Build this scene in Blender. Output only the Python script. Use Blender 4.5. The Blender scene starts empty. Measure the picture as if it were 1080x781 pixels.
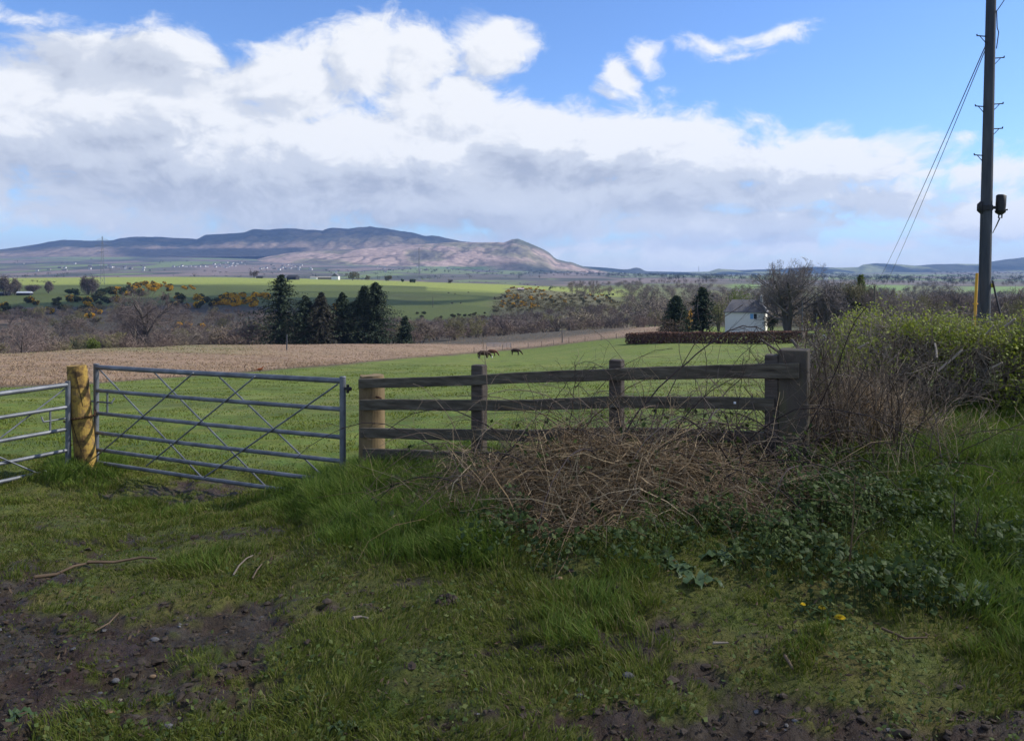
import bpy, math, random
import numpy as np
from mathutils import Vector

rng = np.random.default_rng(11)
random.seed(5)
scene = bpy.context.scene
COL = scene.collection

# ------------------------------------------------------------------ camera model
F, CU, HV, EYE = 848.0, 540.0, 290.0, 2.1      # a pixel of the photo is a direction; metres come from the depth Y


def P(u, v, Y):
    return np.array([(u - CU) / F * Y, Y, EYE - (v - HV) / F * Y])


# ------------------------------------------------------------------ noise
def _hash(ix, iy, s):
    n = (ix * 374761393 + iy * 668265263 + s * 982451653) & 0xffffffff
    n = ((n ^ (n >> 13)) * 1274126177) & 0xffffffff
    return ((n ^ (n >> 16)) & 0xffff) / 65535.0


def vnoise(x, y, s=0):
    x = np.asarray(x, float) + 1000.0
    y = np.asarray(y, float) + 1000.0
    ix = np.floor(x).astype(np.int64)
    iy = np.floor(y).astype(np.int64)
    fx, fy = x - ix, y - iy
    fx = fx * fx * (3 - 2 * fx)
    fy = fy * fy * (3 - 2 * fy)
    a = _hash(ix, iy, s) * (1 - fx) + _hash(ix + 1, iy, s) * fx
    b = _hash(ix, iy + 1, s) * (1 - fx) + _hash(ix + 1, iy + 1, s) * fx
    return a * (1 - fy) + b * fy


def fbm(x, y, octaves=4, s=0, gain=0.5):
    t, a, n = 0.0, 1.0, 0.0
    for k in range(octaves):
        t = t + a * vnoise(np.asarray(x) * 2 ** k, np.asarray(y) * 2 ** k, s + 17 * k)
        n += a
        a *= gain
    return t / n


def sstep(a, b, x):
    t = np.clip((np.asarray(x, float) - a) / (b - a), 0, 1)
    return t * t * (3 - 2 * t)


# ------------------------------------------------------------------ terrain
PROF = {
    -500: [(10, 484), (14, 450), (20, 426), (30, 410), (45, 396), (70, 384), (100, 378), (130, 376), (170, 381), (220, 385), (270, 382), (340, 368), (450, 345), (600, 326), (800, 310), (1050, 300.5), (1250, 296), (1500, 293), (1900, 294.5), (2500, 292), (3500, 287), (4800, 280), (6500, 275), (9000, 272), (14000, 274)],
    0: [(10, 484), (14, 450), (20, 425), (30, 408), (45, 394), (70, 382), (100, 376), (130, 373.5), (170, 379), (220, 383), (270, 380), (340, 366), (450, 343), (600, 325), (800, 309), (1050, 300), (1250, 296), (1500, 293), (1900, 294.5), (2500, 292), (3500, 286), (4800, 277), (6500, 271), (9000, 268), (14000, 270)],
    100: [(10, 484), (14, 450), (20, 425), (30, 408), (45, 394.5), (70, 381), (100, 371), (140, 367), (180, 372), (230, 378), (280, 376), (350, 362), (450, 343), (600, 325), (800, 309), (1050, 299.5), (1250, 295.5), (1500, 292), (1900, 293.5), (2500, 291), (3500, 285), (4800, 277), (6500, 271), (9000, 269), (14000, 271)],
    200: [(10, 484), (14, 450), (20, 425), (30, 408), (45, 396), (70, 383), (100, 373), (140, 366), (180, 362.5), (230, 368), (280, 372), (330, 363), (420, 345), (550, 329), (750, 312), (1050, 299), (1250, 295), (1500, 291.5), (1900, 293), (2500, 290.5), (3500, 285), (4800, 277), (6500, 271), (9000, 270), (14000, 272)],
    400: [(10, 484), (14, 449), (20, 425), (30, 407), (45, 396), (60, 389), (80, 384), (105, 380), (140, 372), (180, 365), (220, 361.5), (280, 366), (330, 362), (400, 351), (500, 338), (650, 321), (850, 306.5), (1100, 298.5), (1350, 295.5), (1600, 295), (2000, 297), (2600, 293), (3500, 288), (4800, 282), (6500, 277), (9000, 275), (14000, 277)],
    540: [(10, 484), (14, 447), (20, 422), (30, 404), (45, 394), (70, 386.5), (100, 382.5), (140, 379.5), (160, 378), (190, 372.5), (215, 367.5), (260, 357), (300, 352), (350, 357), (430, 347), (520, 338), (650, 327), (780, 316), (930, 308), (1100, 301.5), (1250, 299.3), (1600, 302), (2100, 297), (2700, 294), (3500, 291), (4800, 287), (6500, 283), (9000, 281), (14000, 283)],
    640: [(10, 484), (14, 445), (20, 419), (30, 401), (45, 391), (70, 383), (100, 377), (140, 370), (170, 362), (200, 356), (250, 347.5), (300, 345), (360, 350), (450, 342), (560, 332), (700, 322), (900, 314), (1150, 308.5), (1500, 303), (2100, 298), (2700, 294), (3500, 291.5), (4800, 289), (6500, 287), (9000, 286), (14000, 288)],
    700: [(10, 484), (14, 443), (20, 416), (30, 399), (45, 389), (70, 380), (100, 373), (140, 363), (170, 353), (220, 344), (260, 342.5), (320, 348), (420, 339), (520, 330), (700, 319), (900, 311), (1200, 304), (1600, 299), (2200, 295), (3000, 292.5), (4500, 291), (6500, 290), (9000, 290), (14000, 291)],
    850: [(10, 484), (14, 440), (20, 412), (30, 396), (45, 387), (70, 377), (100, 369), (140, 360), (170, 351), (200, 349), (260, 348), (350, 344), (500, 334), (700, 322), (900, 314), (1200, 307), (1600, 300), (2200, 296), (3000, 293), (4500, 290.5), (6500, 289), (9000, 288), (14000, 290)],
    1000: [(10, 478), (14, 434), (20, 404), (30, 389), (45, 380), (70, 371), (100, 363), (140, 355), (200, 347), (300, 341), (500, 331), (700, 322), (900, 314), (1100, 309), (1600, 301), (2200, 297), (3000, 294), (4500, 290), (6500, 287), (9000, 286), (14000, 288)],
    1580: [(10, 478), (14, 434), (20, 404), (30, 389), (45, 380), (70, 371), (100, 363), (140, 355), (200, 347), (300, 341), (500, 331), (700, 322), (900, 314), (1100, 308), (1600, 300), (2200, 296), (3000, 292), (4500, 288), (6500, 284), (9000, 282), (14000, 284)],
}
GU = np.arange(-500, 1581, 10.0)
GL = np.linspace(math.log(9.0), math.log(14000.0), 420)
_cu = sorted(PROF)
_rows = np.array([np.interp(GL, [math.log(a) for a, b in PROF[c]], [b for a, b in PROF[c]]) for c in _cu])
GV = np.array([np.interp(GU, _cu, _rows[:, j]) for j in range(len(GL))]).T


def _blur(a, axis, n):
    k = np.ones(n) / n
    pad = [(0, 0), (0, 0)]
    pad[axis] = (n // 2, n // 2)
    return np.apply_along_axis(lambda r: np.convolve(r, k, 'valid'), axis, np.pad(a, pad, mode='edge'))


for _k in range(2):
    GV = _blur(GV, 1, 5)
    GV = _blur(GV, 0, 7)


def vfar(u, Y):
    a = np.clip((u - GU[0]) / 10.0, 0, len(GU) - 1.001)
    b = np.clip((np.log(np.maximum(Y, 0.1)) - GL[0]) / (GL[1] - GL[0]), 0, len(GL) - 1.001)
    i, j = a.astype(int), b.astype(int)
    fa, fb = a - i, b - j
    return (GV[i, j] * (1 - fa) + GV[i + 1, j] * fa) * (1 - fb) + (GV[i, j + 1] * (1 - fa) + GV[i + 1, j + 1] * fa) * fb


def yfence(X):
    return np.interp(X, [-30, -5.2, -1.45, 1.95, 2.5, 4, 8, 30], [10.5, 9.4, 7.75, 6.1, 7.0, 8.6, 10.5, 16])


def ground_z(X, Y, fine=True):
    X = np.asarray(X, float)
    Y = np.asarray(Y, float)
    Ys = np.maximum(Y, 9.2)
    u = CU + F * X / np.maximum(Ys, 1e-3)
    zf = EYE - (vfar(u, Ys) - HV) / F * Ys + np.where(Y < 9.2, (9.2 - Y) * 0.07, 0)
    zl = 0.52 - 0.68 * sstep(2.6, 9.2, Y)
    zr = 0.52 + 0.16 * sstep(3.0, 5.5, Y)
    zn = zl + (zr - zl) * sstep(-2.7, 1.5, X)
    zn = zn + 0.13 * np.exp(-((X + 1.35) / 0.9) ** 2 - ((Y - 7.1) / 0.9) ** 2)
    zn = zn + 0.02 * np.exp(-((X - 0.7) / 1.3) ** 2 - ((Y - 5.7) / 0.6) ** 2)
    zn = zn + 0.10 * np.exp(-((X + 4.95) / 0.5) ** 2 - ((Y - 8.9) / 0.5) ** 2)
    b = sstep(0.0, 3.2, Y - yfence(X))
    z = zn * (1 - b) + zf * b
    if fine:
        near = 1 - sstep(10, 30, Y)
        z = z + near * (0.09 * (fbm(X * 1.1, Y * 1.1, 3, 3) - 0.5) + 0.05 * (fbm(X * 5, Y * 5, 3, 9) - 0.5))
        md = mud(X, Y) * near
        z = z + md * (0.10 * (fbm(X * 7 + 3, Y * 11, 4, 21, 0.65) - 0.62)) + near * (1 - sstep(8, 10, Y)) * 0.035 * (np.abs(fbm(X * 9 + 3, Y * 12, 3, 23, 0.6) - 0.5) * 2 - 0.25)
        z = z - 0.045 * ruts(X, Y) * (0.5 + fbm(X * 2, Y * 1.5, 2, 29)) * near
        mid = sstep(14, 40, Y) * (1 - sstep(500, 900, Y))
        z = z + mid * 0.5 * (fbm(X / 14, Y / 14, 3, 5) - 0.5)
    return z


def ruts(X, Y):
    """the two wheel tracks that turn in from the lane to the gate"""
    w = 0.10 * np.sin(np.asarray(Y) * 1.3)
    a = np.exp(-((X - (-2.25 - 0.20 * (Y - 2.5)) - w) / 0.17) ** 2)
    b = np.exp(-((X - (-0.75 - 0.28 * (Y - 2.5)) - w) / 0.17) ** 2)
    return (a + b) * (1 - sstep(8.6, 9.6, Y))


def _spot(X, Y, cx, cy, rx, ry):
    return np.exp(-((X - cx) / rx) ** 2 - ((Y - cy) / ry) ** 2)


def mud(X, Y):
    """1 where bare wet earth shows, 0 under full grass"""
    n = 0.5 + 1.15 * (0.35 * fbm(X * 1.3 + 7, Y * 1.9, 3, 31, 0.6) + 0.65 * fbm(X * 4.6 + 2, Y * 7.0, 5, 33, 0.72) - 0.5)
    b = -0.42
    b = b + 0.50 * _spot(X, Y, -2.15, 3.1, 0.75, 0.9) + 0.26 * _spot(X, Y, -2.9, 4.4, 0.6, 0.9)
    b = b + 0.34 * _spot(X, Y, -2.05, 5.7, 0.6, 0.45) + 0.30 * _spot(X, Y, -4.0, 6.5, 1.0, 0.6)
    b = b + 0.42 * _spot(X, Y, -3.6, 8.5, 0.9, 0.6) + 0.3 * _spot(X, Y, -2.6, 7.9, 0.6, 0.4)
    b = b + 0.32 * _spot(X, Y, -0.95, 3.85, 0.55, 0.32) + 0.30 * _spot(X, Y, -0.35, 4.25, 0.4, 0.22)
    b = b + 0.24 * _spot(X, Y, 0.5, 2.70, 1.4, 0.26) + 0.30 * _spot(X, Y, 1.5, 2.8, 0.9, 0.28)
    b = b + 0.22 * _spot(X, Y, 0.5, 3.4, 0.5, 0.3) + 0.16 * _spot(X, Y, -0.2, 3.1, 1.4, 0.5)
    b = b + 0.11 * sstep(-0.3, -2.0, X) * (1 - sstep(5.5, 7.5, Y))
    b = b + 0.10 * ruts(X, Y)
    return sstep(0.40, 0.50, n + b * 0.8)


def at_ground(u, v, y0=2.0, y1=2000.0):
    """the point of the ground seen at a pixel of the photograph"""
    ys = np.exp(np.linspace(math.log(y0), math.log(y1), 3000))
    xs = (u - CU) / F * ys
    zs = EYE - (v - HV) / F * ys
    d = zs - ground_z(xs, ys, False)
    k = np.argmax(d < 0) if (d < 0).any() else len(ys) - 1
    return np.array([xs[k], ys[k], float(ground_z(xs[k], ys[k]))])


def on_ground(u, Y):
    X = (u - CU) / F * Y
    return np.array([X, Y, float(ground_z(X, Y))])


# ------------------------------------------------------------------ mesh building
class MB:
    def __init__(self):
        self.v, self.f, self.m, self.t, self.n = [], [], [], [], 0

    def add(self, verts, faces, mi=0, tint=0.5):
        verts = np.asarray(verts, float).reshape(-1, 3)
        faces = np.asarray(faces, np.int64)
        if len(verts) == 0 or len(faces) == 0:
            return self
        self.v.append(verts)
        self.f.append(faces + self.n)
        self.m.append(np.full(len(faces), mi, np.int32))
        self.t.append(np.broadcast_to(np.asarray(tint, float), (len(verts),)).copy())
        self.n += len(verts)
        return self

    def build(self, name, mats, parent=None, smooth=False, local=True):
        me = bpy.data.meshes.new(name)
        v = np.concatenate(self.v)
        if parent is not None and local:
            v = v - np.array(parent.matrix_world.translation)
        me.vertices.add(len(v))
        me.vertices.foreach_set('co', v.ravel())
        tot = np.concatenate([np.full(len(f), f.shape[1], np.int64) for f in self.f])
        idx = np.concatenate([f.ravel() for f in self.f])
        st = np.concatenate([[0], np.cumsum(tot)[:-1]])
        me.loops.add(len(idx))
        me.loops.foreach_set('vertex_index', idx.astype(np.int32))
        me.polygons.add(len(tot))
        me.polygons.foreach_set('loop_start', st.astype(np.int32))
        mi = np.concatenate(self.m)
        for m in (mats if isinstance(mats, (list, tuple)) else [mats]):
            me.materials.append(m)
        me.polygons.foreach_set('material_index', mi)
        me.polygons.foreach_set('use_smooth', np.full(len(tot), smooth, bool))
        at = me.attributes.new('tint', 'FLOAT', 'POINT')
        at.data.foreach_set('value', np.concatenate(self.t))
        me.update(calc_edges=True)
        o = bpy.data.objects.new(name, me)
        COL.objects.link(o)
        if parent is not None:
            o.parent = parent
        return o


def tag(o, label=None, cat=None, group=None, kind=None):
    if label:
        o['label'] = label
    if cat:
        o['category'] = cat
    if group:
        o['group'] = group
    if kind:
        o['kind'] = kind
    return o


def thing(name, loc, label, cat, group=None):
    o = bpy.data.objects.new(name, None)
    COL.objects.link(o)
    o.location = Vector([float(c) for c in loc])
    o.empty_display_size = 0.1
    o.matrix_world.translation = o.location
    return tag(o, label, cat, group)


def copy_tree(o, loc, rz=0.0, sc=1.0, label=None, group=None):
    c = o.copy()
    COL.objects.link(c)
    c.location = Vector([float(q) for q in loc])
    c.rotation_euler = (0, 0, rz)
    c.scale = (sc, sc, sc) if not isinstance(sc, (tuple, list)) else sc
    for ch in list(o.children):
        d = ch.copy()
        COL.objects.link(d)
        d.parent = c
        for g in list(ch.children):
            e = g.copy()
            COL.objects.link(e)
            e.parent = d
    if label:
        c['label'] = label
    if group:
        c['group'] = group
    return c


def norm(a):
    return a / np.maximum(np.linalg.norm(a, axis=-1, keepdims=True), 1e-9)


def box(mb, c, s, R=None, mi=0, tint=0.5, bev=0.0):
    """a box of full size s about c, with chamfered vertical and horizontal edges when bev > 0"""
    hx, hy, hz = [q / 2 for q in s]
    if bev <= 0:
        v = np.array([[x, y, z] for x in (-hx, hx) for y in (-hy, hy) for z in (-hz, hz)])
        f = [[0, 1, 3, 2], [4, 6, 7, 5], [0, 4, 5, 1], [2, 3, 7, 6], [0, 2, 6, 4], [1, 5, 7, 3]]
    else:
        b = bev
        ring = [(-hx + b, -hy), (hx - b, -hy), (hx, -hy + b), (hx, hy - b), (hx - b, hy), (-hx + b, hy), (-hx, hy - b), (-hx, -hy + b)]
        ring2 = [(x * (hx - b) / hx, y * (hy - b) / hy) for x, y in ring]
        v = np.array([[x, y, -hz] for x, y in ring2] + [[x, y, -hz + b] for x, y in ring] + [[x, y, hz - b] for x, y in ring] + [[x, y, hz] for x, y in ring2])
        f = []
        for k in range(3):
            for i in range(8):
                j = (i + 1) % 8
                f.append([k * 8 + i, k * 8 + j, k * 8 + 8 + j, k * 8 + 8 + i])
        mb2 = MB()
        v2 = v if R is None else v @ np.asarray(R).T
        mb.add(v2 + np.asarray(c), f, mi, tint)
        cap = v2[24:32] + np.asarray(c)
        mb.add(cap, [[0, 1, 2, 3, 4, 5, 6, 7]], mi, tint)
        cap = v2[0:8] + np.asarray(c)
        mb.add(cap, [[7, 6, 5, 4, 3, 2, 1, 0]], mi, tint)
        return
    if R is not None:
        v = v @ np.asarray(R).T
    mb.add(v + np.asarray(c), f, mi, tint)


def batch_tubes(mb, Pt, R, sides=4, mi=0, tint=0.5, cap=False):
    """N paths of K points each become tapered tubes"""
    Pt = np.asarray(Pt, float)
    if Pt.ndim == 2:
        Pt = Pt[None]
    R = np.asarray(R, float)
    N, K, _ = Pt.shape
    R = np.broadcast_to(R if R.ndim == 2 else (R[None] if R.ndim == 1 and len(R) == K else R.reshape(-1, 1)), (N, K))
    T = np.gradient(Pt, axis=1)
    T = norm(T)
    d = norm(Pt[:, -1] - Pt[:, 0])
    ref = np.where(np.abs(d[:, 2:3]) > 0.9, np.array([[1.0, 0, 0]]), np.array([[0, 0, 1.0]]))
    A = norm(np.cross(T, ref[:, None, :]))
    B = np.cross(T, A)
    an = np.arange(sides) * 2 * math.pi / sides
    ring = Pt[:, :, None, :] + R[:, :, None, None] * (np.cos(an)[None, None, :, None] * A[:, :, None, :] + np.sin(an)[None, None, :, None] * B[:, :, None, :])
    base = (np.arange(N) * K * sides)[:, None, None]
    k = np.arange(K - 1)[None, :, None] * sides
    s = np.arange(sides)[None, None, :]
    s2 = (s + 1) % sides
    f = np.stack([base + k + s, base + k + s2, base + k + sides + s2, base + k + sides + s], -1).reshape(-1, 4)
    tn = np.asarray(tint, float)
    if tn.ndim == 1 and len(tn) == N:
        tn = np.repeat(tn, K * sides)
    v = ring.reshape(-1, 3)
    n0 = mb.n
    mb.add(v, f, mi, tn)
    if cap:
        for q in range(N):
            o = q * K * sides
            tv = tn if tn.ndim == 0 else tn[o]
            mb.add(v[o:o + sides], [list(range(sides))[::-1]], mi, tv)
            o = o + (K - 1) * sides
            mb.add(v[o:o + sides], [list(range(sides))], mi, tv)


def tube(mb, pts, r, sides=8, mi=0, tint=0.5, cap=True):
    pts = np.asarray(pts, float)
    r = np.full(len(pts), r) if np.isscalar(r) else np.asarray(r, float)
    batch_tubes(mb, pts[None], r[None], sides, mi, tint, cap)


def cards(mb, C, size, mi=0, tint=0.5, aspect=1.0, normal=None, spread=1.0, r=None, shape='leaf'):
    """leaf shapes of given size at C, facing every way (or about normal)"""
    r = r or rng
    N = len(C)
    if N == 0:
        return
    size = np.broadcast_to(np.asarray(size, float), (N,))
    n = r.normal(size=(N, 3))
    if normal is not None:
        n = norm(norm(np.broadcast_to(normal, (N, 3))) + spread * 0.6 * n)
    else:
        n = norm(n)
    a = norm(np.cross(n, r.normal(size=(N, 3))))
    b = np.cross(n, a)
    h = size[:, None]
    w = h * aspect
    if shape == 'leaf':
        vs = np.stack([C - a * h * .5, C + b * w * .5 - n * h * .06 - a * h * .05, C + a * h * .5, C - b * w * .5 - n * h * .06 - a * h * .05], 1)
        f = (np.arange(N) * 4)[:, None] + np.array([[0, 1, 2, 3]])
        k = 4
    else:
        vs = np.stack([C - a * h * .5 - b * w * .5, C - a * h * .5 + b * w * .5, C + a * h * .5], 1)
        f = (np.arange(N) * 3)[:, None] + np.array([[0, 1, 2]])
        k = 3
    t = np.asarray(tint, float)
    if t.ndim == 1:
        t = np.repeat(t, k)
    mb.add(vs.reshape(-1, 3), f, mi, t)


def blades(mb, X, Y, Z, h, w, lean, mi=0, tint=0.5, r=None, droop=0.5, az=None):
    """grass blades: three bent segments narrowing to a point"""
    r = r or rng
    N = len(X)
    if N == 0:
        return
    az = r.uniform(0, 2 * math.pi, N) if az is None else az
    fa = r.uniform(0, 2 * math.pi, N)
    L = np.stack([np.cos(az), np.sin(az), np.zeros(N)], 1)
    W = np.stack([np.cos(fa), np.sin(fa), np.zeros(N)], 1)
    B = np.stack([X, Y, Z], 1)
    up = np.array([0, 0, 1.0])
    rows = []
    for t in (0.0, 0.4, 0.75, 1.0):
        off = L * (lean * t ** 1.8)[:, None]
        hz = h * (t - droop * 0.35 * t ** 3 * np.clip(lean / np.maximum(h, 1e-4), 0, 1.5))
        rows.append(B + off + up * hz[:, None])
    vs = []
    for k, wd in enumerate((1.0, 0.85, 0.5)):
        vs.append(rows[k] - W * (w * wd * .5)[:, None])
        vs.append(rows[k] + W * (w * wd * .5)[:, None])
    vs.append(rows[3])
    vs = np.stack(vs, 1)
    o = (np.arange(N) * 7)[:, None]
    t = np.asarray(tint, float)
    if t.ndim == 1:
        t = np.repeat(t, 7)
    n0 = mb.n
    mb.add(vs.reshape(-1, 3), np.concatenate([o + np.array([[0, 1, 3, 2]]), o + np.array([[2, 3, 5, 4]])]), mi, t)
    tri = (o + np.array([[4, 5, 6]])) + n0
    mb.f.append(tri)
    mb.m.append(np.full(N, mi, np.int32))


# ------------------------------------------------------------------ materials
def _nt(name):
    m = bpy.data.materials.new(name)
    m.use_nodes = True
    t = m.node_tree
    for n in list(t.nodes):
        t.nodes.remove(n)
    return m, t


def mat(name, cols, scale=3.0, rough=0.9, trans=0.0, tint=0.0, rand=0.0, bump=0.0, bscale=None, stretch=None, metal=0.0, spec=0.25, detail=6.0, lo=0.3, hi=0.7, coat=0.0):
    """procedural material: a ramp of true base colours driven by noise, by each piece's own tint and by each object's own chance"""
    m, t = _nt(name)
    N, L = t.nodes.new, t.links.new
    tc = N('ShaderNodeTexCoord')
    vec = tc.outputs['Object']
    if stretch:
        mp = N('ShaderNodeMapping')
        mp.inputs['Scale'].default_value = stretch
        L(vec, mp.inputs['Vector'])
        vec = mp.outputs['Vector']
    nz = N('ShaderNodeTexNoise')
    nz.inputs['Scale'].default_value = scale
    nz.inputs['Detail'].default_value = detail
    nz.inputs['Roughness'].default_value = 0.6
    L(vec, nz.inputs['Vector'])
    fac = nz.outputs['Fac']

    def mixf(a, b, k):
        x = N('ShaderNodeMix')
        x.data_type = 'FLOAT'
        x.inputs[0].default_value = k
        L(a, x.inputs[2])
        L(b, x.inputs[3])
        return x.outputs[0]
    if tint:
        at = N('ShaderNodeAttribute')
        at.attribute_name = 'tint'
        fac = mixf(fac, at.outputs['Fac'], tint)
    if rand:
        oi = N('ShaderNodeObjectInfo')
        fac = mixf(fac, oi.outputs['Random'], rand)
    rp = N('ShaderNodeValToRGB')
    e = rp.color_ramp.elements
    while len(e) < len(cols):
        e.new(0.5)
    for i, c in enumerate(cols):
        e[i].position = (lo + (hi - lo) * i / max(1, len(cols) - 1))
        e[i].color = (c[0], c[1], c[2], 1)
    L(fac, rp.inputs['Fac'])
    bs = N('ShaderNodeBsdfPrincipled')
    L(rp.outputs['Color'], bs.inputs['Base Color'])
    bs.inputs['Roughness'].default_value = rough
    bs.inputs['Metallic'].default_value = metal
    bs.inputs['Specular IOR Level'].default_value = spec
    if bump:
        nb = N('ShaderNodeTexNoise')
        nb.inputs['Scale'].default_value = bscale or scale * 4
        nb.inputs['Detail'].default_value = 5
        L(vec, nb.inputs['Vector'])
        bp = N('ShaderNodeBump')
        bp.inputs['Strength'].default_value = 1.0
        bp.inputs['Distance'].default_value = bump
        L(nb.outputs['Fac'], bp.inputs['Height'])
        L(bp.outputs['Normal'], bs.inputs['Normal'])
    out = N('ShaderNodeOutputMaterial')
    if trans:
        tr = N('ShaderNodeBsdfTranslucent')
        L(rp.outputs['Color'], tr.inputs['Color'])
        ms = N('ShaderNodeMixShader')
        ms.inputs[0].default_value = trans
        L(bs.outputs[0], ms.inputs[1])
        L(tr.outputs[0], ms.inputs[2])
        L(ms.outputs[0], out.inputs['Surface'])
    else:
        L(bs.outputs[0], out.inputs['Surface'])
    return m

# ------------------------------------------------------------------ camera, sun, sky
cam = bpy.data.cameras.new('camera')
cam_o = bpy.data.objects.new('camera', cam)
COL.objects.link(cam_o)
cam_o.location = (0, 0, EYE)
cam_o.rotation_euler = (math.radians(90), 0, 0)
cam.sensor_width = 36
cam.lens = F / 1080 * 36
cam.shift_y = -(390.5 - HV) / 1080
cam.clip_start = 0.05
cam.clip_end = 60000
scene.camera = cam_o

SUN_AZ, SUN_EL = math.radians(82), math.radians(40)      # azimuth from +Y towards +X
SD = np.array([math.sin(SUN_AZ) * math.cos(SUN_EL), math.cos(SUN_AZ) * math.cos(SUN_EL), math.sin(SUN_EL)])
sun = bpy.data.lights.new('sun', 'SUN')
sun.energy = 5.0
sun.angle = math.radians(0.6)
sun.color = (1.0, 0.95, 0.87)
sun_o = bpy.data.objects.new('sun', sun)
COL.objects.link(sun_o)
sun_o.rotation_euler = Vector(SD).to_track_quat('Z', 'Y').to_euler()

world = bpy.data.worlds.new('World')
scene.world = world
world.use_nodes = True
wt = world.node_tree
for n in list(wt.nodes):
    wt.nodes.remove(n)


class X:
    """arithmetic on node sockets"""
    def __init__(self, s):
        self.s = s

    @staticmethod
    def op(o, *a):
        n = wt.nodes.new('ShaderNodeMath')
        n.operation = o
        for i, q in enumerate(a):
            if isinstance(q, X):
                wt.links.new(q.s, n.inputs[i])
            else:
                n.inputs[i].default_value = float(q)
        return X(n.outputs[0])

    def __add__(s, o): return X.op('ADD', s, o)
    __radd__ = __add__
    def __sub__(s, o): return X.op('SUBTRACT', s, o)
    def __rsub__(s, o): return X.op('SUBTRACT', o, s)
    def __mul__(s, o): return X.op('MULTIPLY', s, o)
    __rmul__ = __mul__
    def __truediv__(s, o): return X.op('DIVIDE', s, o)
    def max(s, o): return X.op('MAXIMUM', s, o)
    def smax(s, o, k): return X.op('SMOOTH_MAX', s, o, k)
    def min(s, o): return X.op('MINIMUM', s, o)


def xstep(a, b, x):
    n = wt.nodes.new('ShaderNodeMapRange')
    n.interpolation_type = 'SMOOTHSTEP'
    wt.links.new(x.s, n.inputs['Value'])
    n.inputs['From Min'].default_value = a
    n.inputs['From Max'].default_value = b
    return X(n.outputs['Result'])


def xnoise(x, y, z, scale, detail, rough=0.55, lac=2.0):
    c = wt.nodes.new('ShaderNodeCombineXYZ')
    for i, q in enumerate((x, y, z)):
        if isinstance(q, X):
            wt.links.new(q.s, c.inputs[i])
        else:
            c.inputs[i].default_value = q
    n = wt.nodes.new('ShaderNodeTexNoise')
    n.inputs['Scale'].default_value = scale
    n.inputs['Detail'].default_value = detail
    n.inputs['Roughness'].default_value = rough
    n.inputs['Lacunarity'].default_value = lac
    wt.links.new(c.outputs[0], n.inputs['Vector'])
    return X(n.outputs['Fac'])


def xmixc(f, a, b):
    n = wt.nodes.new('ShaderNodeMix')
    n.data_type = 'RGBA'
    if isinstance(f, X):
        wt.links.new(f.s, n.inputs[0])
    else:
        n.inputs[0].default_value = f
    for i, q in ((6, a), (7, b)):
        if isinstance(q, tuple):
            n.inputs[i].default_value = (*q, 1)
        else:
            wt.links.new(q, n.inputs[i])
    return n.outputs[2]


_tc = wt.nodes.new('ShaderNodeTexCoord')
_sx = wt.nodes.new('ShaderNodeSeparateXYZ')
wt.links.new(_tc.outputs['Generated'], _sx.inputs[0])
dx, dy, dz = (X(_sx.outputs[i]) for i in range(3))
AZ = X.op('ARCTAN2', dx, dy) * (180 / math.pi)              # compass bearing from the view's middle, degrees
EL = X.op('ARCSINE', dz) * (180 / math.pi)                  # height above the horizon, degrees


def ang(u, v):
    a = math.atan((u - CU) / F)
    return math.degrees(a), math.degrees(math.atan((HV - v) / F * math.cos(a)))


# cloud heaps: centre and half-widths (given where they stand in the photograph, held as bearing and height)
HEAPS = [
    (300, 175, 470, 74), (130, 120, 210, 62), (85, 62, 60, 34), (170, 62, 70, 36), (372, 66, 58, 46), (440, 66, 48, 42), (510, 50, 48, 33), (300, 92, 90, 50),
    (480, 118, 120, 46), (560, 150, 130, 58), (650, 160, 130, 50), (740, 176, 150, 46), (860, 178, 150, 44), (700, 210, 300, 36), (960, 150, 90, 10), (930, 215, 120, 34),
    (1050, 235, 90, 36), (1040, 180, 150, 13), (500, 215, 380, 40), (760, 240, 260, 26), (-120, 190, 160, 70), (60, 232, 190, 16), (250, 240, 240, 14), (630, 262, 110, 20), (480, 262, 170, 16), (830, 268, 260, 14), (1150, 250, 120, 30),
    (654, 74, 21, 25), (686, 60, 17, 20), (640, 92, 14, 9), (766, 46, 30, 9), (815, 41, 38, 11), (790, 60, 30, 6), (790, 123, 20, 6), (700, 92, 14, 6),
    (-60, 40, 60, 20), (30, 14, 40, 9),
]


def cloud(ax, ey, fine):
    n1 = xnoise(ax * 0.10, ey * 0.15, 3.1, 1.0, 3.0)
    n2 = xnoise(ax * 0.10, ey * 0.15, 9.7, 1.0, 3.0)
    wx = ax + (n1 - 0.5) * 7.0
    wy = ey + (n2 - 0.5) * 4.0
    M = None
    for (u, v, ru, rv) in HEAPS:
        a, e = ang(u, v)
        ra, re = ru / F * 57.3 * 0.92, rv / F * 57.3 * 0.95
        qx = (wx - a) * (1 / ra)
        qy = (wy - e) * (1 / re)
        d = 1.0 - X.op('SQRT', qx * qx + qy * qy)
        d = d * min(1.0, (re / 3.6) ** 0.75)
        M = d if M is None else M.smax(d, 0.12)
    f = xnoise(wx * 0.19, wy * 0.30, 0.7, 1.0, fine, 0.60)
    g = xnoise(wx * 0.62 + 5.0, wy * 0.85, 4.2, 1.0, max(2.0, fine - 3.0), 0.62)
    return M * 0.92 + (f - 0.47) * 1.25 + (g - 0.5) * 0.55, f, g


D, fz, gz = cloud(AZ, EL, 9.0)
D2, _f, _g = cloud(AZ + 1.1, EL + 1.2, 5.0)
lowsky = 1.0 - xstep(0.2, 6.5, EL)
alpha = xstep(-0.06, 0.34, D)
slope = (D - D2)
lit = xstep(-0.55, 0.5, slope)
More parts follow.
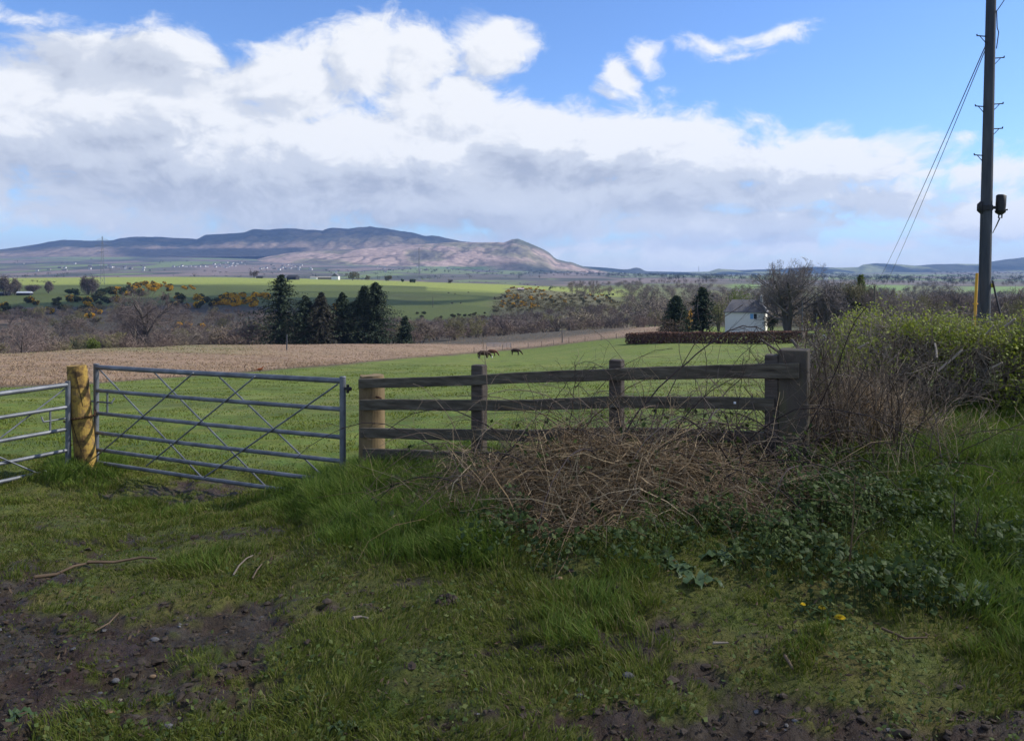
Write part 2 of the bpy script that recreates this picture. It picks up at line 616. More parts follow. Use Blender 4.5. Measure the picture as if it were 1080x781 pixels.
# grey undersides: broad banks seen from below
BASES = [(470, 207, 330, 34), (170, 192, 270, 36), (110, 62, 110, 22), (560, 190, 150, 24), (690, 216, 130, 20), (420, 240, 260, 16), (840, 232, 120, 14)]
G = None
bx = AZ + (fz - 0.5) * 7.0
by = EL + (fz - 0.5) * 6.0
for (u, v, ru, rv) in BASES:
    a, e = ang(u, v)
    ra, re = ru / F * 57.3, rv / F * 57.3
    qx, qy = (bx - a) * (1 / ra), (by - e) * (1 / re)
    g = 1.0 - (qx * qx + qy * qy) * 0.5
    G = g.max(0.0) if G is None else G.smax(g, 0.3)
bright = lit * 0.42 + 0.53 - G.max(0.0) * 0.44 + (fz - 0.5) * 0.26 + (gz - 0.5) * 0.20
rmp = wt.nodes.new('ShaderNodeValToRGB')
rmp.color_ramp.interpolation = 'EASE'
wt.links.new(bright.s, rmp.inputs['Fac'])
el_ = rmp.color_ramp.elements
el_[0].position, el_[0].color = 0.0, (0.42, 0.465, 0.575, 1)
el_[1].position, el_[1].color = 0.86, (0.93, 0.945, 0.97, 1)
_e = el_.new(0.5)
_e.color = (0.66, 0.705, 0.79, 1)
c_cloud = rmp.outputs['Color']
c_cloud = xmixc(lowsky * 0.35, c_cloud, (0.80, 0.85, 0.92))
sky = wt.nodes.new('ShaderNodeTexSky')
sky.sky_type = 'NISHITA'
sky.sun_disc = False
sky.sun_elevation = SUN_EL
sky.sun_rotation = SUN_AZ
sky.altitude = 50
sky.air_density = 1.0
sky.dust_density = 0.3
sky.ozone_density = 3.0
bg1 = wt.nodes.new('ShaderNodeBackground')
_m = wt.nodes.new('ShaderNodeMix')
_m.data_type = 'RGBA'
_m.blend_type = 'MULTIPLY'
_m.inputs[0].default_value = 1.0
wt.links.new(sky.outputs[0], _m.inputs[6])
_m.inputs[7].default_value = (0.73, 0.89, 1.18, 1)
wt.links.new(_m.outputs[2], bg1.inputs['Color'])
bg1.inputs['Strength'].default_value = 0.125
bg2 = wt.nodes.new('ShaderNodeBackground')
wt.links.new(c_cloud, bg2.inputs['Color'])
bg2.inputs['Strength'].default_value = 0.80
# away from the photographed part of the sky the same broken cloud goes on
mx = wt.nodes.new('ShaderNodeMixShader')
wide = xnoise(dx * 2.2, dy * 2.2, dz * 3.0, 1.0, 5.0)
seen = xstep(0.3, 0.6, dy) * (1.0 - xstep(24.0, 36.0, EL))
al = alpha * 0.97 * seen + xstep(0.46, 0.62, wide) * 0.9 * (1.0 - seen)
al = al.max((1.0 - xstep(0.0, 3.2, EL)) * 0.95) * xstep(-2.0, -0.4, EL)
wt.links.new(al.s, mx.inputs[0])
wt.links.new(bg1.outputs[0], mx.inputs[1])
wt.links.new(bg2.outputs[0], mx.inputs[2])
wo = wt.nodes.new('ShaderNodeOutputWorld')
wt.links.new(mx.outputs[0], wo.inputs['Surface'])

vs = scene.view_settings
vs.view_transform = 'Standard'
vs.look = 'None'
vs.exposure = 0.40
vs.gamma = 1.0
vs.use_curve_mapping = False
cy = scene.cycles
cy.max_bounces = 6
cy.diffuse_bounces = 3
cy.glossy_bounces = 2
cy.transmission_bounces = 3
cy.transparent_max_bounces = 6
cy.volume_bounces = 0
cy.use_denoising = True
cy.use_adaptive_sampling = True
cy.adaptive_threshold = 0.015
cy.sample_clamp_indirect = 4.0

# ------------------------------------------------------------------ ground: one sheet from the verge to the foot of the hills
US = np.arange(-500, 1581, 4.0)
NR = 800
YS = np.exp(np.linspace(math.log(0.9), math.log(13800.0), NR))
uu, yy = np.meshgrid(US, YS)
xx = (uu - CU) / F * yy
zz = ground_z(xx, yy)
vv = HV + (EYE - zz) / yy * F
nu = len(US)


def lerp3(a, b, t):
    return a * (1 - t[..., None]) + np.asarray(b) * t[..., None]


VB = ([-500, 0, 100, 200, 274, 350, 420, 500, 560, 640, 700, 760], [414, 408, 404, 397, 391, 385, 378.5, 372.5, 367, 358, 352, 330])


def zone_colours(u, Y, X, v):
    n_big = fbm(X / 60 + 3, Y / 60, 4, 41)
    n_mid = fbm(X / 7, Y / 7, 4, 42)
    n_sm = fbm(X / 0.8, Y / 0.8, 4, 43)
    grass = np.array([0.088, 0.124, 0.017])
    c = np.broadcast_to(grass, X.shape + (3,)).copy()
    c = lerp3(c, [0.105, 0.135, 0.03], 0.55 * sstep(0.45, 0.7, n_sm) * (1 - sstep(60, 160, Y)))
    c = lerp3(c, [0.12, 0.13, 0.05], 0.35 * sstep(0.5, 0.75, n_mid) * (1 - sstep(80, 200, Y)))
    c = lerp3(c, [0.135, 0.15, 0.035], 0.5 * sstep(0.50, 0.66, fbm(X / 5.0 + 2, Y / 9.0, 4, 45)) * (1 - sstep(120, 200, Y)))
    c = lerp3(c, [0.058, 0.088, 0.014], 0.6 * sstep(0.52, 0.64, fbm(X / 3.0 + 8, Y / 5.0, 4, 46)) * (1 - sstep(60, 140, Y)))
    # foreground turf: mossy, thinner
    fg = 1 - sstep(-0.5, 1.0, Y - yfence(X))
    c = lerp3(c, [0.082, 0.100, 0.018], 0.85 * fg)
    c = lerp3(c, [0.115, 0.11, 0.03], 0.6 * fg * sstep(0.45, 0.65, n_sm))
    md = mud(X, Y) * (1 - sstep(12, 14, Y))
    c = lerp3(c, [0.125, 0.12, 0.028], 0.55 * fg * sstep(0.52, 0.66, fbm(X * 3.3 + 4, Y * 4.2, 4, 47, 0.6)))
    c = lerp3(c, [0.046, 0.031, 0.019], np.clip(md * 1.1, 0, 1))
    c = lerp3(c, [0.095, 0.075, 0.055], 0.5 * md * sstep(0.55, 0.7, fbm(X * 11, Y * 15, 3, 48)))
    # rough brown rushes
    vb = np.interp(u, VB[0], VB[1])
    br = sstep(-1.2, 0.6, vb - v + (n_mid - 0.5) * 2.4) * (Y < 420) * sstep(20, 26, Y) * (1 - sstep(690, 740, u))
    row = 0.5 + 0.5 * np.sin((X * 0.35 + Y) / 2.6 + 3 * n_mid)
    cb = lerp3(np.broadcast_to([0.215, 0.15, 0.095], X.shape + (3,)).copy(), [0.15, 0.105, 0.065], sstep(0.45, 0.75, n_mid) * 0.7)
    cb = lerp3(cb, [0.20, 0.15, 0.085], 0.6 * sstep(0.5, 0.7, n_big))
    gl = sstep(90, 135, Y) * (1 - sstep(225, 300, u)) * sstep(40, 120, u)
    cb = lerp3(cb, [0.12, 0.125, 0.05], 0.75 * gl * (0.4 + 0.6 * row))
    cb = lerp3(cb, [0.05, 0.038, 0.022], 0.75 * sstep(2.6, 0.4, vb - v))
    c = lerp3(c, cb, br)
    # valley floor under the bare wood
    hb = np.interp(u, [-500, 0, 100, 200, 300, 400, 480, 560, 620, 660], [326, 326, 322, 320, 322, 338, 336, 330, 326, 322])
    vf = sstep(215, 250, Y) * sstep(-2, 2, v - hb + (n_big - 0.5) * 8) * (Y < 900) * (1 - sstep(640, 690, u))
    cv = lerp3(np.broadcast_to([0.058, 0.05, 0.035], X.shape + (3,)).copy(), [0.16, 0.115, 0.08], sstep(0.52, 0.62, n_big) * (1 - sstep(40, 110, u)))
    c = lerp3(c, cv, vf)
    # far pasture: grass below, the sunlit crest painted in as brighter green
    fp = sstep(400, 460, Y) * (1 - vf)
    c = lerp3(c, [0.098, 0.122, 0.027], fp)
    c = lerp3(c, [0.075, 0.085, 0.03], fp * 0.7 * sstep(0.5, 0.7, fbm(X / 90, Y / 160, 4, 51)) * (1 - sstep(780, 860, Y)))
    fresh = sstep(1010, 1040, Y + (n_big - 0.5) * 30) * (u < 450) + sstep(880, 930, Y) * (u >= 450) * (1 - sstep(1240, 1330, Y))  # sun patches along the crest, put into the colour
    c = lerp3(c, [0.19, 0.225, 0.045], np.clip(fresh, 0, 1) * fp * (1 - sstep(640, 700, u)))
    sc = _box(u + (n_mid - .5) * 30, 522, 655, 12) * sstep(-3, 1, v + (n_big - .5) * 10 - np.interp(u, [520, 540, 580, 620, 660], [314, 305, 306, 312, 317])) * (Y > 400)
    c = lerp3(c, [0.105, 0.095, 0.045], 0.9 * sc)
    # right of the house: woods, rough land and a few fields
    rw = np.maximum(sstep(300, 380, Y) * sstep(655, 700, u), sstep(185, 210, Y) * sstep(800, 850, u) * (Y < 420))
    pat = fbm(X / 160, Y / 320, 3, 61)
    cr = lerp3(np.broadcast_to([0.075, 0.068, 0.045], X.shape + (3,)).copy(), [0.11, 0.12, 0.045], sstep(0.5, 0.6, pat))
    c = lerp3(c, cr, rw)
    f1 = _box(u, 1015, 1140, 14) * _box(Y, 1080, 1520, 60) + _box(u, 905, 960, 10) * _box(Y, 1250, 1700, 60) + _box(u, 770, 800, 8) * _box(Y, 1300, 2000, 60)
    c = lerp3(c, [0.12, 0.19, 0.045], np.clip(f1, 0, 1))
    # the plain with the village
    pl = sstep(1500, 1750, Y)
    p1 = fbm(X / 420, Y / 900, 4, 71)
    p2 = fbm(X / 260 + 9, Y / 700, 4, 72)
    cp = lerp3(np.broadcast_to([0.085, 0.078, 0.066], X.shape + (3,)).copy(), [0.045, 0.05, 0.04], sstep(0.5, 0.58, p1))
    cp = lerp3(cp, [0.12, 0.16, 0.06], sstep(0.55, 0.62, p2) * 0.9)
    cp = lerp3(cp, [0.17, 0.13, 0.115], sstep(0.42, 0.34, p2) * 0.8)
    c = lerp3(c, cp, pl)
    return c, md


def _box(x, a, b, s):
    return sstep(a - s, a + s, x) * (1 - sstep(b - s, b + s, x))


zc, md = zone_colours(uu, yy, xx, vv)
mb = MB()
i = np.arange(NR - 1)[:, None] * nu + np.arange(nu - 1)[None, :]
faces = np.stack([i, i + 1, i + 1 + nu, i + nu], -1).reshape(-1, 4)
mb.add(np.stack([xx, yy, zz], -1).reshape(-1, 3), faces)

gm, t = _nt('ground_earth_and_turf')
N, L = t.nodes.new, t.links.new
at = N('ShaderNodeAttribute'); at.attribute_name = 'zone'
am = N('ShaderNodeAttribute'); am.attribute_name = 'mud'
tc = N('ShaderNodeTexCoord')


def gnoise(scale, detail, rough=0.6):
    n = N('ShaderNodeTexNoise')
    n.inputs['Scale'].default_value = scale
    n.inputs['Detail'].default_value = detail
    n.inputs['Roughness'].default_value = rough
    L(tc.outputs['Object'], n.inputs['Vector'])
    return n.outputs['Fac']


def gmap(s, a, b, c, d):
    n = N('ShaderNodeMapRange')
    L(s, n.inputs['Value'])
    for k, q in zip(('From Min', 'From Max', 'To Min', 'To Max'), (a, b, c, d)):
        n.inputs[k].default_value = q
    return n.outputs[0]


def gmul(a, b):
    n = N('ShaderNodeMath'); n.operation = 'MULTIPLY'
    L(a, n.inputs[0]); L(b, n.inputs[1])
    return n.outputs[0]


nf = gnoise(22.0, 8)
nm = gnoise(0.9, 8)
var = gmul(gmap(nf, 0.3, 0.7, 0.55, 1.45), gmap(nm, 0.3, 0.7, 0.72, 1.28))
hs = N('ShaderNodeHueSaturation')
L(at.outputs['Color'], hs.inputs['Color'])
L(var, hs.inputs['Value'])
L(gmap(gnoise(2.7, 6), 0.3, 0.7, 0.46, 0.53), hs.inputs['Hue'])
bs = N('ShaderNodeBsdfPrincipled')
L(hs.outputs['Color'], bs.inputs['Base Color'])
L(gmap(am.outputs['Fac'], 0, 1, 0.95, 0.62), bs.inputs['Roughness'])
bs.inputs['Specular IOR Level'].default_value = 0.25
bp = N('ShaderNodeBump')
bp.inputs['Distance'].default_value = 0.035
L(gnoise(34.0, 8, 0.7), bp.inputs['Height'])
L(bp.outputs['Normal'], bs.inputs['Normal'])
out = N('ShaderNodeOutputMaterial')
L(bs.outputs[0], out.inputs['Surface'])
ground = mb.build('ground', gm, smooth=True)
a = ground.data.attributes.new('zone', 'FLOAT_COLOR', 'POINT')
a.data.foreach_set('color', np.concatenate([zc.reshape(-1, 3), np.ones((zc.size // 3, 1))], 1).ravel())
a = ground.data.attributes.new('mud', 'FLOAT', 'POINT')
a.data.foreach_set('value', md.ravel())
tag(ground, kind='structure')


# ------------------------------------------------------------------ hills
def hill_sheet(name, ridge, foot, y0, y1, y2, colour, rough_amp, seed, prof=1.0, step=2.5):
    """a real range: rises from its foot at y0 to its skyline at y1 and falls away behind to y2"""
    us = np.arange(-420, 1500, step)
    ys = np.concatenate([np.linspace(y0, y1, 70), np.linspace(y1, y2, 14)[1:]])
    U, Yg = np.meshgrid(us, ys)
    r = np.interp(us, [a for a, b in ridge], [b for a, b in ridge])[None, :]
    fv = np.interp(us, [a for a, b in foot], [b for a, b in foot])[None, :]
    zr = EYE - (r - HV) / F * y1
    z0 = EYE - (fv - HV) / F * y0
    tt = np.clip((Yg - y0) / (y1 - y0), 0, 1)
    Xg = (U - CU) / F * Yg
    sh = tt ** prof
    sh = 0.45 * sh + 0.55 * (sstep(0.0, 1.0, sh))
    z = z0 + (zr - z0) * sh
    hgt = np.maximum(zr - z0, 0)
    gul = np.abs(fbm(Xg / 230 + seed, Yg / 700, 5, seed, 0.6) - 0.5) * 2
    z = z + rough_amp * hgt * (gul - 0.35) * np.sin(np.pi * tt) ** 0.8
    back = np.clip((Yg - y1) / (y2 - y1), 0, 1)
    z = z - back * (np.maximum(zr, 0) + 120)
    z = z + hgt * 0.06 * (fbm(Xg / 120 + seed, Yg / 300, 4, seed + 3, 0.6) - 0.5) * sstep(0.3, 0.9, tt)
    z = np.where(hgt < 1.0, z - 30, z)
    c = colour(U, HV + (EYE - z) / Yg * F, Xg, Yg, tt, gul)
    m = MB()
    n = len(us)
    i = np.arange(len(ys) - 1)[:, None] * n + np.arange(n - 1)[None, :]
    m.add(np.stack([Xg, Yg, z], -1).reshape(-1, 3), np.stack([i, i + 1, i + 1 + n, i + n], -1).reshape(-1, 4))
    o = m.build(name, hill_mat, smooth=True)
    a = o.data.attributes.new('zone', 'FLOAT_COLOR', 'POINT')
    a.data.foreach_set('color', np.concatenate([c.reshape(-1, 3), np.ones((c.size // 3, 1))], 1).ravel())
    return tag(o, kind='structure')


hill_mat, t = _nt('moorland')
N, L = t.nodes.new, t.links.new
at = N('ShaderNodeAttribute'); at.attribute_name = 'zone'
tc = N('ShaderNodeTexCoord')
hs = N('ShaderNodeHueSaturation')
L(at.outputs['Color'], hs.inputs['Color'])
L(gmul(gmap(gnoise(0.02, 8), 0.3, 0.7, 0.6, 1.4), gmap(gnoise(0.004, 6), 0.3, 0.7, 0.8, 1.2)), hs.inputs['Value'])
bs = N('ShaderNodeBsdfPrincipled')
L(hs.outputs['Color'], bs.inputs['Base Color'])
bs.inputs['Roughness'].default_value = 1.0
bs.inputs['Specular IOR Level'].default_value = 0.05
bp = N('ShaderNodeBump'); bp.inputs['Distance'].default_value = 14.0
L(gnoise(0.012, 8), bp.inputs['Height'])
L(bp.outputs['Normal'], bs.inputs['Normal'])
out = N('ShaderNodeOutputMaterial')
L(bs.outputs[0], out.inputs['Surface'])


def base3(U, c):
    return np.broadcast_to(np.asarray(c, float), U.shape + (3,)).copy()


def col_range(U, V, Xg, Yg, tt, gul):
    n = fbm(Xg / 500, Yg / 700, 4, 91)
    c = base3(U, [0.05, 0.052, 0.045])  # dark heather base; cloud shade on the range is painted into it
    c = lerp3(c, [0.10, 0.085, 0.06], sstep(0.5, 0.65, n))
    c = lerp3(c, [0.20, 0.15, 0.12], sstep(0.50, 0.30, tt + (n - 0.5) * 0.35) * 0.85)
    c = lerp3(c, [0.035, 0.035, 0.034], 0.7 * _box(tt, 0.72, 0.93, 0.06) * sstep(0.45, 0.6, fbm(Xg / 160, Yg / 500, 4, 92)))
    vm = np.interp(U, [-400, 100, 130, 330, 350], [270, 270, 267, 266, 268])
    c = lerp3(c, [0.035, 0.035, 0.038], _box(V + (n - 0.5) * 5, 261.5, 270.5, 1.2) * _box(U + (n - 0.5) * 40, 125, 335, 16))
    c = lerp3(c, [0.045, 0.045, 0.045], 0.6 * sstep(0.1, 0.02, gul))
    return c


RANGE = [(-420, 268), (-100, 267), (0, 263), (30, 259), (67, 253), (95, 254), (120, 253), (127, 251), (150, 249.3), (180, 250.5), (208, 252), (217, 247.5), (235, 246.5), (257, 245), (263, 243), (267, 241.7), (285, 242.2), (300, 241), (312, 241), (323, 242.2), (340, 242.8), (344, 241.5), (350, 240), (359, 240.2), (367, 241.3), (378, 239.6), (390, 238.8), (400, 239.8), (420, 243), (440, 246.2), (449, 249), (455, 248.4), (462, 248.8), (475, 252), (487, 254.5), (520, 257), (560, 268), (600, 290), (640, 300), (1500, 300)]
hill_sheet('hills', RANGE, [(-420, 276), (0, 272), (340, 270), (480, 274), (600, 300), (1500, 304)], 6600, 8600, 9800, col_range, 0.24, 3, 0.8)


def col_brown(U, V, Xg, Yg, tt, gul):
    n = fbm(Xg / 330, Yg / 420, 5, 95)
    c = base3(U, [0.29, 0.215, 0.18])
    c = lerp3(c, [0.17, 0.15, 0.10], sstep(0.5, 0.62, n))
    c = lerp3(c, [0.09, 0.08, 0.075], 0.8 * sstep(0.64, 0.72, n))
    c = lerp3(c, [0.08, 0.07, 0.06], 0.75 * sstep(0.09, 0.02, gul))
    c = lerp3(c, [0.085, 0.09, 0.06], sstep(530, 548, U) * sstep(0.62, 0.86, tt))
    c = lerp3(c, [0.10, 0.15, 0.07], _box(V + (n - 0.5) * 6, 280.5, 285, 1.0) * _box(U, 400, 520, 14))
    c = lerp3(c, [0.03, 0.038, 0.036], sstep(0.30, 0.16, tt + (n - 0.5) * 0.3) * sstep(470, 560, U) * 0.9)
    return c


BROWN = [(-420, 300), (200, 300), (250, 279), (280, 271), (305, 266.5), (345, 264), (380, 262), (410, 260.5), (440, 258), (470, 256), (490, 255.4), (515, 255.5), (531, 255.6), (536, 253.8), (541, 251.9), (546, 251.7), (550, 253.2), (555, 255.2), (562, 258), (570, 261.4), (577, 265), (581, 268), (585, 272), (588, 273.5), (598, 276), (603, 276.2), (608, 278.5), (617, 281.5), (640, 286), (700, 300), (1500, 300)]
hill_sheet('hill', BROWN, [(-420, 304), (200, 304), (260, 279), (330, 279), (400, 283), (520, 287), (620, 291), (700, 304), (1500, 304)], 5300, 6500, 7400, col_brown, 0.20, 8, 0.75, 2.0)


def col_wooded(U, V, Xg, Yg, tt, gul):
    n = fbm(Xg / 420, Yg / 600, 4, 97)
    c = base3(U, [0.05, 0.055, 0.045])
    c = lerp3(c, [0.016, 0.022, 0.022], sstep(0.46, 0.54, n))
    c = lerp3(c, [0.16, 0.175, 0.10], sstep(0.56, 0.64, fbm(Xg / 300, Yg / 500, 4, 98)) * sstep(690, 760, U))
    return c


RIGHT0 = [(-420, 320), (500, 320), (530, 287), (560, 283), (590, 280.5), (617, 281), (635, 283.2), (657, 285.2), (664, 284.2), (669, 283), (674, 283.6), (681, 287), (700, 288.4), (720, 288), (747, 288), (753, 287), (757, 285.7), (780, 286), (803, 285.6), (830, 284.5), (860, 283.2), (885, 283.6), (905, 282.6), (911, 280), (925, 279.4), (945, 279.6), (965, 281.3), (985, 280.6), (1000, 280.2), (1013, 279.2), (1035, 280.5), (1048, 277), (1060, 275.5), (1080, 273), (1180, 266), (1500, 262)]
RIGHT = [(a, b - 1.6 * float(sstep(590, 700, a)) - 0.5 * math.sin(a * 0.11) - 0.4 * math.sin(a * 0.31)) for a, b in RIGHT0]
hill_sheet('distant_hills', RIGHT, [(-420, 322), (520, 322), (560, 291), (700, 293), (900, 292), (1080, 290), (1500, 288)], 6900, 8000, 9600, col_wooded, 0.22, 14, 0.9)

# ------------------------------------------------------------------ the air between here and the hills
hz = MB()
box(hz, (0, 6400, 225), (30000, 15200, 700))
hm, t = _nt('haze')
pv = t.nodes.new('ShaderNodeVolumePrincipled')
pv.inputs['Color'].default_value = (0.32, 0.54, 1.0, 1)
pv.inputs['Density'].default_value = 4.9e-5
pv.inputs['Anisotropy'].default_value = 0.1
out = t.nodes.new('ShaderNodeOutputMaterial')
t.links.new(pv.outputs[0], out.inputs['Volume'])
tag(hz.build('haze', hm), kind='stuff')


# ------------------------------------------------------------------ unseen clouds added overhead to shade verge, valley and hills
def shade_cloud_mesh(name, blobs, seed, cm):
    import bmesh
    r = np.random.default_rng(seed)
    m = MB()
    for (c, rad) in blobs:
        bm = bmesh.new()
        bmesh.ops.create_icosphere(bm, subdivisions=4, radius=1.0)
        v = np.array([q.co[:] for q in bm.verts])
        f = np.array([[q.index for q in fc.verts] for fc in bm.faces])
        bm.free()
        n = fbm(v[:, 0] * 2.3 + v[:, 2] + r.uniform(0, 50), v[:, 1] * 2.3 - v[:, 2] * 1.3, 4, seed)
        s = (0.75 + 0.55 * n)[:, None]
        m.add(v * s * np.asarray(rad) + np.asarray(c), f)
    o = m.build(name, cm, smooth=True)
    return tag(o, kind='structure')


def vapour(name, thin):
    m = mat(name, [(0.8, 0.8, 0.82), (0.85, 0.85, 0.86)], 0.01, 1.0, spec=0.0)
    t = m.node_tree
    o = [n for n in t.nodes if n.type == 'OUTPUT_MATERIAL'][0]
    b = o.inputs['Surface'].links[0].from_socket
    tr = t.nodes.new('ShaderNodeBsdfTransparent')
    mx = t.nodes.new('ShaderNodeMixShader')
    mx.inputs[0].default_value = thin
    t.links.new(b, mx.inputs[1])
    t.links.new(tr.outputs[0], mx.inputs[2])
    t.links.new(mx.outputs[0], o.inputs['Surface'])
    return m


shade_cloud_mat = vapour('shade_cloud_vapour', 0.72)  # for the added shading clouds; lets part of the sun through
thin_shade_cloud_mat = vapour('thin_shade_cloud_vapour', 0.84)


def shade_cloud(name, alt, pts, seed, cm):
    """blobs given by the patch of ground each shades: x, y, half-widths along x and y"""
    bl = []
    for (x, y, z, rx, ry) in pts:
        k = (alt - z) / SD[2]
        bl.append(((x + SD[0] * k, y + SD[1] * k, alt), (rx, ry, min(rx, ry) * 0.35)))
    return shade_cloud_mesh(name, bl, seed, cm)

# ------------------------------------------------------------------ vegetation makers
BARK = mat('bark_grey', [(0.07, 0.06, 0.05), (0.13, 0.115, 0.10)], 3.0, 0.95, stretch=(1, 1, 0.25), rand=0.3)
TWIG = mat('bare_twigs', [(0.13, 0.105, 0.095), (0.18, 0.14, 0.125), (0.20, 0.165, 0.135)], 0.3, 0.95, rand=0.6)
TWIG_OLIVE = mat('budding_twigs', [(0.15, 0.135, 0.075), (0.20, 0.18, 0.085)], 0.3, 0.95, rand=0.6)
TWIG_DARK = mat('dark_bare_twigs', [(0.085, 0.072, 0.068), (0.125, 0.105, 0.096)], 0.3, 0.95, rand=0.6)
TWIG_MID = mat('grey_bare_twigs', [(0.11, 0.095, 0.09), (0.16, 0.14, 0.13)], 0.3, 0.95, rand=0.6)
NEEDLE = mat('spruce_needles', [(0.018, 0.030, 0.019), (0.032, 0.048, 0.028), (0.055, 0.072, 0.042)], 0.8, 0.9, tint=0.6, spec=0.1)
NEEDLE_BROWN = mat('brownish_spruce_needles', [(0.022, 0.024, 0.017), (0.038, 0.038, 0.026), (0.055, 0.05, 0.036)], 0.8, 0.9, tint=0.6, spec=0.1)
GORSE = mat('gorse_green', [(0.05, 0.055, 0.026), (0.10, 0.10, 0.045)], 0.7, 0.9, tint=0.5, spec=0.1)
GORSE_FLOWER = mat('gorse_flower', [(0.66, 0.33, 0.012), (0.78, 0.47, 0.02)], 1.2, 0.9, tint=0.6, spec=0.1)
LEAF_SPRING = mat('spring_leaves', [(0.075, 0.105, 0.02), (0.14, 0.17, 0.035)], 0.8, 0.8, trans=0.3, tint=0.6, spec=0.2)
LEAF_DARK = mat('evergreen_leaves', [(0.016, 0.03, 0.012), (0.04, 0.062, 0.02)], 0.8, 0.7, tint=0.6, spec=0.2)


def grow(paths, rad, n, ang, ln, K, up, r, tmin=0.25, wob=0.12, rr=0.55, taper=0.25):
    """children for every path: start points, turned directions, bent courses"""
    N = len(paths)
    K0 = paths.shape[1]
    t = tmin + (0.98 - tmin) * ((np.arange(n)[None, :] + r.uniform(0, 1, (N, n))) / n)
    s = t * (K0 - 1)
    i = np.minimum(s.astype(int), K0 - 2)
    fr = (s - i)[..., None]
    rows = np.arange(N)[:, None]
    p = paths[rows, i] * (1 - fr) + paths[rows, i + 1] * fr
    d = norm(paths[rows, i + 1] - paths[rows, i])
    r0 = rad[rows, i] * (1 - fr[..., 0]) + rad[rows, i + 1] * fr[..., 0]
    L0 = np.linalg.norm(np.diff(paths, axis=1), axis=2).sum(1)[:, None]
    q = norm(np.cross(d, r.normal(size=d.shape)))
    a = np.radians(ang) * r.uniform(0.7, 1.25, (N, n))[..., None]
    nd = norm(d * np.cos(a) + q * np.sin(a) + np.array([0, 0, up]))
    length = L0 * ln * (1.15 - 0.6 * t) * r.uniform(0.7, 1.25, (N, n))
    out = np.zeros((N, n, K, 3))
    out[..., 0, :] = p
    cur = nd
    for k in range(1, K):
        cur = norm(cur + r.normal(size=cur.shape) * wob + np.array([0, 0, up * 0.35]))
        out[..., k, :] = out[..., k - 1, :] + cur * (length / (K - 1))[..., None]
    rk = np.minimum(r0 * rr, 1e9)[..., None] * np.linspace(1, taper, K)
    return out.reshape(N * n, K, 3), rk.reshape(N * n, K)


def bare_tree(H, spread, seed, levels=(8, 6, 6, 5), trunk_h=0.45, r0=None, twig=0.012, angs=(58, 50, 42, 38), up=0.22, forks=3):
    """trunk builder and crown builder of a leafless tree rooted at the origin"""
    r = np.random.default_rng(seed)
    r0 = r0 or H * 0.02
    tr, cr = MB(), MB()
    tp = np.zeros((forks, 6, 3))
    for f in range(forks):
        d = norm(np.array([[r.normal() * 0.12 * spread, r.normal() * 0.12 * spread, 1.0]]))[0]
        p = np.array([0.0, 0, -0.3])
        for k in range(6):
            tp[f, k] = p
            if k >= 1:
                d = norm((d + np.array([math.cos(f * 2.1 + seed), math.sin(f * 2.1 + seed), 0]) * 0.22 * spread + r.normal(size=3) * 0.05)[None])[0]
            p = p + d * H * (0.10 if k < 1 else trunk_h * 0.30)
    rt = np.broadcast_to(r0 * np.linspace(1, 0.42, 6), (forks, 6)).copy()
    batch_tubes(tr, tp, rt, 8)
    ps, rs = tp, rt
    for li, n in enumerate(levels):
        ps, rs = grow(ps, rs, n, angs[li] * (0.8 + 0.4 * spread / 1.0), (0.62, 0.58, 0.55, 0.6, 0.6)[li], (6, 5, 4, 3, 3)[li], up * (1.0, 0.8, 0.7, 0.6, 0.5)[li], r, tmin=(0.22, 0.2, 0.15, 0.1, 0.1)[li])
        rs = np.maximum(rs, twig * (1.0 if li >= len(levels) - 1 else 1.3))
        batch_tubes(cr, ps, rs, 5 if li == 0 else 3)
    # scale to the wanted height
    zmax = max(float(np.concatenate(cr.v)[:, 2].max()), 0.1)
    k = H / zmax
    for m in (tr, cr):
        m.v = [q * k for q in m.v]
    return tr, cr


def conifer(H, R, seed, whorls=30, per=9, card=0.55, power=0.85, base=0.06, ragged=0.25, droop=0.35):
    r = np.random.default_rng(seed)
    tr, cr = MB(), MB()
    tube(tr, [(0, 0, -0.4), (0, 0, H * 0.4), (0.03 * H * r.normal() * 0.3, 0, H * 0.98)], [H * 0.017, H * 0.012, H * 0.002], 8)
    zs = np.repeat(np.linspace(base, 0.985, whorls), per)
    zs = np.clip(zs + r.normal(size=len(zs)) * 0.012, base, 0.99)
    az = r.uniform(0, 2 * math.pi, len(zs))
    rr = R * ((1 - zs) ** power) * (1 - ragged + ragged * 1.6 * r.uniform(0, 1, len(zs))) + 0.15
    lob = 0.70 + 0.55 * vnoise(az * 1.3 + seed, zs * 9)
    rr = rr * lob
    K = 9
    t = np.linspace(0.08, 1, K)
    dirx, diry = np.cos(az), np.sin(az)
    px = dirx[:, None] * rr[:, None] * t
    py = diry[:, None] * rr[:, None] * t
    pz = zs[:, None] * H + rr[:, None] * (0.16 * t - droop * t ** 2 + 0.10 * t ** 4)
    C = np.stack([px, py, pz], -1)
    batch_tubes(tr, C, 0.02 * np.ones((len(zs), K)) * np.linspace(1.6, 0.4, K)[None], 3)
    for q in range(3):
        S = C.reshape(-1, 3) + r.normal(size=(C.shape[0] * K, 3)) * np.array([0.2, 0.2, 0.16]) * card
        S[:, 2] -= r.uniform(0, 0.35, len(S)) * card
        sz = card * r.uniform(0.55, 1.25, len(S)) * np.tile(np.linspace(1.1, 0.6, K), len(zs))
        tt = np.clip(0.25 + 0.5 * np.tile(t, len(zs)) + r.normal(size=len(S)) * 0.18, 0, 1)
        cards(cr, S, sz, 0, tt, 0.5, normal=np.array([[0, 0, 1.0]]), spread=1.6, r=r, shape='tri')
    return tr, cr


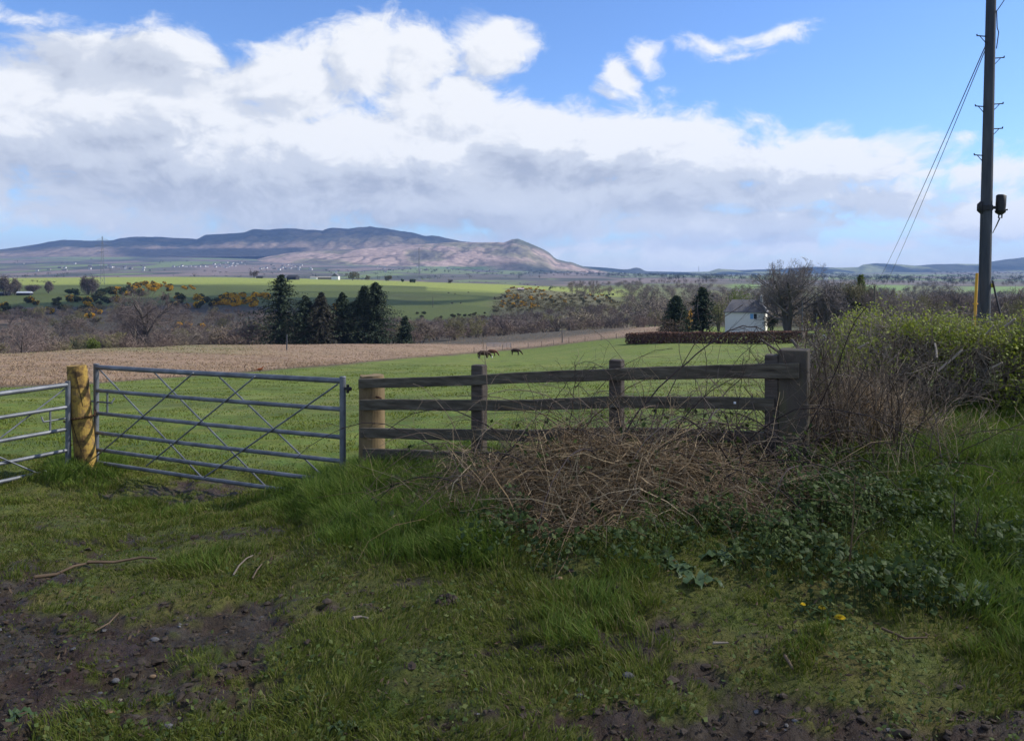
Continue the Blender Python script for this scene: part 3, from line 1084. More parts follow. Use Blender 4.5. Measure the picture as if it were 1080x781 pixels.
def leaf_mass(mb, blobs, n, size, r, mi=0, shell=0.55, aspect=0.6, tint=None, shape='leaf'):
    """leaves through the volume of lumpy blobs (centre, radii)"""
    vol = np.array([np.prod(b[1]) ** (2 / 3) for b in blobs])
    pick = r.choice(len(blobs), n, p=vol / vol.sum())
    c = np.array([b[0] for b in blobs], float)[pick]
    s = np.array([b[1] for b in blobs], float)[pick]
    d = norm(r.normal(size=(n, 3)))
    rad = (shell + (1 - shell) * r.uniform(0, 1, n)) * (0.72 + 0.5 * vnoise(d[:, 0] * 2.2 + pick * 7, d[:, 1] * 2.2 + d[:, 2] * 1.7))
    p = c + d * s * rad[:, None]
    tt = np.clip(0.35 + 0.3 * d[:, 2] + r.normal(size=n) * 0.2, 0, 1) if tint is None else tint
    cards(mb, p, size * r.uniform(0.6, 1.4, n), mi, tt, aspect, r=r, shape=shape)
    return p


def random_blobs(r, w, d, h, n, flat=0.5):
    out = []
    for k in range(n):
        q = r.uniform(0.35, 0.6)
        out.append(((r.uniform(-1, 1) * w * (1 - q), r.uniform(-1, 1) * d * (1 - q), h * (0.25 + 0.5 * r.uniform(0, 1) * (1 - abs(0)))), (w * q, d * q, h * r.uniform(0.25, 0.42))))
    return out


def gorse_mesh(name, seed, flower):
    r = np.random.default_rng(seed)
    m = MB()
    bl = random_blobs(r, 1.9, 1.6, 1.9, 6)
    leaf_mass(m, bl, 900, 0.42, r, 0, 0.4, 0.5, shape='tri')
    if flower:
        leaf_mass(m, [(c, tuple(q * 1.06 for q in s)) for c, s in bl[:4]], int(900 * flower), 0.30, r, 1, 0.86, 0.7)
    tube(m, [(0, 0, -0.3), (0.1, 0, 0.6)], [0.08, 0.04], 5, 0)
    return m


# ------------------------------------------------------------------ the far scenery
def place_tree(name, tr, cr, loc, label, cat, tmat, cmat, group=None, rz=0.0, sc=1.0):
    t = thing(name, loc, label, cat, group)
    a = tr.build('trunk', tmat, t, smooth=True, local=False)
    b = cr.build('crown', cmat, t, local=False)
    t.rotation_euler = (0, 0, rz)
    t.scale = (sc, sc, sc) if not isinstance(sc, (tuple, list)) else sc
    return t


# the tall dark spruces at the edge of the rushes
spr = [(297, 290, 245, 364, 7.8, 0.8), (322, 312, 240, 364, 4.4, 0.7), (339, 309, 240, 364, 5.4, 0.8), (361, 309, 244, 363, 5.2, 0.75), (376, 318, 250, 362, 5.0, 0.5), (384, 302, 246, 362, 5.1, 0.7), (396, 298, 244, 362, 5.9, 0.65)]
spl = ['largest dark spruce with a broad ragged skirt, at the left of its group', 'thin dark spruce just right of the broadest spruce', 'pale brownish spruce third from the left in the group', 'slim pointed dark spruce standing in the middle of the group',
       'short dark spruce filling the gap between taller neighbours', 'tall narrow dark spruce next to the rightmost one', 'tallest narrow dark spruce at the right end of the group']
for k, (u, vt, Y, vb, R, pw) in enumerate(spr):
    g = on_ground(u, Y)
    H = EYE - (vt - HV) / F * Y - g[2]
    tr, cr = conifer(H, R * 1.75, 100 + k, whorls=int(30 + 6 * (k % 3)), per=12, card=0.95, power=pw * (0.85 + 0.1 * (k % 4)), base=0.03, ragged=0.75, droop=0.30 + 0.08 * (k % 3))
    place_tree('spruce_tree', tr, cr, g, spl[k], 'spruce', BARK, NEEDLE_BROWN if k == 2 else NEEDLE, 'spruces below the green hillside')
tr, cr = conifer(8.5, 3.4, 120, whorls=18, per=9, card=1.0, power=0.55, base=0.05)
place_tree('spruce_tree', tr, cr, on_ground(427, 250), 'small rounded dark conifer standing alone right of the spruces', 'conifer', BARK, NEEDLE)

# bare trees of the wood along the valley: six kinds, then copies
protos = []
for k in range(6):
    H = 9.0
    tr, cr = bare_tree(H, (0.9, 1.1, 0.8, 1.2, 1.0, 1.15)[k], 200 + k, (6, 6, 6, 4), r0=0.15, twig=0.020, up=0.2)
    n1 = tr.n
    tr.v += cr.v
    tr.f += [f + n1 for f in cr.f]
    tr.m += [m + 1 for m in cr.m]
    tr.t += cr.t
    o = tr.build('bare_tree', [BARK, TWIG if k < 4 else TWIG_OLIVE])
    tag(o, 'leafless brown tree among many alike in the valley wood', 'tree', 'bare trees of the wood along the valley')
    protos.append(o)
used = [False] * 6
hbu = [-500, 0, 100, 200, 300, 400, 480, 560, 640, 700, 760]
hbv = [326, 326, 320, 322, 334, 339, 338, 330, 322, 322, 318]
cnt = 0
tries = 0
while cnt < 250 and tries < 6000:
    tries += 1
    u = rng.uniform(-150, 735)
    Y = math.exp(rng.uniform(math.log(235), math.log(560)))
    if u > 560 and rng.uniform() < 0.25:
        continue
    if u < 150 and Y < 400 and rng.uniform() < 0.45:
        continue
    g = on_ground(u, Y)
    v = HV + (EYE - g[2]) / Y * F
    if v < np.interp(u, hbu, hbv) + 2:
        continue
    if Y < float(np.interp(u, [0, 200, 262, 272, 412, 435, 540, 640, 740], [215, 235, 240, 290, 290, 265, 325, 330, 300])):
        continue
    k = int(rng.integers(0, 6))
    hcap = (v - np.interp(u, hbu, hbv)) / F * Y + rng.uniform(1.0, 3.5)
    s = float(np.clip(min(rng.uniform(0.65, 1.15), hcap / 9.0), 0.35, 1.2))
    if u < 260:
        s *= 0.85
    sc = (s * 1.25, s * 1.25, s)
    if not used[k]:
        used[k] = True
        o = protos[k]
        o.location = Vector([float(q) for q in g])
        o.scale = sc
        o.rotation_euler = (0, 0, rng.uniform(0, 6.28))
    else:
        copy_tree(protos[k], g, rng.uniform(0, 6.28), sc)
    cnt += 1


def one_bare(u, Y, vt, seed, label, spread=1.0, levels=(8, 6, 6, 5), twig=None, cm=TWIG, r0=None, forks=3, trunk_h=0.45, group=None, up=0.22):
    g = on_ground(u, Y)
    H = EYE - (vt - HV) / F * Y - g[2]
    tr, cr = bare_tree(H, spread, seed, levels, twig=twig or Y * 6e-5, r0=r0, forks=forks, trunk_h=trunk_h, up=up)
    return place_tree('bare_tree', tr, cr, g, label, 'tree', BARK, cm, group)


one_bare(24, 205, 334, 301, 'small dark bare tree by the pale gap in the valley scrub', 1.3, (7, 6, 6, 4))
one_bare(155, 262, 302, 302, 'tall bare tree rising in front of the left gorse bank', 1.2, (8, 7, 6, 5))
one_bare(142, 300, 318, 303, 'slighter bare tree close left of the tall one by the gorse', 1.0, (7, 6, 6, 4))
one_bare(230, 250, 341, 304, 'low bare thicket tree left of the dark spruces', 1.5, (7, 6, 6, 5))
one_bare(255, 255, 338, 305, 'low wide bare tree touching the skirt of the largest spruce', 1.6, (7, 6, 6, 5))
# the big bare tree behind the cream house and its neighbours
one_bare(831, 172, 270, 310, 'great round-headed bare tree standing right behind the cream house', 1.25, (9, 7, 6, 5), twig=0.0085, r0=0.42, forks=5, trunk_h=0.38, up=0.24, cm=TWIG_MID)
one_bare(927, 150, 300, 314, 'pinkish bare tree beside the low brown pole', 1.0, (8, 6, 6, 5), twig=0.010)
one_bare(956, 140, 306, 315, 'bare tree with a dark stem standing above the hedge left of the tall pole', 1.2, (8, 7, 6, 5), twig=0.010)
one_bare(985, 150, 309, 316, 'budding olive bare tree above the hedge, left of the yellow guard', 1.4, (8, 7, 6, 5), twig=0.011, cm=TWIG_OLIVE)
one_bare(1012, 170, 303, 317, 'purplish bare tree between the hedge and the yellow guard', 1.4, (8, 7, 6, 5), twig=0.012)
one_bare(1062, 150, 308, 318, 'bare tree right of the tall pole above the hedge', 1.3, (8, 7, 6, 5), twig=0.011)
one_bare(1085, 130, 312, 319, 'bare tree cut by the right edge of the view', 1.3, (8, 7, 6, 5), twig=0.011, cm=TWIG_OLIVE)
one_bare(372, 1330, 286, 324, 'pale spreading bare tree on the crest, right of the white gabled farmhouse', 1.3, (8, 6, 6, 4), twig=0.06, cm=TWIG_OLIVE)
one_bare(388, 1350, 290, 325, 'small leaning bare tree on the crest above the spruce tips', 1.2, (8, 6, 5, 4), twig=0.06, cm=TWIG_OLIVE)
one_bare(410, 1340, 290, 326, 'yellowish budding tree on the crest, left of the round bush', 1.2, (8, 6, 6, 4), twig=0.08, cm=TWIG_OLIVE)
one_bare(475, 1180, 294, 327, 'one of two small bare trees where the bright pasture begins', 1.2, (8, 6, 5, 4), twig=0.05)
one_bare(268, 1480, 285, 328, 'small bare tree on the skyline of the left bright pasture', 1.2, (8, 6, 5, 4), twig=0.06)

# bushes and evergreens that stand out
def bush(u, Y, w, h, seed, label, m, n=900, size=0.35, cat='bush', name='bush', group=None, nb=6, shell=0.45, aspect=0.55, shape='leaf'):
    r = np.random.default_rng(seed)
    g = on_ground(u, Y)
    t = thing(name, g, label, cat, group)
    b = MB()
    leaf_mass(b, random_blobs(r, w / 2, w / 2, h, nb), n, size, r, 0, shell, aspect, shape=shape)
    b.build('foliage' if name != 'bare_tree' else 'crown', m, t, local=False)
    s = MB()
    for k in range(5):
        a = r.uniform(0, 6.28)
        tube(s, [(0, 0, -0.2), (math.cos(a) * w * .12, math.sin(a) * w * .12, h * .4), (math.cos(a) * w * .25, math.sin(a) * w * .25, h * .75)], [0.03 * h, 0.02 * h, 0.006 * h], 5)
    s.build('stem' if name != 'bare_tree' else 'trunk', BARK, t, local=False)
    return t


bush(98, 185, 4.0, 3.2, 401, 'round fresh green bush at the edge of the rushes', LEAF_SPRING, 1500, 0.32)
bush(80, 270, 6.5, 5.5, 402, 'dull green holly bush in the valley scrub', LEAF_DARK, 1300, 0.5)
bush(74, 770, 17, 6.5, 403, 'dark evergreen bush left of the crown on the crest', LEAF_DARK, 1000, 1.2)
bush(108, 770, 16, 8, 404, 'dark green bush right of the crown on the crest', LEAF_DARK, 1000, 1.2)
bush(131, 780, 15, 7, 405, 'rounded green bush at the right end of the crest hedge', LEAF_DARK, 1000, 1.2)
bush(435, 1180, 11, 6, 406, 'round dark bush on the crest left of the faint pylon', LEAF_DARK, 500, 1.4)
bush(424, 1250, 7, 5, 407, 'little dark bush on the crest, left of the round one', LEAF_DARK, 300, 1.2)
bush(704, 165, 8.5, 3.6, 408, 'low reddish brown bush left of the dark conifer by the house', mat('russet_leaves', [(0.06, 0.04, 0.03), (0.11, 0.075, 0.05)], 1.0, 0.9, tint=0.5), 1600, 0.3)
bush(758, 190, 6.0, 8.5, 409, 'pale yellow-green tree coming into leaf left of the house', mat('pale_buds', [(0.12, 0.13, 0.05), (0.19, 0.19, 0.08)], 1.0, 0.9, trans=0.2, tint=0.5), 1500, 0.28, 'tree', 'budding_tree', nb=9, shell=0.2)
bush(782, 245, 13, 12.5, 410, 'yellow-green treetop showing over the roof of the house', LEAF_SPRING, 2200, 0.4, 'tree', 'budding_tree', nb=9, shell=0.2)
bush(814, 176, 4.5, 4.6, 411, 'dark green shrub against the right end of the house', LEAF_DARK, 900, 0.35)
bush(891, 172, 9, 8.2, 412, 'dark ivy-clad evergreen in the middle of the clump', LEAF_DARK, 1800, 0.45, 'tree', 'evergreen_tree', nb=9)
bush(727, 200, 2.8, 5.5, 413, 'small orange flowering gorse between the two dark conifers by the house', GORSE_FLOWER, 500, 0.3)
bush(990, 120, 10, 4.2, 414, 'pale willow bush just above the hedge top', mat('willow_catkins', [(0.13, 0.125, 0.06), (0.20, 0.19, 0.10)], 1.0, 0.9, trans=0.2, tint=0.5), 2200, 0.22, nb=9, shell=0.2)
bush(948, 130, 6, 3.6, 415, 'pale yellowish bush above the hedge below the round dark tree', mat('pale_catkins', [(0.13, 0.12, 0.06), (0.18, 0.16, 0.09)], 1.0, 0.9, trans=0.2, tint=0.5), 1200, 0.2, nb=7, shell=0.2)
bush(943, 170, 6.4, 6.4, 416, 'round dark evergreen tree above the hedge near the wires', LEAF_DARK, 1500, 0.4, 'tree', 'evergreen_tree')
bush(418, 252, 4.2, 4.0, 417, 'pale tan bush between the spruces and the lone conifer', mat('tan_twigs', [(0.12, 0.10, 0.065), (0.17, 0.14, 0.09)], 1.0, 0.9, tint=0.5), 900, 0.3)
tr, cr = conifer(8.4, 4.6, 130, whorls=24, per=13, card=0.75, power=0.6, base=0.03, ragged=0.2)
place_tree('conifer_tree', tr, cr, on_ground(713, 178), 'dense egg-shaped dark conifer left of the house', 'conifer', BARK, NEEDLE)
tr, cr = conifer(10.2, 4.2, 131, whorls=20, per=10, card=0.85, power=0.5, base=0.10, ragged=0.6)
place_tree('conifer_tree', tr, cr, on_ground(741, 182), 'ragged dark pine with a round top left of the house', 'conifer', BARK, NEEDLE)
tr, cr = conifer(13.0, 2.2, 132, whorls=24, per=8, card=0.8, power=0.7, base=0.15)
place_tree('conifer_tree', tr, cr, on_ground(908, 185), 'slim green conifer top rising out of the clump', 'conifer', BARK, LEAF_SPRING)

TW = dict(n=2600, cat='tree', name='bare_tree', nb=8, shell=0.15, aspect=0.10, shape='tri')
bush(93, 775, 19, 22, 420, 'dark domed bare tree rising over the hedge on the far green crest', TWIG, size=3.4, **TW)
bush(5, 760, 15, 19, 421, 'bare tree at the left edge on the far green crest', TWIG, size=3.2, **TW)
bush(16, 775, 11, 17, 422, 'bare tree close beside the one at the left edge on the crest', TWIG, size=3.0, **TW)
bush(51, 800, 10, 12, 423, 'small grey bare tree right of the low shed on the crest', TWIG, size=2.6, **TW)
bush(34, 790, 16, 9, 424, 'low grey thicket behind the pale roofed shed', TWIG, size=2.4, **TW)
TW['n'] = 9000
TW['aspect'] = 0.05
bush(879, 168, 11.5, 10.5, 430, 'rounded grey-brown bare tree at the left of the clump right of the house', TWIG_MID, size=1.5, **TW)
bush(906, 172, 12.5, 11.0, 431, 'rounded olive bare tree at the right of the clump right of the house', TWIG_OLIVE, size=1.5, **TW)
bush(972, 175, 12, 8.5, 432, 'rounded purplish bare tree over the middle of the hedge', TWIG, size=1.5, **TW)
bush(1003, 190, 12, 9.5, 433, 'rounded grey bare tree over the hedge just left of the yellow guard', TWIG_MID, size=1.5, **TW)
bush(1066, 180, 12, 9.0, 434, 'rounded bare tree over the hedge right of the tall pole', TWIG, size=1.5, **TW)
# gorse in flower on the banks
gp = [gorse_mesh('gorse', 500, 1.2), gorse_mesh('gorse', 501, 2.0), gorse_mesh('gorse', 502, 0.0), gorse_mesh('gorse', 503, 0.45)]
go = [q.build('gorse_bush', [GORSE, GORSE_FLOWER]) for q in gp]
gused = [False] * 4
GP = ('gorse bush in orange flower on the bank above the valley wood', 'dark gorse bush out of flower on the bank above the valley wood')
for (u0, v0, u1, v1, n, kinds, s0, s1, grp) in [
    (105, 306, 150, 314, 11, (2, 0, 3, 2), 1.3, 2.0, 0), (135, 299, 182, 308, 18, (1, 1, 0, 3), 1.2, 2.1, 0), (184, 302, 207, 306, 4, (1, 0), 0.9, 1.3, 0), (172, 314, 236, 326, 16, (0, 2, 3, 2), 1.2, 2.0, 0),
    (232, 312, 286, 324, 24, (1, 1, 0, 0), 1.2, 2.0, 0), (92, 316, 104, 340, 7, (0, 3, 2), 1.0, 1.6, 0), (184, 343, 212, 352, 5, (3, 0), 0.8, 1.2, 0), (60, 310, 130, 332, 14, (2, 2, 3), 1.2, 1.9, 0), (-60, 318, 60, 336, 14, (2, 2, 2, 3), 1.2, 2.0, 0),
    (345, 318, 412, 328, 4, (1, 0), 0.8, 1.2, 0), (528, 303, 582, 326, 34, (0, 3, 0, 1, 2), 1.0, 1.8, 1), (580, 311, 648, 320, 24, (2, 2, 3), 1.0, 1.7, 1), (548, 346, 572, 350, 4, (3, 2), 0.6, 1.0, 1), (440, 330, 520, 336, 8, (2,), 0.8, 1.3, 0)]:
    for q in range(int(n * (1.25 if u0 < 430 else 1.9))):
        u, v = rng.uniform(u0, u1), rng.uniform(v0, v1)
        g = at_ground(u, v, 215, 1500)
        if g[1] < 225:
            continue
        k = int(rng.choice(kinds))
        s = rng.uniform(s0, s1) * (1.5 if u < 430 else 0.85)
        lab = ('gorse bush out of flower among others alike on the banks beyond the wood' if k == 2 else 'gorse bush with orange flowers among others alike on the banks beyond the wood')
        if not gused[k]:
            gused[k] = True
            o = go[k]
            o.location = Vector([float(c) for c in g])
            o.scale = (s, s, s)
            tag(o, lab, 'gorse bush', 'gorse out of flower' if k == 2 else 'gorse in flower')
        else:
            copy_tree(go[k], g, rng.uniform(0, 6.28), s, lab, 'gorse out of flower' if k == 2 else 'gorse in flower')


# far woods that read as one mass: thin leafless crowns of slivers
def sliver_wood(name, spots, m, seed, per=90, thin=0.28, ln=0.22):
    r = np.random.default_rng(seed)
    b = MB()
    for (g, h, w) in spots:
        c = np.asarray(g)
        leaf_mass(b, [((c[0], c[1], c[2] + h * 0.55), (w * 0.5, w * 0.5, h * 0.46)), ((c[0] + w * r.uniform(-.3, .3), c[1], c[2] + h * 0.45), (w * 0.4, w * 0.4, h * 0.36))], per, h * ln, r, 0, 0.15, thin, tint=r.uniform(0, 1) * 0.6 + 0.4 * r.uniform(0, 1, per), shape='tri')
        tube(b, [c - [0, 0, 0.5], c + [0, 0, h * 0.6]], [h * 0.03, h * 0.012], 4, cap=False)
    return tag(b.build(name, m), kind='stuff')


WOOD_A = mat('far_bare_wood', [(0.145, 0.118, 0.095), (0.185, 0.15, 0.12), (0.205, 0.175, 0.11)], 0.01, 1.0, tint=0.45, spec=0.05)
WOOD_B = mat('far_dark_wood', [(0.022, 0.03, 0.022), (0.045, 0.05, 0.032), (0.065, 0.06, 0.04)], 0.01, 1.0, tint=0.7, spec=0.05)
sp = []
for q in range(2400):
    u = rng.uniform(600, 1300)
    Y = math.exp(rng.uniform(math.log(330), math.log(1900)))
    if u < 690 and Y < 560 and rng.uniform() < 0.5:
        continue
    if u < 660 and Y < 1150 and HV + (EYE - on_ground(u, Y)[2]) / Y * F > 0 and fbm(u / 30, Y / 200, 3, 5) < 0.52:
        continue
    if (1005 < u < 1150 and 1000 < Y < 1560) or (905 < u < 962 and 1230 < Y < 1720) or (760 < u < 860 and 1200 < Y) or (680 < u < 760 and 1350 < Y < 1600):
        continue
    sp.append((on_ground(u, Y), rng.uniform(6.5, 11.5), rng.uniform(7, 13)))
for q in range(620):
    u = rng.uniform(842, 1250)
    Y = rng.uniform(125 if u > 900 else 185, 380)
    sp.append((on_ground(u, Y), rng.uniform(4, 6.5) * (0.6 + Y / 400), rng.uniform(6, 10)))
sliver_wood('bare_woodland', sp, WOOD_A, 600, 150, 0.12, 0.24)
sp = []
while len(sp) < 950:
    u = rng.uniform(-200, 745)
    Y = math.exp(rng.uniform(math.log(225), math.log(620)))
    g = on_ground(u, Y)
    v = HV + (EYE - g[2]) / Y * F
    if v < np.interp(u, hbu, hbv) - 3 or Y < float(np.interp(u, [0, 200, 262, 272, 412, 435, 540, 640, 740], [205, 230, 235, 290, 290, 260, 315, 320, 290])):
        continue
    if u < 130 and fbm(u / 40, Y / 60, 3, 88) < 0.48:
        continue
    cap = max(2.0, (v - np.interp(u, hbu, hbv)) / F * Y + 3.0)
    h = min(rng.uniform(3.0, 7.5), cap)
    sp.append((g, h, h * rng.uniform(1.0, 1.7)))
sliver_wood('valley_scrub', sp, mat('valley_scrub', [(0.115, 0.085, 0.072), (0.15, 0.113, 0.095), (0.165, 0.135, 0.09)], 0.03, 1.0, tint=0.4, spec=0.05), 603, 330, 0.08, 0.22)
sp = []
for q in range(900):
    u = rng.uniform(-250, 1350)
    Y = math.exp(rng.uniform(math.log(1750), math.log(5600)))
    X_ = (u - CU) / F * Y
    if fbm(X_ / 380, Y / 420, 3, 77) < 0.50 or (80 < u < 330 and rng.uniform() < 0.35):
        continue
    sp.append((on_ground(u, Y), rng.uniform(8, 15), rng.uniform(14, 34)))
for (u0, u1, Y0, n) in [(560, 700, 4200, 90), (640, 760, 3300, 40), (860, 1000, 3000, 70), (1000, 1150, 3600, 60), (400, 560, 3900, 60), (680, 900, 4600, 160), (560, 760, 5200, 140), (880, 1150, 2300, 110), (700, 880, 2500, 80), (980, 1180, 5000, 120)]:
    for q in range(n):
        sp.append((on_ground(rng.uniform(u0, u1), Y0 * rng.uniform(0.85, 1.2)), rng.uniform(10, 18), rng.uniform(16, 36)))
sliver_wood('plain_woodland', sp, WOOD_B, 601, 60)
sp = []
while len(sp) < 480:
    u = rng.uniform(520, 660)
    v = rng.uniform(306, 330)
    if v < np.interp(u, [520, 540, 580, 620, 660], [316, 306, 307, 313, 318]):
        continue
    g = at_ground(u, v, 500, 1500)
    sp.append((g, rng.uniform(1.6, 3.2), rng.uniform(4, 8)))
sliver_wood('hill_scrub', sp, mat('hill_scrub', [(0.09, 0.075, 0.05), (0.14, 0.12, 0.06), (0.17, 0.15, 0.07)], 0.03, 1.0, tint=0.6, spec=0.05), 604, 70, 0.25, 0.4)
sp = []
for (u0, v0, u1, v1, n) in [(540, 299, 640, 311, 26), (0, 296, 60, 299, 16), (180, 291, 330, 292.5, 18), (330, 294, 430, 295, 14), (470, 297, 540, 299, 8), (0, 291, 130, 293, 24)]:
    for q in range(n):
        a = rng.uniform(0, 1)
        g = at_ground(u0 + (u1 - u0) * a, v0 + (v1 - v0) * a + rng.uniform(-0.3, 0.3), 500, 3000)
        sp.append((g, rng.uniform(2.5, 5), rng.uniform(4, 10)))
sliver_wood('field_edge_scrub', sp, WOOD_B, 602, 50)

# ------------------------------------------------------------------ buildings
HARL = mat('cream_harling', [(0.76, 0.72, 0.65), (0.82, 0.79, 0.72)], 0.8, 0.9, spec=0.15)
WHITEW = mat('white_render', [(0.68, 0.68, 0.66), (0.78, 0.78, 0.76)], 0.3, 0.9, spec=0.15)
SLATE = mat('slate_roof', [(0.085, 0.085, 0.095), (0.13, 0.125, 0.13), (0.15, 0.14, 0.145)], 2.2, 0.75, stretch=(1, 1, 3.5), spec=0.3)
DARKROOF = mat('dark_sheet_roof', [(0.025, 0.025, 0.03), (0.04, 0.04, 0.045)], 0.5, 0.8)
PALEROOF = mat('pale_sheet_roof', [(0.45, 0.48, 0.52), (0.55, 0.57, 0.6)], 0.5, 0.7)
STONE = mat('far_stone', [(0.20, 0.18, 0.16), (0.28, 0.26, 0.23)], 0.5, 0.9)
GLASS = mat('window_glass', [(0.02, 0.025, 0.03), (0.035, 0.04, 0.05)], 0.5, 0.08, spec=0.6)
BLUEGLASS = mat('blue_pane', [(0.14, 0.34, 0.62), (0.18, 0.40, 0.68)], 0.5, 0.3)  # one pane in an even blue
PVC = mat('white_frame', [(0.75, 0.75, 0.75), (0.8, 0.8, 0.8)], 1.0, 0.4)
GUTTER = mat('grey_gutter', [(0.16, 0.15, 0.15), (0.2, 0.19, 0.19)], 1.0, 0.6)


def gable(m, x0, x1, y0, y1, z0, z1, mi=0, hip=0.0, over=0.3, thick=0.12):
    """pitched roof with eaves at z0, ridge along x at z1; hip draws the ridge's ends in"""
    ym = (y0 + y1) / 2
    a = [(x0 - over, y0 - over, z0), (x1 + over, y0 - over, z0), (x1 + over, y1 + over, z0), (x0 - over, y1 + over, z0), (x0 - over * (hip == 0) + hip, ym, z1), (x1 + over * (hip == 0) - hip, ym, z1)]
    b = [(x, y, z - thick) for x, y, z in a[:4]]
    m.add(a + b, [[0, 1, 5, 4], [2, 3, 4, 5], [1, 2, 5, 5], [3, 0, 4, 4], [0, 6, 7, 1], [1, 7, 8, 2], [2, 8, 9, 3], [3, 9, 6, 0], [6, 9, 8, 7]], mi) if False else None
    m.add(a, [[0, 1, 5, 4], [2, 3, 4, 5]], mi)
    m.add(a, [[1, 2, 5], [3, 0, 4]], mi)
    m.add(a[:4] + b, [[0, 4, 5, 1], [1, 5, 6, 2], [2, 6, 7, 3], [3, 7, 4, 0], [4, 7, 6, 5]], mi)


hA = on_ground(764.5, 179.2)
ht = thing('house', hA, 'two storey cream house with hipped slate roof across the field', 'house')
L_, Dp = 8.5, 6.5
zb = -2.2
ze = EYE - (328.7 - HV) / F * 178 - hA[2]
zr_ = EYE - (315.8 - HV) / F * 181 - hA[2]
m = MB()
box(m, (L_ / 2, Dp / 2, (ze + zb) / 2), (L_, Dp, ze - zb), bev=0.02)
m.build('wall', HARL, ht, local=False)
m = MB(); gable(m, 0, L_, 0, Dp, ze, zr_, hip=1.2, over=0.32)
rf = m.build('roof', SLATE, ht, local=False)
m = MB(); box(m, (L_ - 0.95, Dp / 2, zr_ + 0.1), (0.55, 0.75, 1.3), bev=0.03); box(m, (L_ - 0.95, Dp / 2, zr_ + 0.8), (0.65, 0.85, 0.1), bev=0.02)
for q in (-0.18, 0.18):
    tube(m, [(L_ - 0.95, Dp / 2 + q, zr_ + 0.85), (L_ - 0.95, Dp / 2 + q, zr_ + 1.15)], 0.09, 8)
m.build('chimney', WHITEW, rf, local=False)
m = MB(); tube(m, [(-0.3, -0.36, ze - 0.08), (L_ + 0.3, -0.36, ze - 0.08)], 0.06, 6); tube(m, [(L_ - 0.1, -0.07, ze - 0.1), (L_ - 0.1, -0.07, zb)], 0.045, 6)
m.build('gutter', GUTTER, ht, local=False)


def window(parent, x, z, w, h, pm1, pm2):
    m = MB()
    box(m, (x, -0.02, z + h / 2 + 0.03), (w + 0.16, 0.10, 0.07)); box(m, (x, -0.03, z - h / 2 - 0.05), (w + 0.26, 0.16, 0.08))
    for s in (-1, 1):
        box(m, (x + s * (w / 2 + 0.03), -0.02, z), (0.07, 0.10, h - 0.01))
    box(m, (x, -0.021, z), (0.07, 0.09, h - 0.012))
    f = m.build('window', PVC, parent, local=False)
    for s, pm in ((-1, pm1), (1, pm2)):
        m = MB(); box(m, (x + s * (w / 4 + 0.01), -0.006, z), (w / 2 - 0.06, 0.03, h - 0.02))
        m.build('pane', pm, f, local=False)


window(ht, 6.15, EYE - (333.5 - HV) / F * 177 - hA[2], 1.45, 1.15, BLUEGLASS, GLASS)
ht.rotation_euler = (0, 0, -math.atan2(0.38, 0.925))
ht['label'] = 'two storey cream house with hipped slate roof across the field'


def far_building(name, u, v, Y, w, d, hw, hr, wm, rm, label, cat, rot=0.0, group=None, end_gable=None):
    g = on_ground(u, Y)
    t = thing(name, g, label, cat, group)
    m = MB(); box(m, (0, 0, hw / 2 - 1), (w, d, hw + 2))
    m.add([(-w / 2, -d / 2, hw), (-w / 2, d / 2, hw), (-w / 2, 0, hw + hr), (w / 2, -d / 2, hw), (w / 2, d / 2, hw), (w / 2, 0, hw + hr)], [[0, 1, 2], [3, 4, 5]])
    m.build('wall', wm, t, local=False)
    m = MB(); gable(m, -w / 2, w / 2, -d / 2, d / 2, hw + 0.02, hw + hr + 0.05, over=0.35)
    m.build('roof', rm, t, local=False)
    t.rotation_euler = (0, 0, rot)
    return t


far_building('shed', 26, 298, 770, 12, 7, 2.2, 1.4, DARKROOF, PALEROOF, 'low dark shed with a pale roof on the far crest at left', 'shed', 0.1)
far_building('shed', 4, 298, 765, 10, 7, 2.2, 1.2, DARKROOF, mat('grey_sheet_roof', [(0.13, 0.13, 0.14), (0.17, 0.17, 0.18)], 0.5, 0.8), 'low dark shed with a grey roof cut by the left edge', 'shed', 0.05)
far_building('barn', 309, 294, 1330, 17, 12, 4.6, 3.2, DARKROOF, DARKROOF, 'black roofed barn on the bright pasture behind the largest spruce', 'barn', -0.25)
far_building('farmhouse', 354, 294, 1400, 7, 13, 6.0, 5.2, WHITEW, SLATE, 'white gabled farmhouse end on the crest', 'farmhouse', 1.35)
far_building('farm_range', 343, 294, 1420, 26, 8, 3.4, 2.0, STONE, STONE, 'long pale low range beside the white gabled farmhouse', 'farm building', 0.05)
far_building('farm_range', 331, 293, 1440, 12, 8, 3.0, 1.8, WHITEW, STONE, 'short pale building left of the long low range', 'farm building', 0.05)
far_building('shed', 274, 292, 1460, 11, 7, 2.6, 1.4, DARKROOF, DARKROOF, 'small dark shed under the skyline tree on the left bright pasture', 'shed', 0.1)
far_building('hut', 549, 308, 985, 7, 5, 2.2, 1.3, STONE, mat('pinkish_roof', [(0.36, 0.27, 0.27), (0.42, 0.32, 0.31)], 0.5, 0.8), 'small pinkish roofed hut among the gorse on the bright hill', 'hut', 0.2)
far_building('farmhouse', 871, 296, 2600, 12, 8, 5, 3, WHITEW, SLATE, 'tiny pale farmhouse far beyond the clump of trees', 'farmhouse', 0.2)
far_building('farmhouse', 1078, 293, 2500, 14, 8, 5, 3, WHITEW, SLATE, 'tiny pale farmhouse far beyond at the right edge', 'farmhouse', 0.2)

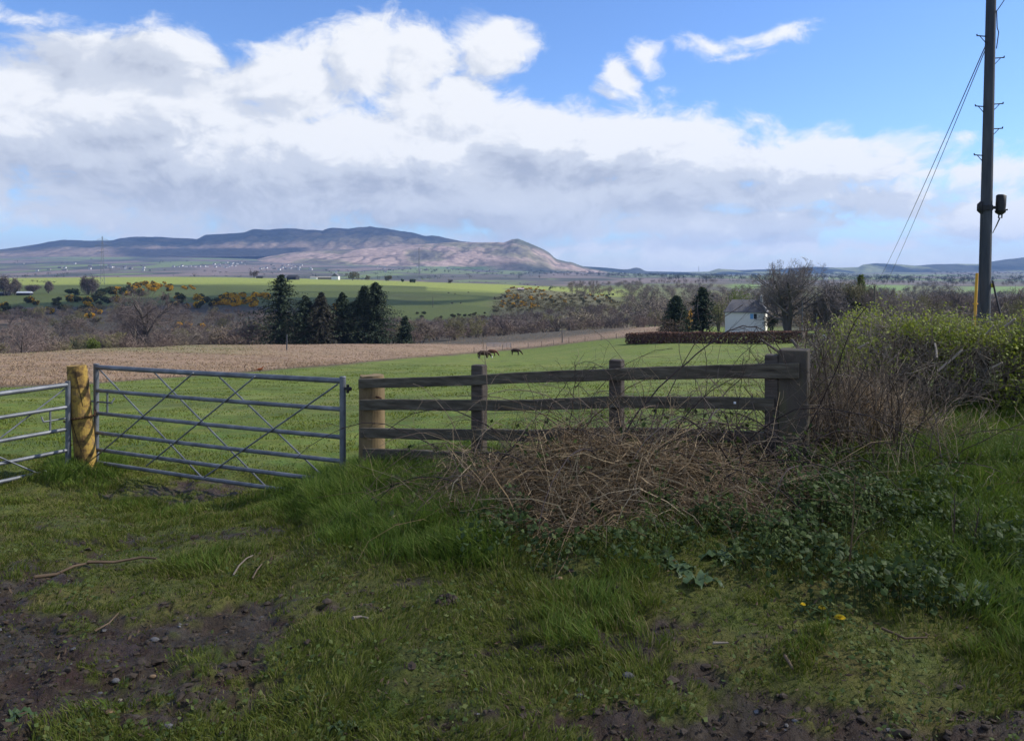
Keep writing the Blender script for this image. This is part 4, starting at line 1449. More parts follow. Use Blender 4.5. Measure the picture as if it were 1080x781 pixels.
# the village on the plain
hp = []
for k in range(3):
    w, d, hw, hr = ((11, 8, 5, 3), (16, 8, 4.5, 3), (9, 8, 6, 3.2))[k]
    m = MB(); box(m, (0, 0, hw / 2 - 1), (w, d, hw + 2))
    m.add([(-w / 2, -d / 2, hw), (-w / 2, d / 2, hw), (-w / 2, 0, hw + hr), (w / 2, -d / 2, hw), (w / 2, d / 2, hw), (w / 2, 0, hw + hr)], [[0, 1, 2], [3, 4, 5]])
    gable(m, -w / 2, w / 2, -d / 2, d / 2, hw + 0.02, hw + hr + 0.05, mi=1, over=0.3)
    hp.append(m.build('village_house', [mat('pale_village_render', [(0.42, 0.41, 0.39), (0.55, 0.54, 0.52)], 0.02, 0.9, rand=0.7) if k != 1 else STONE, SLATE]))
spots = [(112 + 6.5 * k, rng.uniform(281.5, 284), 1) for k in range(5)] + [(183 + 4.6 * k + rng.uniform(-1, 1), 281.3 + rng.uniform(-0.6, 0.6), 0) for k in range(9)]
spots += [(rng.uniform(225, 262), rng.uniform(276.5, 283), 0) for k in range(20)] + [(rng.uniform(262, 334), rng.uniform(279.5, 285), int(rng.integers(0, 3))) for k in range(34)]
spots += [(rng.uniform(20, 180), rng.uniform(278, 286), int(rng.integers(0, 3))) for k in range(16)] + [(rng.uniform(340, 480), rng.uniform(280, 288), int(rng.integers(0, 3))) for k in range(12)]
hu = [False] * 3
for (u, v, k) in spots:
    g = at_ground(u, v, 2300, 6000)
    if g[1] > 5600:
        g = on_ground(u, 4200 * rng.uniform(0.9, 1.15))
    if not hu[k]:
        hu[k] = True
        o = hp[k]
        o.location = Vector([float(c) for c in g])
        tag(o, 'tiny pale house of the distant village below the hills', 'house', 'houses of the distant village')
    else:
        o = copy_tree(hp[k], g, rng.uniform(-0.5, 0.5), float(rng.uniform(0.85, 1.3)))

# ------------------------------------------------------------------ pylons and mast
STEEL = mat('galvanised_lattice', [(0.16, 0.17, 0.18), (0.24, 0.25, 0.26)], 1.0, 0.6, metal=0.3)


def pylon(u, Y, vt, w0, label, th):
    g = on_ground(u, Y)
    H = EYE - (vt - HV) / F * Y - g[2]
    t = thing('pylon', g, label, 'pylon')
    m = MB()
    def wid(z):
        f = z / H
        return w0 * (1 - f) ** 1.0 * 0.5 + 0.9 * (1 - 0.6 * f) if f < 0.6 else w0 * 0.2 * (1 - (f - 0.6) * 2.0) + 0.5
    zs = np.linspace(0, 1, 10) ** 0.85 * H
    for sx, sy in ((1, 1), (1, -1), (-1, -1), (-1, 1)):
        tube(m, [(sx * wid(z) / 2, sy * wid(z) / 2, z - (0.5 if z == 0 else 0)) for z in zs], th, 4)
    for a, b in zip(zs[:-1], zs[1:]):
        wa, wb = wid(a) / 2, wid(b) / 2
        ca = [(wa, wa), (wa, -wa), (-wa, -wa), (-wa, wa)]
        cb = [(wb, wb), (wb, -wb), (-wb, -wb), (-wb, wb)]
        for k in range(4):
            j = (k + 1) % 4
            tube(m, [(*ca[k], a), (*cb[j], b)], th * 0.6, 3, cap=False)
            tube(m, [(*ca[j], a), (*cb[k], b)], th * 0.6, 3, cap=False)
    m.build('tower', STEEL, t, local=False)
    for f in (0.68, 0.8, 0.92):
        m = MB()
        l = w0 * (0.72 if f != 0.8 else 0.9)
        for s in (-1, 1):
            tube(m, [(0, 0, H * f), (s * l, 0, H * f + 0.2)], th * 0.8, 4)
            tube(m, [(0, 0, H * (f + 0.045)), (s * l, 0, H * f + 0.2)], th * 0.6, 4)
            tube(m, [(s * l, 0, H * f + 0.2), (s * l, 0, H * f - 2.0)], th * 0.6, 4)
        m.build('cross_arm', STEEL, t, local=False)
    t.rotation_euler = (0, 0, 0.5)
    return t


pylon(108, 1050, 249, 9, 'tall dark steel pylon on the far crest at left', 0.17)
pylon(442, 2000, 261, 9, 'faint pale steel pylon on the far crest beyond the spruces', 0.20)
mg = np.array(P(737, 287, 7950))
mt_ = thing('mast', mg, 'tiny radio mast on the skyline of the far wooded hills', 'mast')
m = MB(); tube(m, [(0, 0, -40), (0, 0, 60)], [2.5, 1.2], 6)
for q in (20, 40):
    box(m, (0, 0, q), (6, 6, 3))
m.build('tower', STEEL, mt_, local=False)

# ------------------------------------------------------------------ unseen clouds, placed and shaped for the shade they cast
shade_cloud('cloud', 420.0, [(-6, -32.5, 0, 34, 40), (-44, -28.5, 0, 30, 36), (26, -46, 0, 30, 40), (-78, -22.5, 0, 34, 34)], 71, shade_cloud_mat)
shade_cloud('cloud', 900.0, [(-620, 760, -20, 330, 300), (-350, 800, -20, 300, 270), (-120, 690, -20, 170, 170), (-200, 560, -20, 220, 190), (-620, 420, -20, 300, 160)], 72, thin_shade_cloud_mat)

shade_cloud('cloud', 4800.0, [(-2300, 8300, 380, 1500, 700), (-900, 8500, 420, 1300, 620), (-3600, 8200, 250, 1400, 700)], 73, shade_cloud_mat)

# ------------------------------------------------------------------ gates, fence, poles
GALV = mat('galvanised_steel', [(0.085, 0.093, 0.105), (0.14, 0.15, 0.165), (0.22, 0.23, 0.245)], 6.0, 0.55, metal=0.4, spec=0.5, bump=0.0008, bscale=60)
BLACKM = mat('black_iron', [(0.02, 0.02, 0.022), (0.035, 0.035, 0.04)], 10, 0.55, metal=0.2)
RUST = mat('rusty_chain', [(0.06, 0.035, 0.02), (0.11, 0.06, 0.035)], 30.0, 0.85, metal=0.3)
WOOD_DARK = mat('weathered_dark_timber', [(0.045, 0.036, 0.030), (0.085, 0.07, 0.058), (0.12, 0.10, 0.085)], 5.0, 0.9, stretch=(1, 1, 7), bump=0.004, bscale=22, detail=9)
RAILW = mat('weathered_rail_timber', [(0.045, 0.038, 0.028), (0.088, 0.075, 0.054), (0.145, 0.125, 0.095)], 4.0, 0.9, stretch=(1.2, 1.2, 9), bump=0.004, bscale=18, detail=9)
MOSSW = mat('mossy_timber', [(0.05, 0.041, 0.033), (0.09, 0.075, 0.06), (0.10, 0.09, 0.05), (0.11, 0.11, 0.04)], 3.0, 0.95, lo=0.3, hi=0.85, stretch=(2, 2, 0.7), bump=0.004, bscale=25)
POSTY = mat('lichened_post', [(0.06, 0.038, 0.018), (0.17, 0.105, 0.035), (0.34, 0.225, 0.05), (0.20, 0.13, 0.05)], 7.0, 0.9, stretch=(1, 1, 1.1), bump=0.006, bscale=18, detail=10, lo=0.37, hi=0.62)
POSTT = mat('tan_post', [(0.10, 0.07, 0.04), (0.20, 0.145, 0.075), (0.27, 0.20, 0.105)], 5.0, 0.9, stretch=(1, 1, 0.5), bump=0.004, bscale=20, detail=9)
CRACK = mat('dark_split', [(0.02, 0.013, 0.008), (0.05, 0.032, 0.018)], 10, 0.95)


def round_post(name, top, bot, r0, r1, m, parent=None, seed=0, end=0.0, sides=28):
    """a round timber: out-of-true section, slightly chamfered sawn top, a grain of shallow flutes"""
    top, bot = np.asarray(top, float), np.asarray(bot, float)
    b = MB()
    K = 30
    an = np.arange(sides) * 2 * math.pi / sides
    rings = []
    for k in range(K):
        f = k / (K - 1)
        c = bot + (top - bot) * f
        r = r1 + (r0 - r1) * f
        w = 1 + 0.03 * np.sin(an * 2 + seed) + 0.045 * (fbm(an * 2.4 + seed, np.full(sides, f * 3.0), 4, seed) - 0.5)
        if k == K - 1:
            w = w * 0.93
        rings.append(np.stack([c[0] + np.cos(an) * r * w, c[1] + np.sin(an) * r * w, np.full(sides, c[2] + (0.0 if k < K - 1 else 0.006)) + (0.012 * (vnoise(an * 2, an * 0 + seed, 4) - .5) if k >= K - 2 else 0)], 1))
    v = np.concatenate(rings)
    f = [[k * sides + i, k * sides + (i + 1) % sides, (k + 1) * sides + (i + 1) % sides, (k + 1) * sides + i] for k in range(K - 1) for i in range(sides)]
    b.add(v, f)
    ct = rings[-1].mean(0)[None]
    b.add(np.concatenate([rings[-1], ct]), [[i, (i + 1) % sides, sides] for i in range(sides)])
    return b.build(name, m, parent, smooth=False)


class Gate:
    def __init__(self, A, B, ztA, ztB, H):
        self.A, self.B, self.zA, self.zB, self.H = np.array(A, float), np.array(B, float), ztA, ztB, H

    def p(self, s, d):
        """s along from A to B, d down from the top rail"""
        q = self.A + (self.B - self.A) * s
        return np.array([q[0], q[1], self.zA + (self.zB - self.zA) * s - d])


def build_gate(label, g, drops, rods, latch_s, hinge_s, group='field gates of galvanised tube'):
    t = thing('farm_gate', g.p(0, g.H), label, 'gate', group)
    L = np.linalg.norm(g.B - g.A)
    b = MB(); tube(b, [g.p(0, 0), g.p(0.5, 0.004), g.p(1, 0)], 0.027, 12); b.build('top_rail', GALV, t, smooth=True)
    for d in drops:
        b = MB(); tube(b, [g.p(0.006, d), g.p(0.5, d + 0.006), g.p(0.994, d)], 0.0215, 12); b.build('bar', GALV, t, smooth=True)
    for s in (0, 1):
        b = MB(); tube(b, [g.p(s, -0.03), g.p(s, g.H + 0.03)], 0.030, 12)
        box(b, g.p(s, -0.035), (0.05, 0.05, 0.012))
        b.build('stile', GALV, t, smooth=True)
    n = np.cross(np.append(g.B - g.A, 0), [0, 0, 1.0]); n = n / np.linalg.norm(n)
    for k, (s0, d0, s1, d1) in enumerate(rods):
        o = n * (0.030 if k % 2 else -0.030)
        b = MB(); tube(b, [g.p(s0, d0) + o, g.p(s1, d1) + o], 0.0085, 8); b.build('brace_rod', GALV, t, smooth=True)
    # sliding latch: a short upright between two bars with a bolt through the stile
    dd = drops[0] + 0.02, drops[1] - 0.02
    sg = 1 if latch_s < 0.5 else -1
    b = MB()
    tube(b, [g.p(latch_s + sg * 0.055, dd[0] - 0.02), g.p(latch_s + sg * 0.055, dd[1] + 0.02)], 0.011, 8)
    m_ = (dd[0] + dd[1]) / 2
    tube(b, [g.p(latch_s - sg * 0.035, m_), g.p(latch_s + sg * 0.075, m_)], 0.010, 8)
    tube(b, [g.p(latch_s + sg * 0.075, m_), g.p(latch_s + sg * 0.075, m_ - 0.05) - n * 0.04], 0.009, 8)
    b.build('latch', GALV, t, smooth=True)
    for d in (0.07, g.H - 0.12):
        b = MB()
        q = g.p(hinge_s, d)
        dirn = np.append((g.B - g.A) / L, 0) * (1 if hinge_s > 0.5 else -1)
        tube(b, [q - dirn * 0.02, q + dirn * 0.10], 0.014, 8)
        tube(b, [q + dirn * 0.06 - [0, 0, 0.04], q + dirn * 0.06 + [0, 0, 0.04]], 0.014, 8)
        box(b, q + dirn * 0.085, (0.03, 0.03, 0.035), bev=0.004)
        b.build('hinge', BLACKM, t, smooth=True)
    return t


a, b_ = P(101.5, 387, 9.3), P(361.5, 401.5, 7.55)
g1 = Gate(a[:2], b_[:2], a[2], b_[2], 1.10)
dr = (0.268, 0.53, 0.755, 0.95, 1.10)
build_gate('shut grey tubular gate between the yellow post and the fence', g1, dr,
           [(0.0, 0.02, .467, 1.10), (.0, 1.05, .455, 0.0), (.253, 0.0, .72, 1.10), (.25, 1.05, .70, 0.0), (.527, 0.0, 1.0, 1.10), (.5, 1.08, .99, 0.03)], 0.0, 1.0)
a = P(72.0, 405.5, 9.05)
dL = np.array([-0.545, -0.838])
b2 = a[:2] + dL * 3.6
g2 = Gate(b2, a[:2], a[2] - 0.06, a[2], 1.06)
build_gate('second grey tubular gate running out of view left of the yellow post', g2, (0.250, 0.497, 0.735, 0.925, 1.06),
           [(1.0, 0.03, .55, 1.06), (.96, 1.05, .52, 0.0), (.75, 0.0, .28, 1.06), (.72, 1.05, .26, 0.0), (.5, 0.0, 0.0, 1.06)], 1.0, 0.0)

# yellow lichened gate post with its spiral splits
pt, pb = P(81.0, 386, 9.16), P(91.5, 497, 9.16)
pb = pb + (pb - pt) * 0.35
gp_ = thing('gate_post', on_ground(91, 9.16), 'leaning round post yellow with lichen between the two gates', 'post')
round_post('post_body', pt, pb, 0.110, 0.117, POSTY, gp_, 3)
for k, (a0, a1, z0, z1, w) in enumerate([(-2.5, -0.9, 0.06, 0.60, 0.007), (-1.25, -0.85, 0.62, 0.97, 0.006)]):
    q = []
    for f in np.linspace(0, 1, 14):
        z = z1 + (z0 - z1) * f
        an = a0 + (a1 - a0) * f
        c = pb + (pt - pb) * ((z * 1.0 + 0.35) / 1.35)
        q.append([c[0] + math.cos(an) * 0.1135, c[1] + math.sin(an) * 0.1135, c[2]])
    b = MB(); tube(b, q, np.concatenate([[0.002], np.full(12, w * 0.6), [0.002]]), 5)
    b.build('split', CRACK, gp_)
# chain round the post to the gate
ch = thing('chain', P(88, 441, 9.0), 'rusty chain looped round the yellow gate post', 'chain')
b = MB()
cpts = []
c0 = pt + (pb - pt) * (0.50 / 1.35)
for f in np.linspace(0, 1, 26):
    an = math.pi * 1.02 + f * math.pi * 0.98
    cpts.append(np.array([c0[0] + math.cos(an) * 0.127, c0[1] + math.sin(an) * 0.127, c0[2] + 0.02 * math.sin(f * 3) - 0.02 + 0.05 * f]))
e1 = g1.p(0.0, 0.46)
for f in np.linspace(0.1, 1, 6):
    cpts.append(cpts[25] * (1 - f) + e1 * f - np.array([0, 0, 0.03 * math.sin(f * 3.1)]))
e0 = g2.p(0.985, 0.40)
cpts = [e0 * (1 - f) + cpts[0] * f - np.array([0, 0, 0.02 * math.sin(f * 3.1)]) for f in np.linspace(0, 0.92, 6)] + cpts
for k in range(len(cpts) - 1):
    p, q = cpts[k], cpts[k + 1]
    d = (q - p) / max(np.linalg.norm(q - p), 1e-6)
    s = np.cross(d, [0, 0, 1.0]) if k % 2 else np.array([0, 0, 1.0])
    s = s / max(np.linalg.norm(s), 1e-6)
    l, w = np.linalg.norm(q - p) * 0.66, 0.011
    lp = [(p + q) / 2 + d * l * math.cos(t_) + s * w * math.sin(t_) for t_ in np.linspace(0, 2 * math.pi, 10)]
    tube(b, lp, 0.0042, 5, cap=False)
b.build('links', RUST, ch, smooth=True)

# post and rail fence
FA, FB = (383, 7.45), (838, 5.85)


def fence_pt(u, v, off=0.0):
    """a point of the fence's plane at a pixel column"""
    A = np.array([(FA[0] - CU) / F * FA[1], FA[1]])
    B = np.array([(FB[0] - CU) / F * FB[1], FB[1]])
    d = B - A
    k = (u - CU) / F
    s = (k * A[1] - A[0]) / (d[0] - k * d[1])
    q = A + d * s
    Y = q[1]
    n = np.array([d[1], -d[0]]) / np.linalg.norm(d)
    if n[1] > 0:
        n = -n
    return np.array([q[0] + n[0] * off, q[1] + n[1] * off, EYE - (v - HV) / F * Y])


fence = thing('timber_fence', fence_pt(600, 500) * [1, 1, 0] + [0, 0, 0.4], 'weathered dark post and rail fence tangled with brambles', 'fence')
_d = fence_pt(838, 400)[:2] - fence_pt(383, 400)[:2]
fd = np.append(_d / np.linalg.norm(_d), 0)
fn = np.array([fd[1], -fd[0], 0])
if fn[1] > 0:
    fn = -fn


def rail(pts, th=0.038, seed=0):
    """sawn board following (u, top v, bottom v) with rounded edges, slight waviness and ragged ends"""
    b = MB()
    K = 40
    us = np.array([p[0] for p in pts]); vt = np.array([p[1] for p in pts]); vb = np.array([p[2] for p in pts])
    rings = []
    s = np.linspace(0, 1, K)
    for k in range(K):
        u = us[0] + (us[-1] - us[0]) * s[k]
        top = fence_pt(u, np.interp(u, us, vt)); bot = fence_pt(u, np.interp(u, us, vb))
        wob = 0.006 * (vnoise(s[k] * 9, seed, 3) - 0.5)
        top[2] += wob + 0.004 * (vnoise(s[k] * 31, seed, 5) - .5); bot[2] += wob + 0.004 * (vnoise(s[k] * 27, seed, 6) - .5)
        c = 0.005
        f = fn * th
        h = np.array([0, 0, 1.0])
        rings.append(np.array([bot + h * c, bot + fn * c, bot + f - fn * c, bot + f + h * c, top + f - h * c, top + f - fn * c, top + fn * c, top - h * c]))
    v = np.concatenate(rings)
    f = [[k * 8 + i, k * 8 + (i + 1) % 8, (k + 1) * 8 + (i + 1) % 8, (k + 1) * 8 + i] for k in range(K - 1) for i in range(8)]
    b.add(v, f)
    b.add(rings[0], [[7, 6, 5, 4, 3, 2, 1, 0]]); b.add(rings[-1], [[0, 1, 2, 3, 4, 5, 6, 7]])
    return b.build('rail', RAILW, fence)


rail([(380.5, 399.2, 408.9), (470, 396.2, 406.4), (502, 395, 405.5), (600, 390.4, 402.2), (690, 386.6, 400), (760, 384.4, 398.4), (843, 382.2, 398.6)], seed=1)
rail([(381.8, 420.7, 431.8), (470, 420.8, 432.0), (560, 421, 432.5), (650, 417, 429.5), (760, 418, 430.4), (817, 420.0, 432.8)], seed=2)
rail([(382, 450.7, 460.8), (470, 451.7, 463.0), (560, 452.5, 464.5), (650, 449.5, 462), (760, 452.4, 464.8), (806, 454.6, 467.0)], seed=3)
rail([(385, 472.0, 483), (470, 475.2, 486.4), (560, 478, 489.5), (650, 473, 485), (760, 472.5, 483.5), (807, 479.5, 489.5)], seed=4)


def square_post(u0, u1, vt, off, depth, m, label=None, seed=0, base=520):
    uc = (u0 + u1) / 2
    c = fence_pt(uc, 400, off)
    w = (u1 - u0) / F * c[1]
    top = EYE - (vt - HV) / F * c[1]
    bot = float(ground_z(c[0], c[1])) - 0.3
    R = np.array([[fd[0], -fn[0], 0], [fd[1], -fn[1], 0], [0, 0, 1]])
    b = MB()
    box(b, (c[0], c[1], (top + bot) / 2), (w, depth, top - bot), R, bev=0.007)
    o = b.build('post', m, fence)
    if label:
        o['label'] = label
    return o


square_post(495.5, 509.0, 384.5, -0.055, 0.10, WOOD_DARK)
square_post(641.5, 655, 379, -0.055, 0.10, WOOD_DARK)
square_post(806.5, 820.0, 373.6, -0.055, 0.10, WOOD_DARK)
o = square_post(821.5, 850.5, 368, -0.115, 0.22, MOSSW, 'thick square mossy end post of the fence')
o.data.materials[0] = MOSSW
pt2 = fence_pt(384, 398, -0.125); pb2 = np.array([pt2[0] - 0.0, pt2[1], float(ground_z(pt2[0], pt2[1])) - 0.4])
o = round_post('post', pt2, pb2, 0.117, 0.122, POSTT, fence, 8)
o['label'] = 'round tan post at the gate end of the fence'
# hook in the round post
b = MB(); q = pt2 + np.array([0.06, -0.112, -0.18]); tube(b, [q, q + [0.03, -0.03, 0.0], q + [0.055, -0.03, -0.012]], [0.012, 0.012, 0.006], 6); b.build('gate_hook', RUST, fence)
# small white fence tags
b = MB()
q = fence_pt(776, 423.6, 0.041); box(b, q, (0.016, 0.006, 0.016)); b.build('tag', PVC, fence)

# the tall pole
POLEW = mat('old_pole_timber', [(0.036, 0.042, 0.054), (0.058, 0.064, 0.076), (0.085, 0.09, 0.10)], 2.5, 0.85, stretch=(3, 3, 0.35), bump=0.003, bscale=14)
ORANGE = mat('yellow_guard_paint', [(0.55, 0.27, 0.03), (0.66, 0.36, 0.05)], 4, 0.6)
YP = 18.0
pbt, ptp = P(1037.6, 342, YP), P(1046.2, -40, YP)
pdir = (ptp - pbt) / (ptp[2] - pbt[2])


def pole_at(v):
    z = EYE - (v - HV) / F * YP
    return pbt + pdir * (z - pbt[2])


pole = thing('utility_pole', [pole_at(380)[0], YP, float(ground_z(pole_at(380)[0], YP))], 'tall grey wooden utility pole with climbing steps behind the hedge', 'utility pole')
zg = float(ground_z(pole_at(380)[0], YP)) - 0.6
b = MB()
pz = np.linspace(zg, ptp[2], 24)
tube(b, [pbt + pdir * (z - pbt[2]) for z in pz], np.interp(pz, [zg, pbt[2], ptp[2]], [0.138, 0.128, 0.098]), 24)
b.build('shaft', POLEW, pole, smooth=True)


def step(v, s):
    b = MB()
    c = pole_at(v)
    r = 0.125
    a0 = c + [s * (r - 0.03), 0, 0]; a1 = c + [s * (r + 0.19), -0.02, 0.01]
    tube(b, [a0, a1], 0.013, 6); tube(b, [a1 - [s * 0.012, 0, 0.0], a1 + [0, 0, 0.035]], 0.013, 6)
    tube(b, [c + [s * (r - 0.02), 0, -0.14], c + [s * (r + 0.11), -0.01, 0.0]], 0.008, 6)
    b.build('climbing_step', BLACKM, pole)


for v, s in ((38.5, -1), (112.5, -1), (164, -1), (61.5, 1), (110, 1), (136, 1)):
    step(v, s)
c = P(1055.5, 214, YP - 0.05)
b = MB()
tube(b, [c + [-0.01, 0, -0.17], c + [0.0, 0, -0.05], c + [0.012, 0, 0.16], c + [0.014, 0, 0.185]], [0.098, 0.105, 0.105, 0.075], 16)
tube(b, [c + [-0.01, 0, -0.17], c + [-0.01, 0, -0.22], c + [-0.01, 0, -0.27]], [0.115, 0.10, 0.03], 14)
for q in (-0.04, 0.03):
    tube(b, [c + [q, 0, -0.24], c + [q - 0.01, 0, -0.34]], 0.015, 6)
tube(b, [c + [0.05, 0, -0.16], c + [0.15, 0, -0.15]], 0.02, 6)
b.build('cable_joint_canister', BLACKM, pole, smooth=True)
b = MB(); q = pole_at(219)
tube(b, [q + [0.05, -0.02, 0], [c[0] - 0.06, c[1], q[2]]], 0.035, 8)
tube(b, [q + [-0.02, -0.02, 0.05], q + [-0.02, -0.02, -0.06]], 0.14, 16)
b.build('bracket', BLACKM, pole, smooth=True)
b = MB(); q = pole_at(219) + [-0.13, -0.04, 0.0]
tube(b, [q + [0, 0.0, 0.13], q + [-0.04, 0, 0.06], q + [-0.045, 0, -0.06], q + [0.0, 0, -0.13]], [0.03, 0.06, 0.06, 0.03], 10)
b.build('cable_coil', BLACKM, pole, smooth=True)
b = MB()
for dq in (0, 0.02):
    tube(b, [c + [-0.03 + dq, 0, -0.33], P(1051, 237 + 60 * dq, YP - 0.1), pole_at(246) + [0.115, -0.06, 0]], 0.008, 5)
tube(b, [pole_at(12) + [0.10, -0.05, 0], pole_at(30) + [0.12, -0.05, 0], P(1053.3, 34, YP - .05), pole_at(52) + [0.115, -0.05, 0]], 0.011, 5)
tube(b, [pole_at(228) + [-0.13, -0.07, 0], pole_at(262) + [-0.145, -0.06, 0], pole_at(292) + [-0.15, -0.06, 0], pole_at(345) + [-0.10, -0.1, 0]], 0.006, 5)
b.build('down_lead', BLACKM, pole, smooth=True)
b = MB(); box(b, pole_at(301) + [0.118, -0.07, 0], (0.05, 0.03, 0.09), bev=0.006); b.build('plate', mat('yellow_plate', [(0.5, 0.42, 0.05), (0.6, 0.5, 0.08)], 5, 0.5), pole)

gu = thing('stay_guard', P(1026, 360, YP - 0.2), 'slim orange yellow stay guard leaning beside the tall pole', 'stay guard')
b = MB(); box_top, box_bot = P(1030.4, 288, YP - 0.25), P(1026.5, 365, YP - 0.25)
tube(b, [box_bot, box_top], 0.030, 8); box(b, (box_bot * 0.42 + box_top * 0.58), (0.10, 0.05, 0.03), bev=0.004)
b.build('guard_tube', ORANGE, gu, smooth=True)


def cable(name, p0, p1, sag, r0, r1, label, n=40, group=None):
    p0, p1 = np.asarray(p0, float), np.asarray(p1, float)
    f = np.linspace(0, 1, n)
    q = p0[None] * (1 - f[:, None]) + p1[None] * f[:, None]
    q[:, 2] -= sag * 4 * f * (1 - f)
    b = MB(); tube(b, q, r0 + (r1 - r0) * f, 6)
    t = b.build(name, BLACKM, smooth=True)
    return tag(t, label, 'cable', group)


p0 = pole_at(46) + [-0.11, -0.06, 0]
fp_ = on_ground(923, 92)
ctop = P(922.5, 303, 92)
cable('overhead_cable', p0, ctop + [0, 0, 0.05], 0.35, 0.012, 0.012, 'upper black overhead cable sloping left from the pole')
cable('overhead_cable', p0 + [0.01, 0.0, -0.05], P(931, 306, 80), 0.25, 0.010, 0.010, 'thinner lower overhead cable sloping left from the pole')
cable('overhead_cable', pole_at(12) + [0.11, -0.05, 0], P(1075, -26, 14), 0.02, 0.010, 0.010, 'short black cable leaving the pole at the top edge')
cable('ground_cable', pole_at(296) + [0.13, -0.08, 0], P(1057.5, 338, YP - 0.4), 0.05, 0.020, 0.020, 'thick black cable hanging from the pole into the hedge')


def plain_pole(u, Y, vt, r, label, name='low_pole', m=None):
    g = on_ground(u, Y)
    b = MB(); t = P(u, vt, Y)
    tube(b, [g - [0, 0, 0.4], (g + t) / 2, t], [r, r * 0.9, r * 0.75], 8)
    box(b, t + [0, 0, 0.02], (r * 1.7, r * 1.7, 0.04), bev=0.008)
    o = b.build(name, m or POLEW, smooth=True)
    return tag(o, label, 'pole')


plain_pole(922.5, 92, 302, 0.13, 'low brown pole where the overhead cables end', m=BARK)
plain_pole(846, 120, 318, 0.10, 'slim pole under the great bare tree', m=POLEW)
plain_pole(861, 105, 331, 0.09, 'short pole beside the little white sign')
plain_pole(302.5, 140, 353, 0.13, 'lone grey pole in the rushes before the spruces')
plain_pole(593, 210, 345, 0.16, 'lone dark pole at the edge of the rushes right of the cows', m=BARK)
plain_pole(456.5, 640, 313, 0.22, 'tiny pole on the shaded pasture beyond the spruces', m=BARK)
# white sign
sg = P(869.2, 355.3, 60)
st = thing('sign', [sg[0], sg[1], float(ground_z(sg[0], sg[1]))], 'little white square sign with a dark mark beyond the fence end', 'sign')
b = MB(); box(b, sg, (0.36, 0.02, 0.36), bev=0.006); b.build('sign_panel', PVC, st)
b = MB(); box(b, sg + [0.0, -0.014, -0.01], (0.16, 0.008, 0.05)); b.build('dark_mark', BLACKM, st)
b = MB(); gz = float(ground_z(sg[0], sg[1])); tube(b, [(sg[0], sg[1] + 0.03, gz - 0.3), (sg[0], sg[1] + 0.03, sg[2] + 0.15)], 0.03, 8); b.build('sign_post', POLEW, st)

# clipped copper hedge by the house
BEECH = mat('copper_beech_leaves', [(0.085, 0.042, 0.032), (0.14, 0.072, 0.054), (0.18, 0.10, 0.07)], 1.0, 0.9, tint=0.6)


def hedge_box(name, path, hgt, wid, n, size, m, label, tw=None, seed=1, twigs=0):
    r = np.random.default_rng(seed)
    path = np.array(path, float)
    seg = np.linalg.norm(np.diff(path, axis=0), axis=1)
    cum = np.concatenate([[0], np.cumsum(seg)])
    s = r.uniform(0, cum[-1], n)
    c = np.stack([np.interp(s, cum, path[:, k]) for k in range(2)], 1)
    dr_ = (path[-1] - path[0]) / np.linalg.norm(path[-1] - path[0])
    nn = np.array([-dr_[1], dr_[0]])
    a, z = r.uniform(-1, 1, n), r.uniform(0, 1, n)
    face = r.uniform(0, 1, n)
    a = np.where(face < 0.45, np.sign(a) * r.uniform(0.8, 1.05, n), a)
    z = np.where(face > 0.70, r.uniform(0.88, 1.04, n), z)
    hh = hgt * (0.94 + 0.12 * vnoise(s / 3.0, a * 0 + seed, seed))
    x = c[:, 0] + nn[0] * a * wid / 2
    y = c[:, 1] + nn[1] * a * wid / 2
    gz = ground_z(x, y, False)
    t = thing(name, [c[0, 0], c[0, 1], float(gz[0])], label, 'hedge')
    b = MB()
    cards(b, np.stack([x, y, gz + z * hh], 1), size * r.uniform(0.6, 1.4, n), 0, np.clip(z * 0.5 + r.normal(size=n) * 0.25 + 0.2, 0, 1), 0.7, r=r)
    b.build('foliage', m, t)
    b = MB()
    k = max(40, twigs)
    s = r.uniform(0, cum[-1], k)
    c = np.stack([np.interp(s, cum, path[:, q]) for q in range(2)], 1)
    gz = ground_z(c[:, 0], c[:, 1], False)
    p = np.zeros((k, 3, 3))
    p[:, 0, :2] = c; p[:, 0, 2] = gz - 0.2
    p[:, 1, :2] = c + r.normal(size=(k, 2)) * 0.1 * wid; p[:, 1, 2] = gz + hgt * 0.5
    p[:, 2, :2] = c + r.normal(size=(k, 2)) * 0.2 * wid; p[:, 2, 2] = gz + hgt * 0.95
    batch_tubes(b, p, np.array([0.05, 0.035, 0.012]) * hgt / 1.6, 4)
    b.build('stems', BARK, t)
    return t


hedge_box('clipped_hedge', [at_ground(662, 363, 60, 300)[:2], at_ground(740, 362, 60, 300)[:2], at_ground(850, 361, 60, 300)[:2]], 1.9, 1.9, 15000, 0.30, BEECH, 'low reddish brown clipped hedge in front of the house', seed=4)
hedge_box('field_hedge', [on_ground(846, 118)[:2], on_ground(900, 112)[:2], on_ground(1000, 108)[:2]], 1.5, 2.2, 5000, 0.28, mat('brown_hedge_twigs', [(0.08, 0.065, 0.05), (0.12, 0.10, 0.06)], 1.0, 0.9, tint=0.6), 'low dull brown field hedge behind the fence end post', seed=5)

